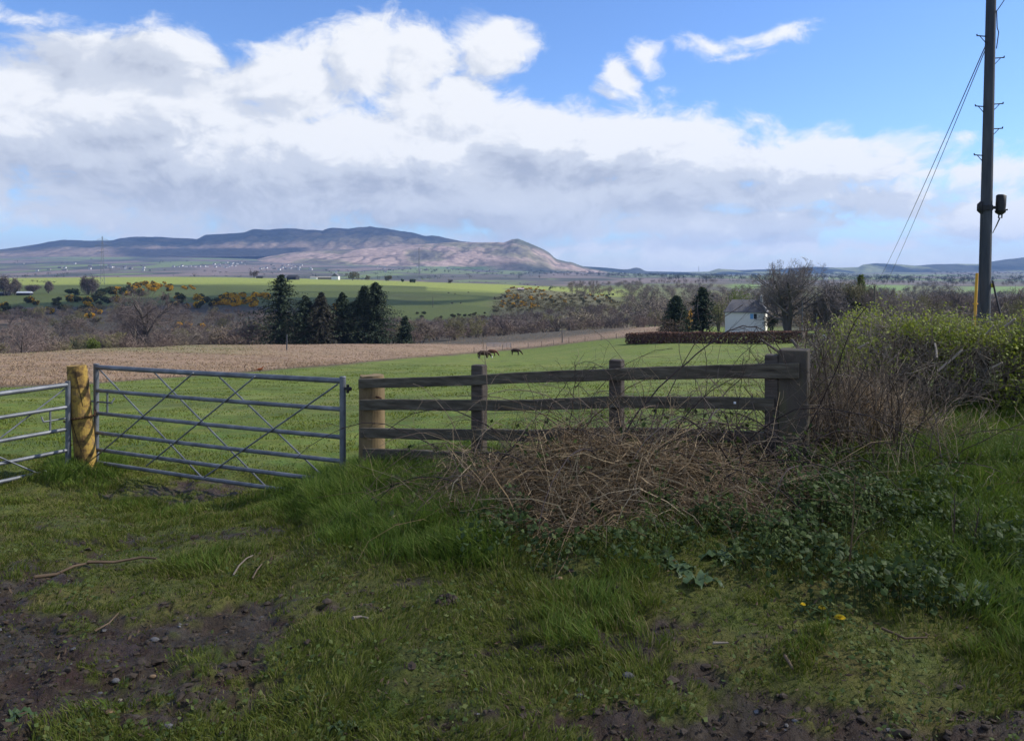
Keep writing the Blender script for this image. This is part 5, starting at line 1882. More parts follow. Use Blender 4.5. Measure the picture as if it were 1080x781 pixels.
# wire fence along the rushes
wf = thing('wire_fence', on_ground(560, 190), 'wire fence on thin posts along the edge of the rushes', 'fence')
tops = []
us = [500, 513, 530, 539, 557, 571, 584, 600, 617, 634, 650, 664, 680]
for u in us:
    v = np.interp(u, VB[0], VB[1]) - 0.4
    g = at_ground(u, v + 0.2, 60, 300)
    b = MB(); tube(b, [g - [0, 0, 0.3], g + [0, 0, 1.25]], 0.06, 6); b.build('post', BARK, wf)
    tops.append(g)
b = MB()
for h in (0.45, 0.8, 1.15):
    tube(b, [g + [0, 0, h] for g in tops], 0.012, 3)
b.build('wire', STEEL, wf)
for k, (ua, ub) in enumerate([(513.5, 528.5), (530.5, 538.5)]):
    g = at_ground((ua + ub) / 2, 366.3, 60, 300)
    w = (ub - ua) / F * g[1]
    t = thing('hurdle', g, ('longer pale metal hurdle in the wire fence behind the cows', 'shorter pale metal hurdle in the wire fence behind the cows')[k], 'hurdle')
    b = MB()
    for x in (-w / 2, w / 2, 0):
        tube(b, [(x, 0, 0), (x, 0, 1.2)], 0.05, 6)
    b.build('upright', STEEL, t, local=False)
    b = MB()
    for z in np.linspace(0.2, 1.18, 6):
        tube(b, [(-w / 2, 0, z), (w / 2, 0, z)], 0.04, 6)
    b.build('bar', mat('pale_galvanised', [(0.36, 0.37, 0.38), (0.42, 0.43, 0.44)], 2, 0.6), t, local=False)

# ------------------------------------------------------------------ cattle (one continuous skin each)
COAT_RED = mat('red_brown_coat', [(0.075, 0.028, 0.016), (0.12, 0.045, 0.026)], 2.5, 0.8)
COAT_DARK = mat('dark_brown_coat', [(0.028, 0.016, 0.011), (0.05, 0.027, 0.018)], 2.5, 0.8)
COAT_WHITE = mat('white_face', [(0.6, 0.57, 0.52), (0.7, 0.67, 0.62)], 3, 0.8)


def cow(loc, rz, m, label, white=False, sc=1.0):
    import bmesh
    V = [(0, 0, 1.02), (-.45, 0, 1.05), (.45, 0, 1.0), (-.72, 0, 1.06), (.72, 0, 1.05), (1.0, 0, .92), (1.22, 0, .66), (1.36, 0, .40), (1.50, 0, .22), (1.56, 0, .15),
         (-.62, .20, .82), (-.60, .22, .60), (-.72, .22, .40), (-.68, .22, .06), (-.62, -.20, .82), (-.52, -.22, .60), (-.64, -.22, .40), (-.58, -.22, .06),
         (.55, .19, .72), (.56, .20, .42), (.54, .20, .06), (.60, -.19, .72), (.68, -.20, .42), (.66, -.20, .06),
         (-.86, 0, 1.02), (-.90, 0, .70), (-.90, 0, .40), (1.33, .10, .50), (1.30, .22, .52), (1.33, -.10, .50), (1.30, -.22, .52)]
    E = [(0, 1), (0, 2), (1, 3), (2, 4), (4, 5), (5, 6), (6, 7), (7, 8), (8, 9), (3, 10), (10, 11), (11, 12), (12, 13), (3, 14), (14, 15), (15, 16), (16, 17), (2, 18), (18, 19), (19, 20), (2, 21), (21, 22), (22, 23), (3, 24), (24, 25), (25, 26), (7, 27), (27, 28), (7, 29), (29, 30)]
    R = [.40, .39, .37, .30, .29, .20, .17, .14, .095, .08, .19, .12, .075, .06, .19, .12, .075, .06, .14, .075, .06, .14, .075, .06, .05, .03, .045, .05, .03, .05, .03]
    me = bpy.data.meshes.new('cow')
    me.from_pydata(V, E, [])
    o = bpy.data.objects.new('cow_work', me)
    COL.objects.link(o)
    md_ = o.modifiers.new('s', 'SKIN')
    md_.use_smooth_shade = True
    for k, d in enumerate(me.skin_vertices[0].data):
        d.radius = (R[k] * (0.85 if k < 5 else 1), R[k])
        d.use_root = (k == 0)
    sb = o.modifiers.new('u', 'SUBSURF'); sb.levels = 2; sb.render_levels = 2
    dg = bpy.context.evaluated_depsgraph_get()
    nm = bpy.data.meshes.new_from_object(o.evaluated_get(dg))
    bpy.data.objects.remove(o)
    nm.materials.clear(); nm.materials.append(m); nm.materials.append(COAT_WHITE)
    if white:
        for p in nm.polygons:
            if p.center.x > 1.30 and p.center.z < 0.52 or (p.center.z < 0.18):
                p.material_index = 1
    c = bpy.data.objects.new('cow', nm)
    COL.objects.link(c)
    c.location = Vector([float(q) for q in loc]); c.rotation_euler = (0, 0, rz); c.scale = (sc, sc, sc)
    return tag(c, label, 'cow', 'cattle grazing in the field')


def facing(u, v, rz, *a, **k):
    g = at_ground(u, v, 40, 260)
    return cow(g, rz, *a, **k)


facing(509.5, 379.0, 0.15, COAT_DARK, 'dark brown cow with a white face grazing at the left', white=True, sc=0.98)
facing(518.5, 375.6, -0.1, COAT_RED, 'red brown cow partly hidden behind the dark white-faced cow')
facing(543.5, 374.4, -0.05, COAT_DARK, 'dark red brown cow grazing apart to the right of the pair')
for k, (u, v) in enumerate([(473, 309.5), (480, 310.5), (494, 309), (477, 320.5), (486, 320.5)]):
    g = at_ground(u, v, 500, 1200)
    c = bpy.data.objects.new('cow', bpy.data.objects['cow'].data)
    COL.objects.link(c)
    c.location = Vector([float(q) for q in g]); c.rotation_euler = (0, 0, k * 1.3)
    tag(c, 'tiny dark cow far away on the hillside beyond the spruces', 'cow', 'cattle on the far hillside')
# small rust-red bird by the gate's top rail
g = at_ground(274, 393.5, 15, 120)
bt = thing('bird', g, 'small rust red bird on the field just above the gate', 'bird')
k = g[1] / 848 * 5.2
b = MB()
tube(b, [np.array(q) * k for q in [(-1.2, 0, .42), (-.6, 0, .55), (-.2, 0, .62), (.25, 0, .68), (.48, 0, .86), (.55, 0, 1.08), (.68, 0, 1.14), (.82, 0, 1.10)]], np.array([.04, .10, .26, .26, .13, .10, .10, .02]) * k, 10)
b.build('body', mat('rusty_plumage', [(0.24, 0.06, 0.02), (0.33, 0.09, 0.03)], 8, 0.8), bt, smooth=True, local=False)
b = MB()
for s in (-.1, .1):
    tube(b, [np.array((0.02, s, .45)) * k, np.array((0.05, s, .2)) * k, np.array((0, s, -.05)) * k], .035 * k, 5)
b.build('legs', BLACKM, bt, local=False)

# ------------------------------------------------------------------ foreground vegetation
GRASS = mat('verge_grass', [(0.048, 0.070, 0.010), (0.098, 0.128, 0.017), (0.155, 0.178, 0.030), (0.27, 0.22, 0.11)], 1.6, 0.75, trans=0.38, tint=0.75, spec=0.2, lo=0.1, hi=0.95)
LUSH = mat('lush_grass', [(0.048, 0.088, 0.011), (0.100, 0.162, 0.020), (0.160, 0.212, 0.034), (0.28, 0.24, 0.11)], 1.2, 0.7, trans=0.42, tint=0.75, spec=0.25, lo=0.1, hi=0.98)
PASTURE = mat('pasture_grass', [(0.075, 0.110, 0.014), (0.105, 0.140, 0.020), (0.14, 0.165, 0.030), (0.20, 0.18, 0.06)], 0.5, 0.8, trans=0.35, tint=0.7, spec=0.15, lo=0.1, hi=0.95)
STRAW = mat('dead_grass', [(0.13, 0.085, 0.045), (0.33, 0.235, 0.135), (0.55, 0.43, 0.265)], 2.0, 0.85, trans=0.2, tint=0.8, spec=0.15, lo=0.1, hi=0.9)
RUSH = mat('rush_stems', [(0.15, 0.10, 0.06), (0.25, 0.175, 0.11), (0.33, 0.25, 0.16)], 0.15, 0.9, trans=0.2, tint=0.6, lo=0.15, hi=0.85)
RUSHG = mat('green_rush_stems', [(0.085, 0.09, 0.03), (0.15, 0.15, 0.055), (0.20, 0.17, 0.08)], 0.15, 0.9, trans=0.2, tint=0.6, lo=0.15, hi=0.85)
CANE = mat('bramble_cane', [(0.05, 0.033, 0.024), (0.15, 0.108, 0.073), (0.33, 0.255, 0.18)], 4.0, 0.7, tint=0.7, lo=0.1, hi=0.95)
CANEDARK = mat('dark_bramble_cane', [(0.028, 0.018, 0.016), (0.06, 0.04, 0.034), (0.11, 0.08, 0.066)], 4.0, 0.65, tint=0.7, lo=0.1, hi=0.95)
GREYTWIG = mat('grey_twigs', [(0.10, 0.08, 0.062), (0.23, 0.19, 0.148), (0.40, 0.34, 0.27)], 4.0, 0.85, tint=0.8, lo=0.1, hi=0.95)
HAW = mat('hawthorn_leaves', [(0.060, 0.085, 0.012), (0.18, 0.22, 0.026), (0.32, 0.35, 0.05)], 1.5, 0.6, trans=0.40, tint=0.8, spec=0.3, lo=0.1, hi=0.9)
IVY = mat('dark_ground_leaves', [(0.018, 0.033, 0.009), (0.05, 0.080, 0.018), (0.10, 0.135, 0.034)], 2.0, 0.62, trans=0.25, tint=0.75, spec=0.2, lo=0.1, hi=0.9)
OLDLEAF = mat('old_brown_leaves', [(0.035, 0.022, 0.014), (0.075, 0.048, 0.03), (0.14, 0.095, 0.06)], 2.0, 0.85, trans=0.15, tint=0.8, lo=0.1, hi=0.9)


def pix(X, Y, Z):
    return CU + F * X / Y, HV + (EYE - Z) / Y * F


def soft(u, v, u0, u1, v0, v1, s):
    return sstep(u0 - s, u0 + s, u) * (1 - sstep(u1 - s, u1 + s, u)) * sstep(v0 - s, v0 + s, v) * (1 - sstep(v1 - s, v1 + s, v))


# turf of the verge
n = 500000
Y = rng.uniform(2.2, 10.2, n)
Xg = rng.uniform(-1, 1, n) * (0.72 * Y + 0.75)
keep = Y < yfence(Xg) + 0.7
Xg, Y = Xg[keep], Y[keep]
Z = ground_z(Xg, Y)
u, v = pix(Xg, Y, Z)
m_ = mud(Xg, Y)
clump = fbm(Xg * 2.6, Y * 2.6, 4, 201, 0.6)
low = 462 + 0 * u
mound = sstep(230, 345, u) * (1 - sstep(490, 570, u)) * (1 - sstep(-25, 35, v - np.interp(u, [225, 300, 400, 520], [520, 550, 580, 600]) + 50 * (clump - 0.5)))
bank = sstep(900, 970, u) * (1 - sstep(590, 640, v))
strip = soft(u, v, 560, 1150, 625, 705, 25) * sstep(0.42, 0.56, clump)
postt = soft(u, v, 50, 128, 470, 512, 12)
tuft = sstep(0.58, 0.68, fbm(Xg * 1.7 + 20, Y * 1.7, 3, 203)) * (1 - m_)
dens = np.clip(1.0 - 0.80 * m_, 0, 1) * np.clip(0.45 + 1.3 * (clump - 0.35) * 2, 0.12, 1)
dens = np.maximum(dens, np.maximum(mound, bank) * 0.95)
keep = rng.uniform(0, 1, len(Xg)) < dens
idx = np.where(keep)[0]
Xg, Y, Z, u, v, m_, clump, mound, bank, strip, postt, tuft = [q[idx] for q in (Xg, Y, Z, u, v, m_, clump, mound, bank, strip, postt, tuft)]
N_ = len(Xg)
h = 0.012 + 0.020 * rng.uniform(0, 1, N_) + 0.035 * np.clip(clump - 0.42, 0, 1) * 2
cl2 = fbm(Xg * 5.2 + 9, Y * 5.2, 3, 207)
h = h + 0.15 * mound * rng.uniform(0.3, 1.15, N_) * (0.35 + 1.3 * cl2) + 0.12 * bank * rng.uniform(0.3, 1.2, N_) * (0.3 + 1.4 * cl2) + 0.055 * strip * rng.uniform(0.4, 1.3, N_) + 0.13 * postt * rng.uniform(0.4, 1.2, N_) + 0.05 * tuft * rng.uniform(0.3, 1.3, N_)
h = h * (1 - 0.55 * m_)
long_ = h > 0.085
tn = np.clip(0.18 + 0.42 * clump + rng.normal(size=N_) * 0.16, 0, 0.86)
tn = np.where(rng.uniform(0, 1, N_) < np.where(long_, 0.06, 0.15), rng.uniform(0.9, 1.0, N_), tn)
gb = MB()
w = 0.0018 + 0.0034 * rng.uniform(0, 1, N_) ** 2 + 0.00035 * Y + 0.008 * h
saz = fbm(Xg * 2.4, Y * 2.4, 2, 208) * 14 + rng.normal(0, 0.9, N_)
blades(gb, Xg, Y, Z - 0.004, h, w, h * rng.uniform(0.15, 1.15, N_), np.int32(0), tn, az=saz)
# two materials: lush where it stands long
mi = np.concatenate([np.repeat(long_.astype(np.int32), 1), np.repeat(long_.astype(np.int32), 1), long_.astype(np.int32)])
o_ = np.concatenate([long_, long_]).astype(np.int32)
gb.m = [o_, long_.astype(np.int32)]
tag(gb.build('grass', [GRASS, LUSH]), kind='stuff')

# grazed pasture
n = 210000
Y = np.exp(rng.uniform(math.log(6.2), math.log(75), n))
Xg = rng.uniform(-0.80, 0.78, n) * Y
c1 = fbm(Xg * 1.1, Y * 1.1, 4, 211, 0.6)
c2 = fbm(Xg / 4.0, Y / 4.0, 3, 212)
Z = ground_z(Xg, Y)
u, v = pix(Xg, Y, Z)
keep = (Y > yfence(Xg) + 0.5) & (rng.uniform(0, 1, n) < np.clip(0.15 + 2.6 * (c1 - 0.38), 0.05, 1) * (1 - 0.85 * mud(Xg, Y) * (Y < 12))) & (v > np.interp(u, VB[0], VB[1]) + 0.6)
Xg, Y, Z, c1, c2 = [q[keep] for q in (Xg, Y, Z, c1, c2)]
N_ = len(Xg)
h = (0.018 + 0.035 * np.clip(c1 - 0.4, 0, 1) * rng.uniform(0.5, 1.5, N_) * 2.2) * (1 + 0.5 * sstep(0.55, 0.68, c2))
gb = MB()
blades(gb, Xg, Y, Z - 0.005, h, 0.003 + 0.0009 * Y, h * rng.uniform(0.3, 1.0, N_), 0, np.clip(0.1 + 0.62 * c1 + rng.normal(size=N_) * 0.15, 0, 0.9) + (rng.uniform(0, 1, N_) < 0.05) * 0.3)
tag(gb.build('pasture', PASTURE), kind='stuff')

# the rushes beyond it
n = 170000
Y = np.exp(rng.uniform(math.log(22), math.log(290), n))
Xg = rng.uniform(-0.80, 0.26, n) * Y
Z = ground_z(Xg, Y)
u, v = pix(Xg, Y, Z)
c1 = fbm(Xg / 1.7, Y / 1.7, 3, 221)
keep = (v < np.interp(u, VB[0], VB[1]) - 0.2) & (u < 715) & (rng.uniform(0, 1, n) < np.clip((c1 - 0.36) * 3.4, 0.03, 1)) & (Y < np.interp(u, [0, 200, 400, 540, 640, 715], [175, 215, 240, 305, 305, 270]))
Xg, Y, Z, u, c1 = [q[keep] for q in (Xg, Y, Z, u, c1)]
N_ = len(Xg)
gr = (sstep(85, 130, Y) * (1 - sstep(225, 300, u)) * rng.uniform(0, 1, N_) > 0.42).astype(np.int32)
gb = MB()
h = rng.uniform(0.07, 0.22, N_)
blades(gb, Xg, Y, Z - 0.02, h, 0.006 + 0.0008 * Y, h * rng.uniform(0.5, 1.9, N_), 0, np.clip(c1 + rng.normal(size=N_) * 0.2, 0, 1))
gb.m = [np.concatenate([gr, gr]), gr]
tag(gb.build('rushes', [RUSH, RUSHG]), kind='stuff')


def gz1(x, y):
    return ground_z(np.asarray(x), np.asarray(y), False)


# the heap of dead grass along the fence
def heap_h(x, y):
    return 0.85 * (0.26 + 0.22 * (vnoise(x * 2.3, y * 2.3, 77) - 0.4)) * np.exp(-((x - 0.35) / 0.72) ** 2 - ((y - 5.55) / 0.40) ** 2) + 0.50 * (0.26 + 0.25 * (vnoise(x * 2.3, y * 2.3, 78) - 0.4)) * np.exp(-((x - 1.25) / 0.75) ** 2 - ((y - 5.38) / 0.40) ** 2) + 0.20 * np.exp(-((x + 0.35) / 0.45) ** 2 - ((y - 6.2) / 0.4) ** 2)


n = 12500
x = rng.normal(0.66, 0.72, n)
y = rng.normal(5.34, 0.42, n) - 0.10 * (x - 0.7)
hh = heap_h(x, y)
hh = hh + 0.06 * np.exp(-((x - 0.4) / 0.8) ** 2 - ((y - 4.95) / 0.35) ** 2)
keep = (hh > 0.03) & (rng.uniform(0, 1, n) < 0.35 + fbm(x * 3, y * 3, 3, 231))
x, y, hh = x[keep], y[keep], hh[keep]
n = len(x)
z = gz1(x, y) + hh * rng.uniform(0.1, 1.15, n)
az = rng.uniform(0, 2 * math.pi, n)
el = rng.normal(0.1, 0.5, n)
d = np.stack([np.cos(az) * np.cos(el), np.sin(az) * np.cos(el), np.sin(el)], 1)
ln = rng.uniform(0.10, 0.42, n) + 0.45 * (rng.uniform(0, 1, n) < 0.16)
K = 5
pts = np.zeros((n, K, 3))
pts[:, 0] = np.stack([x, y, z], 1)
for k in range(1, K):
    d = norm(d + rng.normal(size=(n, 3)) * 0.22 + np.array([0, 0, -0.22]))
    pts[:, k] = pts[:, k - 1] + d * (ln / (K - 1))[:, None]
gr_ = gz1(pts[:, :, 0], pts[:, :, 1])
pts[:, :, 2] = np.maximum(pts[:, :, 2], gr_ + 0.01)
b = MB()
batch_tubes(b, pts, (np.where(rng.uniform(0, 1, n) < 0.12, rng.uniform(0.003, 0.0055, n), rng.uniform(0.0009, 0.0026, n))[:, None] * np.linspace(1.1, 0.5, K)), 3, 0, np.clip(rng.normal(0.48, 0.30, n) + 0.25 * (fbm(x * 2.2, y * 2.2, 3, 232) - 0.5) * 2, 0, 1))
n2 = 5200
k = rng.integers(0, n, n2)
cards(b, pts[k, 2] + rng.normal(size=(n2, 3)) * 0.03, rng.uniform(0.04, 0.12, n2), 0, np.clip(rng.normal(0.35, 0.25, n2), 0, 1), 0.07)
tag(b.build('dead_grass', STRAW), kind='stuff')


# bramble canes through the fence
def arches(n, xs, ys, lens, seed, up=(0.6, 1.35), r=(0.0022, 0.0048), droop=0.16, K=12, along=None):
    q = np.random.default_rng(seed)
    x, y = q.uniform(*xs, n), q.uniform(*ys, n)
    az = q.uniform(0, 2 * math.pi, n) if along is None else q.normal(along, 0.7, n)
    el = q.uniform(*up, n)
    d = np.stack([np.cos(az) * np.cos(el), np.sin(az) * np.cos(el), np.sin(el)], 1)
    ln = q.uniform(*lens, n)
    p = np.zeros((n, K, 3))
    p[:, 0] = np.stack([x, y, gz1(x, y) - 0.03], 1)
    for k in range(1, K):
        d = norm(d + q.normal(size=(n, 3)) * 0.10 + np.array([0, 0, -droop]))
        p[:, k] = p[:, k - 1] + d * (ln / (K - 1))[:, None]
    p[:, 1:, 2] = np.maximum(p[:, 1:, 2], gz1(p[:, 1:, 0], p[:, 1:, 1]) + 0.02)
    rad = q.uniform(*r, n)[:, None] * np.linspace(1.15, 0.45, K)
    return p, rad


br = thing('bramble', [0.7, 5.9, float(gz1(0.7, 5.9))], 'tangled leafless bramble arching through the timber fence', 'bramble')
p, rad = arches(220, (-0.45, 2.0), (5.3, 6.5), (0.7, 1.7), 241, droop=0.20)
q = np.random.default_rng(9)
tw, trd = grow(p, rad, 3, 50, 0.32, 5, 0.0, q, tmin=0.2, wob=0.25, rr=0.6)
trd = np.maximum(trd, 0.0010)
tw2, trd2 = grow(tw, trd, 2, 45, 0.45, 4, 0.0, q, tmin=0.3, wob=0.25, rr=0.7)
trd2 = np.maximum(trd2, 0.0008)
b = MB()
batch_tubes(b, p, rad, 5, 0, q.uniform(0, 0.75, len(p)))
batch_tubes(b, tw, trd, 3, 0, q.uniform(0.1, 0.9, len(tw)))
batch_tubes(b, tw2, trd2, 3, 0, q.uniform(0.2, 1.0, len(tw2)))
b.build('canes', CANE, br)
p, rad = arches(96, (-0.2, 2.1), (5.2, 6.3), (0.8, 1.8), 243, up=(0.5, 1.1), r=(0.0032, 0.0058), droop=0.21)
b = MB(); batch_tubes(b, p, rad, 6, 0, q.uniform(0, 0.3, len(p)))
t1, r1 = grow(p, rad, 4, 50, 0.22, 4, 0.0, q, wob=0.25)
batch_tubes(b, t1, np.maximum(r1, 0.0011), 4, 0, q.uniform(0, 0.5, len(t1)))
b.build('dark_canes', CANEDARK, br)
ARCH = [([(652, 470), (668, 440), (690, 412), (712, 392), (735, 372), (755, 356), (772, 346), (790, 342.5), (806, 347), (818, 359), (826, 374), (829, 388)], 5.55, 0.0058),
        ([(505, 560), (512, 525), (524, 492), (540, 468), (560, 456), (585, 451), (612, 452), (640, 461), (668, 478), (690, 498)], 5.55, 0.005),
        ([(560, 520), (566, 470), (580, 430), (596, 404), (614, 390), (632, 386), (650, 389)], 6.0, 0.0036),
        ([(598, 500), (600, 455), (604, 425), (607, 395), (606, 381)], 6.05, 0.004), ([(606, 420), (596, 402), (586, 394), (578, 400)], 6.05, 0.0026), ([(606, 410), (618, 396), (628, 386)], 6.05, 0.0026),
        ([(700, 480), (712, 455), (730, 430), (752, 410), (775, 398), (800, 396), (815, 402)], 5.6, 0.004), ([(735, 480), (742, 440), (746, 400), (744, 372), (738, 352)], 5.75, 0.0036),
        ([(690, 470), (720, 440), (760, 400), (785, 372), (806, 352)], 5.7, 0.003), ([(780, 480), (776, 440), (782, 400), (790, 375), (797, 345)], 5.75, 0.003), ([(820, 355), (850, 348), (885, 352), (905, 362)], 5.9, 0.003)]
b = MB()
for (pl, Yc, r0) in ARCH:
    pl = np.array(pl, float)
    s = np.linspace(0, len(pl) - 1, 26)
    uu_, vv_ = np.interp(s, np.arange(len(pl)), pl[:, 0]), np.interp(s, np.arange(len(pl)), pl[:, 1])
    for _ in range(2):
        uu_[1:-1] = (uu_[:-2] + uu_[1:-1] * 2 + uu_[2:]) / 4
        vv_[1:-1] = (vv_[:-2] + vv_[1:-1] * 2 + vv_[2:]) / 4
    ys = Yc + 0.12 * np.sin(np.linspace(0, 3, 26) + pl[0, 0])
    path = np.array([P(a_, b_, c_) for a_, b_, c_ in zip(uu_, vv_, ys)]) + rng.normal(size=(26, 3)) * 0.004
    rr_ = r0 * np.linspace(1.0, 0.5, 26)
    batch_tubes(b, path[None], rr_[None], 6, 0, 0.15)
    t1, r1 = grow(path[None], rr_[None], 9, 55, 0.22, 5, 0.05, q, tmin=0.25, wob=0.25, rr=0.5)
    batch_tubes(b, t1, np.maximum(r1, 0.001), 4, 0, 0.4)
    t2, r2 = grow(t1, r1, 3, 50, 0.5, 4, 0.0, q, tmin=0.3, wob=0.25, rr=0.6)
    batch_tubes(b, t2, np.maximum(r2, 0.0008), 3, 0, 0.6)
b.build('arching_canes', CANEDARK, br)
b = MB()
low_ = np.where(tw[:, 2, 2] - gz1(tw[:, 2, 0], tw[:, 2, 1]) < 0.35)[0]
k = low_[q.integers(0, len(low_), 1700)]
cards(b, tw[k, q.integers(1, 5, 1700)] + q.normal(size=(1700, 3)) * 0.015, q.uniform(0.02, 0.055, 1700), 0, q.uniform(0, 0.9, 1700), 0.7, r=q)
b.build('leaves', IVY, br)

# leafless shrub beside the end post
sh = thing('bare_shrub', [2.35, 6.1, float(gz1(2.35, 6.1))], 'dark leafless shrub with many upright stems right of the mossy end post', 'shrub')
q = np.random.default_rng(10)
p, rad = arches(60, (2.10, 2.95), (5.75, 6.6), (0.6, 1.15), 251, up=(1.1, 1.55), r=(0.003, 0.0075), droop=0.015, K=8)
p2, rad2 = arches(34, (2.2, 3.3), (5.6, 6.6), (0.6, 1.3), 252, up=(0.7, 1.3), r=(0.0025, 0.005), droop=0.10, K=8)
b = MB()
for pp, rr_ in ((p, rad), (p2, rad2)):
    batch_tubes(b, pp, rr_, 5, 0, q.uniform(0.0, 0.5, len(pp)))
    t1, r1 = grow(pp, rr_, 5, 38, 0.42, 5, 0.1, q, tmin=0.25, wob=0.18, rr=0.6)
    batch_tubes(b, t1, np.maximum(r1, 0.0012), 4, 0, q.uniform(0.1, 0.8, len(t1)))
    t2, r2 = grow(t1, r1, 4, 40, 0.5, 4, 0.05, q, tmin=0.2, wob=0.2, rr=0.7)
    batch_tubes(b, t2, np.maximum(r2, 0.0009), 3, 0, q.uniform(0.2, 1.0, len(t2)))
b.build('stems', CANE, sh)

# ------------------------------------------------------------------ the hedge along the verge
hd = thing('hedge', [4.2, 8.1, float(gz1(4.2, 8.1))], 'overgrown hawthorn hedge with yellow-green leaves over bare twigs at the right', 'hedge')
q = np.random.default_rng(12)
HPX = np.array([2.75, 3.1, 3.7, 4.4, 5.1, 5.6, 8.5])
HPY = np.array([7.3, 7.5, 7.8, 8.0, 8.0, 7.9, 8.6])
HTOP = np.array([1.25, 1.44, 1.60, 1.56, 1.53, 1.66, 1.75])


def hedge_pt(n, depth=(0.0, 1.1), zr=(0.0, 1.0), xr=(2.75, 8.0)):
    x = q.uniform(xr[0], xr[1], n)
    yf = np.interp(x, HPX, HPY)
    bulge = 0.35 * (fbm(x * 1.6, x * 0 + 3, 3, 261) - 0.5)
    dpt = q.uniform(*depth, n)
    y = yf + bulge + dpt
    t = q.uniform(*zr, n)
    top = np.interp(x, HPX, HTOP) + 0.34 * (fbm(x * 2.6, y * 2.6, 3, 262) - 0.5)
    g = gz1(x, np.minimum(y, yf + 0.4))
    return x, y, g + (top - g) * t, t


n = 5200
x, y, z, t_ = hedge_pt(n, (0.0, 1.0), (0.02, 0.9), (2.7, 7.0))
az = q.uniform(0, 2 * math.pi, n)
el = q.normal(0.75, 0.5, n)
d = np.stack([np.cos(az) * np.cos(el), np.sin(az) * np.cos(el) - 0.15, np.sin(el)], 1)
ln = q.uniform(0.10, 0.42, n)
K = 4
pts = np.zeros((n, K, 3)); pts[:, 0] = np.stack([x, y, z], 1)
for k in range(1, K):
    d = norm(d + q.normal(size=(n, 3)) * 0.28)
    pts[:, k] = pts[:, k - 1] + d * (ln / (K - 1))[:, None]
top = (np.interp(pts[:, :, 0], HPX, HTOP) + 0.08)
pts[:, :, 2] = np.minimum(pts[:, :, 2], top)
b = MB()
batch_tubes(b, pts, q.uniform(0.0014, 0.0042, n)[:, None] * np.linspace(1.2, 0.5, K), 4, 0, np.clip(q.normal(0.4, 0.25, n), 0, 1))
t1, r1 = grow(pts, np.full((n, K), 0.0016), 2, 48, 0.5, 3, 0.05, q, tmin=0.2, wob=0.25, rr=0.8)
batch_tubes(b, t1, r1, 3, 0, np.clip(q.normal(0.5, 0.28, len(t1)), 0, 1))
b.build('twigs', GREYTWIG, hd)
n = 60
x, y, z, t_ = hedge_pt(n, (0.15, 0.8), (0, 0.01), (2.9, 7.0))
p = np.zeros((n, 4, 3))
for k in range(4):
    p[:, k] = np.stack([x + q.normal(size=n) * 0.05 * k, y + q.normal(size=n) * 0.04 * k, z - 0.05 + k * 0.28], 1)
b = MB(); batch_tubes(b, p, q.uniform(0.010, 0.032, n)[:, None] * np.array([1.1, 1, 0.8, 0.5]), 6, 0, 0.1)
b.build('stems', BARK, hd)
# pale cut ends
b = MB()
for (u0, v0, u1, v1, r_) in [(989, 391, 1015, 369, 0.011), (905, 367, 916, 361, 0.009), (879, 377, 884, 364, 0.008), (1046, 388, 1057, 382, 0.009), (1060, 344, 1071, 336, 0.010), (986, 362, 988, 377, 0.008), (1040, 352, 1048, 343, 0.007), (936, 383, 948, 372, 0.006)]:
    b = MB()
    tube(b, [P(u0, v0, 7.35), P((u0 + u1) / 2 + 0.6, (v0 + v1) / 2, 7.3), P(u1, v1, 7.25)], [r_ * 1.1, r_, r_ * 0.9], 6, 0, 0.8)
    b.build('cut_branch', GREYTWIG, hd)
# leaves: dense over the top and at the right, few on the shaded face
lv = MB()


def leaves(x, y, z, s0, s1, tint):
    n = len(x)
    C = np.stack([x, y, z], 1)
    for _ in range(2):
        cards(lv, C + q.normal(size=(n, 3)) * 0.022, q.uniform(s0, s1, n), 0, np.clip(tint + q.normal(size=n) * 0.16, 0, 1), 0.72, normal=np.array([[0.1, -0.25, 0.8]]), spread=1.3, r=q)


x, y, z, t_ = hedge_pt(11000, (0.0, 1.1), (0.84, 1.03), (2.95, 8.0))
k = fbm(x * 2.0, y * 2.0, 3, 264) > 0.41
x, y, z = x[k], y[k], z[k]
leaves(x, y, z, 0.018, 0.040, 0.62)
x, y, z, t_ = hedge_pt(9000, (-0.06, 0.35), (0.45, 1.0), (2.85, 8.0))
k = fbm(x * 2.4, z * 3.0, 3, 265) + 0.16 * sstep(0.5, 1.0, t_) - 0.10 * sstep(4.1, 3.4, x) > 0.585
leaves(x[k], y[k], z[k], 0.018, 0.038, 0.5)
x, y, z, t_ = hedge_pt(5200, (-0.35, 0.25), (0.12, 1.02), (4.75, 8.0))
k = fbm(x * 2.2, z * 2.6, 3, 266) + 0.14 * sstep(4.8, 5.4, x) > 0.50
leaves(x[k], y[k] - 0.15, z[k], 0.020, 0.044, 0.66)
# young shoots standing out of the top with their leaves
n = 420
x, y, z, t_ = hedge_pt(n, (0.0, 0.9), (0.93, 1.0), (2.9, 8.0))
el = q.normal(1.15, 0.3, n); az = q.uniform(0, 6.28, n)
d = np.stack([np.cos(az) * np.cos(el), np.sin(az) * np.cos(el), np.sin(el)], 1)
ln = q.uniform(0.06, 0.26, n)
sh_ = np.stack([np.stack([x, y, z], 1) + d * (ln * f_)[:, None] + q.normal(size=(n, 3)) * 0.012 * f_ for f_ in (0, .33, .66, 1)], 1)
bs_ = MB(); batch_tubes(lv, sh_, np.array([0.003, 0.0025, 0.002, 0.0012]), 4, 1, 0.5)
for f_ in range(1, 4):
    kk = q.uniform(0, 1, n) < 0.75
    for _ in range(2):
        leaves(sh_[kk, f_, 0] + q.normal(size=kk.sum()) * .012, sh_[kk, f_, 1] + q.normal(size=kk.sum()) * .012, sh_[kk, f_, 2], 0.016, 0.034, 0.7)
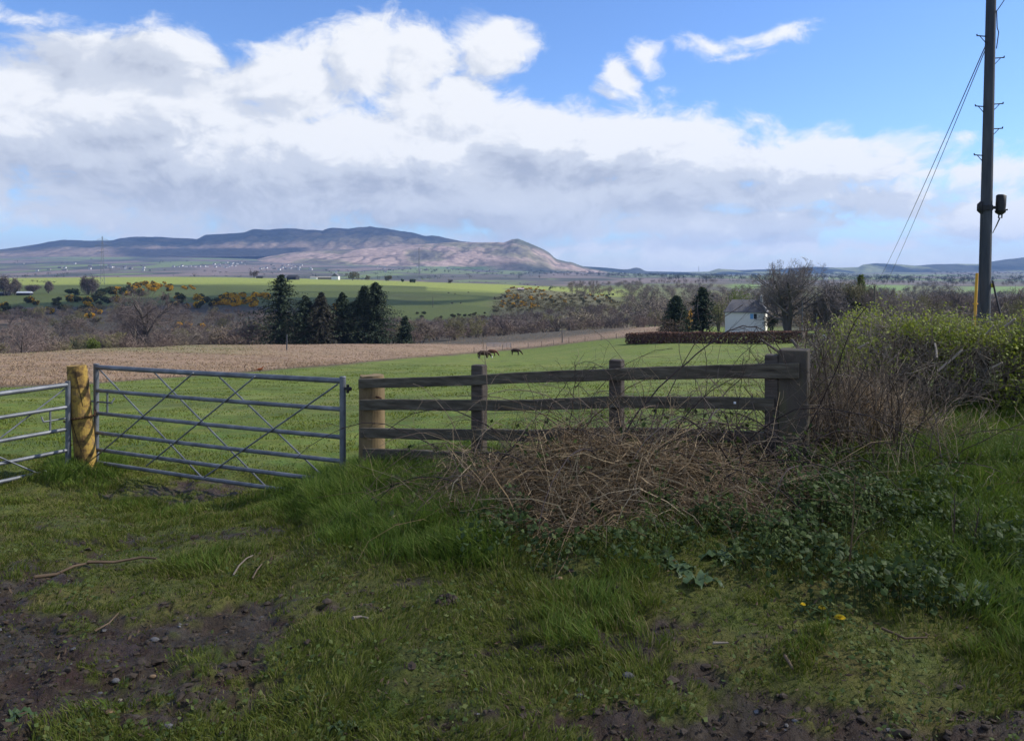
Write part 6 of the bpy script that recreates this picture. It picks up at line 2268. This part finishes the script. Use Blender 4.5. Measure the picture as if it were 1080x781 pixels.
lv.build('foliage', [HAW, GREYTWIG], hd)
n = 7000
x, y, z, t_ = hedge_pt(n, (0.4, 1.0), (0.0, 0.9), (2.9, 8.0))
b = MB(); cards(b, np.stack([x, y, z], 1), q.uniform(0.03, 0.08, n), 0, np.clip(q.normal(0.25, 0.2, n), 0, 1), 0.6, r=q)
b.build('inner_leaves', OLDLEAF, hd)

# tan dead stems in front of the hedge foot
n = 2600
x = q.normal(3.05, 0.38, n); y = q.normal(7.0, 0.22, n)
z = gz1(x, y) + q.uniform(0, 0.42, n) * np.exp(-((x - 3.05) / 0.45) ** 2)
az = q.uniform(0, 2 * math.pi, n); el = q.normal(0.6, 0.5, n)
d = np.stack([np.cos(az) * np.cos(el), np.sin(az) * np.cos(el), np.sin(el)], 1)
ln = q.uniform(0.12, 0.4, n)
pts = np.zeros((n, 4, 3)); pts[:, 0] = np.stack([x, y, z], 1)
for k in range(1, 4):
    d = norm(d + q.normal(size=(n, 3)) * 0.25 + [0, 0, -0.1]); pts[:, k] = pts[:, k - 1] + d * (ln / 3)[:, None]
b = MB(); batch_tubes(b, pts, q.uniform(0.0012, 0.003, n)[:, None] * np.array([1, .9, .7, .5]), 3, 0, np.clip(q.normal(0.5, 0.25, n), 0, 1))
tag(b.build('dead_stems', STRAW), kind='stuff')

# ------------------------------------------------------------------ dark ground leaves on the bank
n = 60000
Y = q.uniform(3.6, 7.0, n); x = q.uniform(-0.2, 0.66, n) * Y
z = gz1(x, Y); u, v = pix(x, Y, z)
msk = np.maximum.reduce([soft(u, v, 655, 905, 500, 600, 22), soft(u, v, 880, 1000, 520, 640, 22) * 0.9, soft(u, v, 940, 1120, 545, 655, 25) * 0.8, soft(u, v, 560, 700, 555, 605, 18) * 0.6, soft(u, v, 490, 640, 545, 590, 16) * 0.5, soft(u, v, 800, 1090, 600, 660, 22) * 0.35])
cl = fbm(x * 3.2, Y * 3.2, 3, 271)
k = q.uniform(0, 1, n) < msk * np.clip((cl - 0.33) * 2.6, 0, 1) * 0.85
x, Y, z, cl = x[k], Y[k], z[k], cl[k]
n = len(x)
hgt = (0.03 + 0.24 * np.clip(cl - 0.3, 0, 1) * 2) * q.uniform(0.1, 1.0, n)
C = np.stack([x, Y, z + hgt], 1)
b = MB()
cards(b, C, q.uniform(0.018, 0.048, n), 0, np.clip(0.25 + 1.6 * hgt + q.normal(size=n) * 0.18, 0, 1), 0.78, normal=np.array([[0, -0.3, 1.0]]), spread=1.0, r=q)
ks = np.arange(0, n, 4)
st = np.stack([np.stack([x[ks], Y[ks], z[ks] - 0.01], 1), C[ks]], 1)
batch_tubes(b, st, np.array([0.0018, 0.0012]), 3, 0, 0.4)
tag(b.build('ground_leaves', IVY), kind='stuff')

# weedy stems with leaves over the right bank
n = 2600
Y = q.uniform(3.9, 7.6, n); x = q.uniform(0.15, 0.68, n) * Y
z = gz1(x, Y); u, v = pix(x, Y, z)
msk = np.maximum(soft(u, v, 900, 1150, 480, 650, 30), 0.7 * soft(u, v, 640, 920, 505, 600, 20))
k = q.uniform(0, 1, n) < msk * np.clip((fbm(x * 2.2, Y * 2.2, 3, 291) - 0.3) * 2.2, 0, 1)
x, Y, z = x[k], Y[k], z[k]; n = len(x)
ln = q.uniform(0.10, 0.34, n)
az = q.uniform(0, 6.28, n); el = q.normal(1.2, 0.28, n)
d = np.stack([np.cos(az) * np.cos(el), np.sin(az) * np.cos(el), np.sin(el)], 1)
pts = np.zeros((n, 5, 3)); pts[:, 0] = np.stack([x, Y, z - 0.01], 1)
for k in range(1, 5):
    d = norm(d + q.normal(size=(n, 3)) * 0.12 + [0, 0, -0.04]); pts[:, k] = pts[:, k - 1] + d * (ln / 4)[:, None]
b = MB()
batch_tubes(b, pts, q.uniform(0.0012, 0.0026, n)[:, None] * np.linspace(1, 0.6, 5), 4, 0, q.uniform(0.2, 1, n))
for k in range(1, 5):
    for _ in range(3):
        cards(b, pts[:, k] + q.normal(size=(n, 3)) * 0.016, q.uniform(0.014, 0.042, n) * (1.15 - 0.12 * k), 0, np.clip(0.2 + 0.15 * k + q.normal(size=n) * 0.16, 0, 1), 0.5, normal=np.array([[0, -0.4, 0.8]]), spread=1.3, r=q)
tag(b.build('bank_weeds', mat('bank_weeds', [(0.030, 0.050, 0.012), (0.075, 0.11, 0.024), (0.14, 0.175, 0.045)], 3.0, 0.7, trans=0.28, tint=0.8, spec=0.2, lo=0.1, hi=0.9)), kind='stuff')
n = 420
x = q.uniform(2.2, 4.8, n); Y = q.uniform(5.2, 7.4, n)
u, v = pix(x, Y, gz1(x, Y)); k = (u > 850) & (u < 1100) & (fbm(x * 2, Y * 2, 3, 292) > 0.42)
x, Y = x[k], Y[k]; n = len(x)
ln = q.uniform(0.15, 0.55, n); az = q.uniform(0, 6.28, n); el = q.normal(0.95, 0.35, n)
d = np.stack([np.cos(az) * np.cos(el), np.sin(az) * np.cos(el), np.sin(el)], 1)
pts = np.stack([np.stack([x, Y, gz1(x, Y) - 0.01], 1) + d * (ln * f_)[:, None] + q.normal(size=(n, 3)) * 0.012 * f_ - np.array([0, 0, 0.06]) * f_ * f_ for f_ in (0, .33, .66, 1)], 1)
b = MB(); batch_tubes(b, pts, np.array([0.0022, 0.002, 0.0016, 0.001]), 4, 0, q.uniform(0.2, 1, n))
tag(b.build('bank_dead_stems', STRAW), kind='stuff')

# little weeds through the turf
n = 26000
Y = 2.3 * (8.8 / 2.3) ** q.uniform(0, 1, n); x = q.uniform(-0.8, 0.75, n) * Y
cl = fbm(x * 2.1 + 5, Y * 2.1, 4, 281, 0.6)
k = (Y < yfence(x) + 0.3) & (q.uniform(0, 1, n) < np.clip((cl - 0.50) * 5, 0.02, 1)) & (q.uniform(0, 1, n) > mud(x, Y) * 0.8)
x, Y, cl = x[k], Y[k], cl[k]; n = len(x)
hh = 0.006 + 0.035 * q.uniform(0, 1, n) ** 2
b = MB()
cards(b, np.stack([x, Y, ground_z(x, Y) + hh], 1), q.uniform(0.008, 0.028, n), 0, np.clip(q.normal(0.5, 0.25, n), 0, 1), 0.8, normal=np.array([[0, -0.2, 1.0]]), spread=0.7, r=q)
tag(b.build('turf_weeds', mat('turf_weeds', [(0.04, 0.065, 0.016), (0.085, 0.12, 0.028), (0.15, 0.17, 0.05)], 3.0, 0.7, trans=0.25, tint=0.8, spec=0.2, lo=0.1, hi=0.9)), kind='stuff')

# thin dark dead stalks standing on the bank at right
for (u0, v0, u1, v1, lab) in [(1003, 582, 1007, 520, 'dark dead stalk standing on the right bank, left of its pair'), (1022, 585, 1033, 535, 'dark dead stalk standing on the right bank, right of its pair'), (893, 610, 902, 500, 'pale thin dead stalk in front of the bare shrub')]:
    g = at_ground(u0, v0, 3, 8)
    tp_ = P(u1, v1, g[1] + 0.03)
    b = MB()
    path = np.array([g - [0, 0, 0.04], g * 0.6 + tp_ * 0.4 + [0.01, 0, 0], tp_])[None]
    batch_tubes(b, path, np.array([0.006, 0.0045, 0.002]), 5, 0, 0.1)
    t1, r1 = grow(path, np.array([[0.006, 0.0045, 0.002]]), 6, 40, 0.45, 4, 0.15, q, wob=0.2)
    batch_tubes(b, t1, np.maximum(r1, 0.0011), 3, 0, 0.3)
    tag(b.build('dead_stalk', CANE if 'dark' in lab else STRAW), lab, 'stalk')


# broad leaved plants
def dock(u, v, n, L_, label, seed, up=0.5, m=None):
    r = np.random.default_rng(seed)
    g = at_ground(u, v, 2, 8)
    t = thing('dock_plant', g, label, 'plant')
    b = MB()
    for k in range(n):
        a = k * 2.4 + r.uniform(-.4, .4)
        e = up * r.uniform(0.6, 1.4)
        l = L_ * r.uniform(0.7, 1.15)
        S = 7
        d = np.array([math.cos(a), math.sin(a), 0.0])
        sd = np.array([-d[1], d[0], 0])
        rows = []
        pos = np.array([0, 0, 0.01]); ang_ = e
        for s in range(S):
            f = s / (S - 1)
            wd = l * 0.19 * (math.sin(math.pi * min(1, 0.08 + 0.92 * f)) ** 0.8 + 0.06) * (1.0 if f > 0.15 else 0.4)
            wv = 0.012 * math.sin(s * 2.1 + k)
            rows += [pos - sd * wd + [0, 0, wd * 0.30 + wv], pos + [0, 0, 0], pos + sd * wd + [0, 0, wd * 0.30 - wv]]
            ang_ -= 0.24
            pos = pos + (d * math.cos(ang_) + np.array([0, 0, math.sin(ang_)])) * l / (S - 1)
        f = []
        for s in range(S - 1):
            f += [[s * 3, s * 3 + 1, s * 3 + 4, s * 3 + 3], [s * 3 + 1, s * 3 + 2, s * 3 + 5, s * 3 + 4]]
        b.add(np.array(rows), f, 0, r.uniform(0.5, 1.0))
    b.build('leaves', m or DOCK, t, smooth=True, local=False)
    return t


DOCK = mat('dock_leaves', [(0.030, 0.06, 0.018), (0.055, 0.095, 0.03), (0.085, 0.13, 0.05)], 5, 0.5, trans=0.2, tint=0.6, spec=0.4, bump=0.002, bscale=30)
dock(716, 604, 6, 0.145, 'broad dull green dock leaves below the bramble heap', 1)
dock(736, 618, 5, 0.13, 'pale upright dock leaf clump right of the broad dull one', 2, 0.9)
dock(758, 592, 5, 0.13, 'small dock clump on the bank under the end post', 3)
dock(700, 590, 4, 0.13, 'dock leaves tucked under the left of the dark ground leaves', 4)
dock(1032, 640, 6, 0.15, 'large drooping dock plant on the bank at the right', 5, 0.8)
dock(342, 572, 5, 0.11, 'small broad leaved plant at the edge of the lush grass', 6)
dock(14, 760, 4, 0.09, 'small broad leaved weed in the bottom left corner', 7)
dock(365, 770, 5, 0.08, 'small pale weed at the bottom edge left of the middle', 8)
dock(812, 588, 5, 0.14, 'dark dock leaves near the dandelions, higher on the bank', 9)

YEL = mat('dandelion_petals', [(0.62, 0.42, 0.01), (0.75, 0.55, 0.02)], 20, 0.7, trans=0.2)
for k, (u, v, s, lab) in enumerate([(886, 653, 1.15, 'largest yellow dandelion on the verge'), (867, 643.5, 0.8, 'smaller yellow dandelion left of the largest'), (847, 640, 0.6, 'half closed dandelion leftmost on the verge'), (1048, 452, 0.9, 'yellow dandelion at the foot of the hedge at right')]):
    g = at_ground(u, v + 5, 2, 9)
    t = thing('dandelion', g, lab, 'flower')
    hs_ = (5.5 / F * g[1])
    b = MB(); tube(b, [(0, 0, -0.01), (0.004, 0, hs_ * 0.6), (0, 0, hs_)], 0.0022, 5); b.build('stem', HAW, t, local=False)
    b = MB()
    for ring, (nr, rr_, zz_) in enumerate([(18, 0.021, 0.0), (14, 0.015, 0.004), (9, 0.008, 0.007)]):
        for j in range(nr):
            a = j * 2 * math.pi / nr + ring
            d = np.array([math.cos(a), math.sin(a), 0.25 + 0.25 * ring]) * rr_ * s
            sd = np.array([-math.sin(a), math.cos(a), 0]) * 0.0026 * s
            o0 = np.array([0, 0, hs_ + zz_])
            b.add([o0 - sd * 0.5, o0 + sd * 0.5, o0 + d + sd, o0 + d - sd], [[0, 1, 2, 3]])
    b.build('flower_head', YEL, t, local=False)
    b = MB()
    for j in range(7):
        a = j * 0.9 + k
        d = np.array([math.cos(a), math.sin(a), 0]); sd = np.array([-d[1], d[0], 0]) * 0.007
        b.add([-sd * .3 + [0, 0, .006], sd * .3 + [0, 0, .006], d * 0.05 + sd + [0, 0, .025], d * 0.05 - sd + [0, 0, .025], d * .095 + [0, 0, .012]], [[0, 1, 2, 3]])
        b.add([d * 0.05 + sd + [0, 0, .025], d * .095 + [0, 0, .012], d * 0.05 - sd + [0, 0, .025]], [[0, 1, 2]])
    b.build('leaves', IVY, t, local=False)


# ------------------------------------------------------------------ sticks, stones, litter
STICK = mat('fallen_stick', [(0.09, 0.06, 0.036), (0.17, 0.12, 0.075)], 8, 0.85)
PALESTICK = mat('pale_stick', [(0.15, 0.12, 0.09), (0.24, 0.20, 0.155)], 8, 0.85)


def stick(pl, r, label, m, twigs=0):
    pts = []
    for (u, v) in pl:
        g = at_ground(u, v, 2, 12); pts.append(g + [0, 0, r * 1.6 + 0.012])
    b = MB(); tube(b, pts, r * np.linspace(1, 0.55, len(pts)), 7)
    if twigs:
        t1, r1 = grow(np.array(pts)[None], (r * np.linspace(1, 0.55, len(pts)))[None], twigs, 40, 0.35, 4, 0.0, q, wob=0.15)
        batch_tubes(b, t1, np.maximum(r1, 0.0012), 4)
    return tag(b.build('stick', m, smooth=True), label, 'stick')


stick([(36, 609), (60, 606), (78, 603), (96, 599)], 0.011, 'long fallen brown stick on the mossy mud at left', STICK)
stick([(92, 600), (120, 597), (150, 593), (165, 593)], 0.010, 'thin brown stick lying in line with the long one', STICK)
stick([(246, 608), (252, 599), (260, 594), (267, 590)], 0.006, 'pale bent twig on the mud below the lush grass', PALESTICK)
stick([(266, 604), (271, 599), (276, 593)], 0.006, 'short dark twig beside the pale bent one', CANE)
stick([(100, 666), (115, 661), (125, 652)], 0.005, 'thin curved twig on the dark mud at left', STICK)
stick([(372, 662), (380, 657), (388, 659)], 0.008, 'pale curved stick end by the dark puddled earth', PALESTICK)
stick([(752, 688), (768, 687)], 0.006, 'short pale stick at the edge of the verge', PALESTICK)
stick([(828, 702), (836, 714)], 0.008, 'stubby tan stick near the bottom of the verge', STICK)
stick([(930, 668), (955, 678), (978, 676)], 0.006, 'brown twig below the dandelions', STICK, 3)
stick([(750, 538), (790, 522), (820, 513), (834, 508)], 0.009, 'pale dead branch on the bank under the end post', PALESTICK, 5)
stick([(790, 522), (804, 530), (812, 540)], 0.005, 'short pale side twig under the end post', PALESTICK)

STONE_M = mat('grey_stone', [(0.06, 0.057, 0.055), (0.11, 0.105, 0.102), (0.17, 0.165, 0.16)], 6, 0.85, tint=0.5, bump=0.003, bscale=40)
OCHRE_M = mat('ochre_stone', [(0.20, 0.13, 0.07), (0.30, 0.2, 0.11)], 6, 0.85)
import bmesh
_bm = bmesh.new(); bmesh.ops.create_icosphere(_bm, subdivisions=2, radius=1.0)
ICO_V = np.array([w_.co[:] for w_ in _bm.verts]); ICO_F = np.array([[w_.index for w_ in f_.verts] for f_ in _bm.faces]); _bm.free()
_bm = bmesh.new(); bmesh.ops.create_icosphere(_bm, subdivisions=1, radius=1.0)
ICO1_V = np.array([w_.co[:] for w_ in _bm.verts]); ICO1_F = np.array([[w_.index for w_ in f_.verts] for f_ in _bm.faces]); _bm.free()


def stone(u, v, w, label, m, seed, flat=0.55):
    r = np.random.default_rng(seed)
    g = at_ground(u, v, 2, 12)
    s = w / F * g[1] / 2
    vv_ = ICO_V * (0.8 + 0.4 * vnoise(ICO_V[:, 0] * 1.6 + seed * 3, ICO_V[:, 1] * 1.6 + ICO_V[:, 2] * 1.3, seed))[:, None]
    vv_ = np.clip(vv_, -0.9, r.uniform(0.6, 0.9))
    R_ = np.linalg.qr(r.normal(size=(3, 3)))[0]
    vv_ = (vv_ @ R_) * np.array([s, s * 0.8, s * flat])
    b = MB(); b.add(vv_ + g + [0, 0, s * flat * 0.55 + 0.004], ICO_F)
    return tag(b.build('stone', m), label, 'stone')


for k, (u, v, w, lab, m) in enumerate([(163, 673, 9, 'bluish grey stone in the mud left of the middle', STONE_M), (161, 711, 7, 'small ochre stone below the bluish grey one', OCHRE_M), (75, 753, 10, 'pointed grey stone in the bottom left mud', STONE_M), (176, 773, 12, 'pale blue grey stone at the bottom edge', STONE_M),
                                      (115, 756, 11, 'flat ochre stone lying at the bottom left', OCHRE_M), (662, 722, 13, 'flat grey stone in the mud right of the middle', STONE_M), (613, 736, 9, 'brownish stone near the flat grey one', STONE_M), (126, 730, 6, 'tiny white stone in the left mud', PALESTICK),
                                      (234, 766, 6, 'little pale stone near the bottom edge', PALESTICK), (590, 611, 8, 'pinkish stone at the foot of the bramble heap', OCHRE_M), (122, 712, 9, 'grey stone among the left mud clods', STONE_M)]):
    stone(u, v, w, lab, m, 40 + k)
EARTH = mat('bare_clod', [(0.025, 0.018, 0.013), (0.052, 0.039, 0.028), (0.085, 0.066, 0.048)], 12, 0.95, bump=0.008, bscale=30)
for k, (u, v, w, lab) in enumerate([(650, 626, 30, 'dark rough molehill below the bramble heap'), (470, 634, 26, 'low dark molehill in the grass left of the middle')]):
    g = at_ground(u, v, 2, 12)
    s = w / F * g[1] / 2
    b = MB()
    for j in range(26):
        a, rr_ = q.uniform(0, 6.28), s * math.sqrt(q.uniform(0, 1))
        z = max(0.0, (1 - (rr_ / s) ** 2)) * s * 0.5
        e = s * q.uniform(0.16, 0.34)
        b.add(ICO1_V * e * (0.75 + 0.5 * q.uniform(0, 1, (len(ICO1_V), 1))) + g + [math.cos(a) * rr_, math.sin(a) * rr_, z], ICO1_F)
    tag(b.build('molehill', EARTH), lab, 'molehill')

_t = (1 + 5 ** 0.5) / 2
OCT_V = np.array([(-1, _t, 0), (1, _t, 0), (-1, -_t, 0), (1, -_t, 0), (0, -1, _t), (0, 1, _t), (0, -1, -_t), (0, 1, -_t), (_t, 0, -1), (_t, 0, 1), (-_t, 0, -1), (-_t, 0, 1)]) / 1.9
OCT_F = np.array([(0, 11, 5), (0, 5, 1), (0, 1, 7), (0, 7, 10), (0, 10, 11), (1, 5, 9), (5, 11, 4), (11, 10, 2), (10, 7, 6), (7, 1, 8), (3, 9, 4), (3, 4, 2), (3, 2, 6), (3, 6, 8), (3, 8, 9), (4, 9, 5), (2, 4, 11), (6, 2, 10), (8, 6, 7), (9, 8, 1)])
# gravel, clods and leaf litter nobody could count
n = 26000
Y = 2.3 * (9.5 / 2.3) ** q.uniform(0, 1, n); x = q.uniform(-0.75, 0.7, n) * Y
k = q.uniform(0, 1, n) < np.clip(mud(x, Y) + 0.04, 0, 1) * 0.95 * (Y < yfence(x) + 1.5)
x, Y = x[k], Y[k]; n = len(x)
z = ground_z(x, Y)
b = MB(); b2 = MB()
for (bb, sel, s0, s1, smax) in ((b2, q.uniform(0, 1, n) < 0.93, 0.003, 0.0055, 0.028), (b, q.uniform(0, 1, n) < 0.05, 0.003, 0.004, 0.016)):
    k = np.where(sel)[0]
    s = np.minimum(smax, s0 + s1 * q.exponential(size=len(k)))
    V_ = OCT_V[None] * (0.55 + 0.7 * q.uniform(0, 1, (len(k), len(OCT_V), 1))) * (s[:, None] * np.array([1, 1, 0.45]) * q.uniform(0.6, 1.2, (len(k), 3)))[:, None, :]
    an_ = q.uniform(0, 6.28, len(k))
    c_, s_ = np.cos(an_)[:, None], np.sin(an_)[:, None]
    V_ = np.stack([V_[..., 0] * c_ - V_[..., 1] * s_, V_[..., 0] * s_ + V_[..., 1] * c_, V_[..., 2]], -1)
    V_ = V_ + np.stack([x[k], Y[k], z[k] + s * 0.15], 1)[:, None, :]
    f_ = (np.arange(len(k)) * len(OCT_V))[:, None, None] + OCT_F[None]
    bb.add(V_.reshape(-1, 3), f_.reshape(-1, 3), 0, np.repeat(q.uniform(0, 1, len(k)), len(OCT_V)))
tag(b.build('gravel', STONE_M), kind='stuff')
tag(b2.build('earth_crumbs', EARTH), kind='stuff')
n = 5200
Y = q.uniform(2.3, 8.0, n); x = q.uniform(-0.75, 0.7, n) * Y
z = ground_z(x, Y)
b = MB()
cards(b, np.stack([x, Y, z + 0.012], 1), q.uniform(0.012, 0.045, n), 0, np.clip(q.normal(0.45, 0.3, n), 0, 1), np.float64(0.28), normal=np.array([[0, 0, 1.0]]), spread=0.9, r=q)
tag(b.build('leaf_litter', OLDLEAF), kind='stuff')
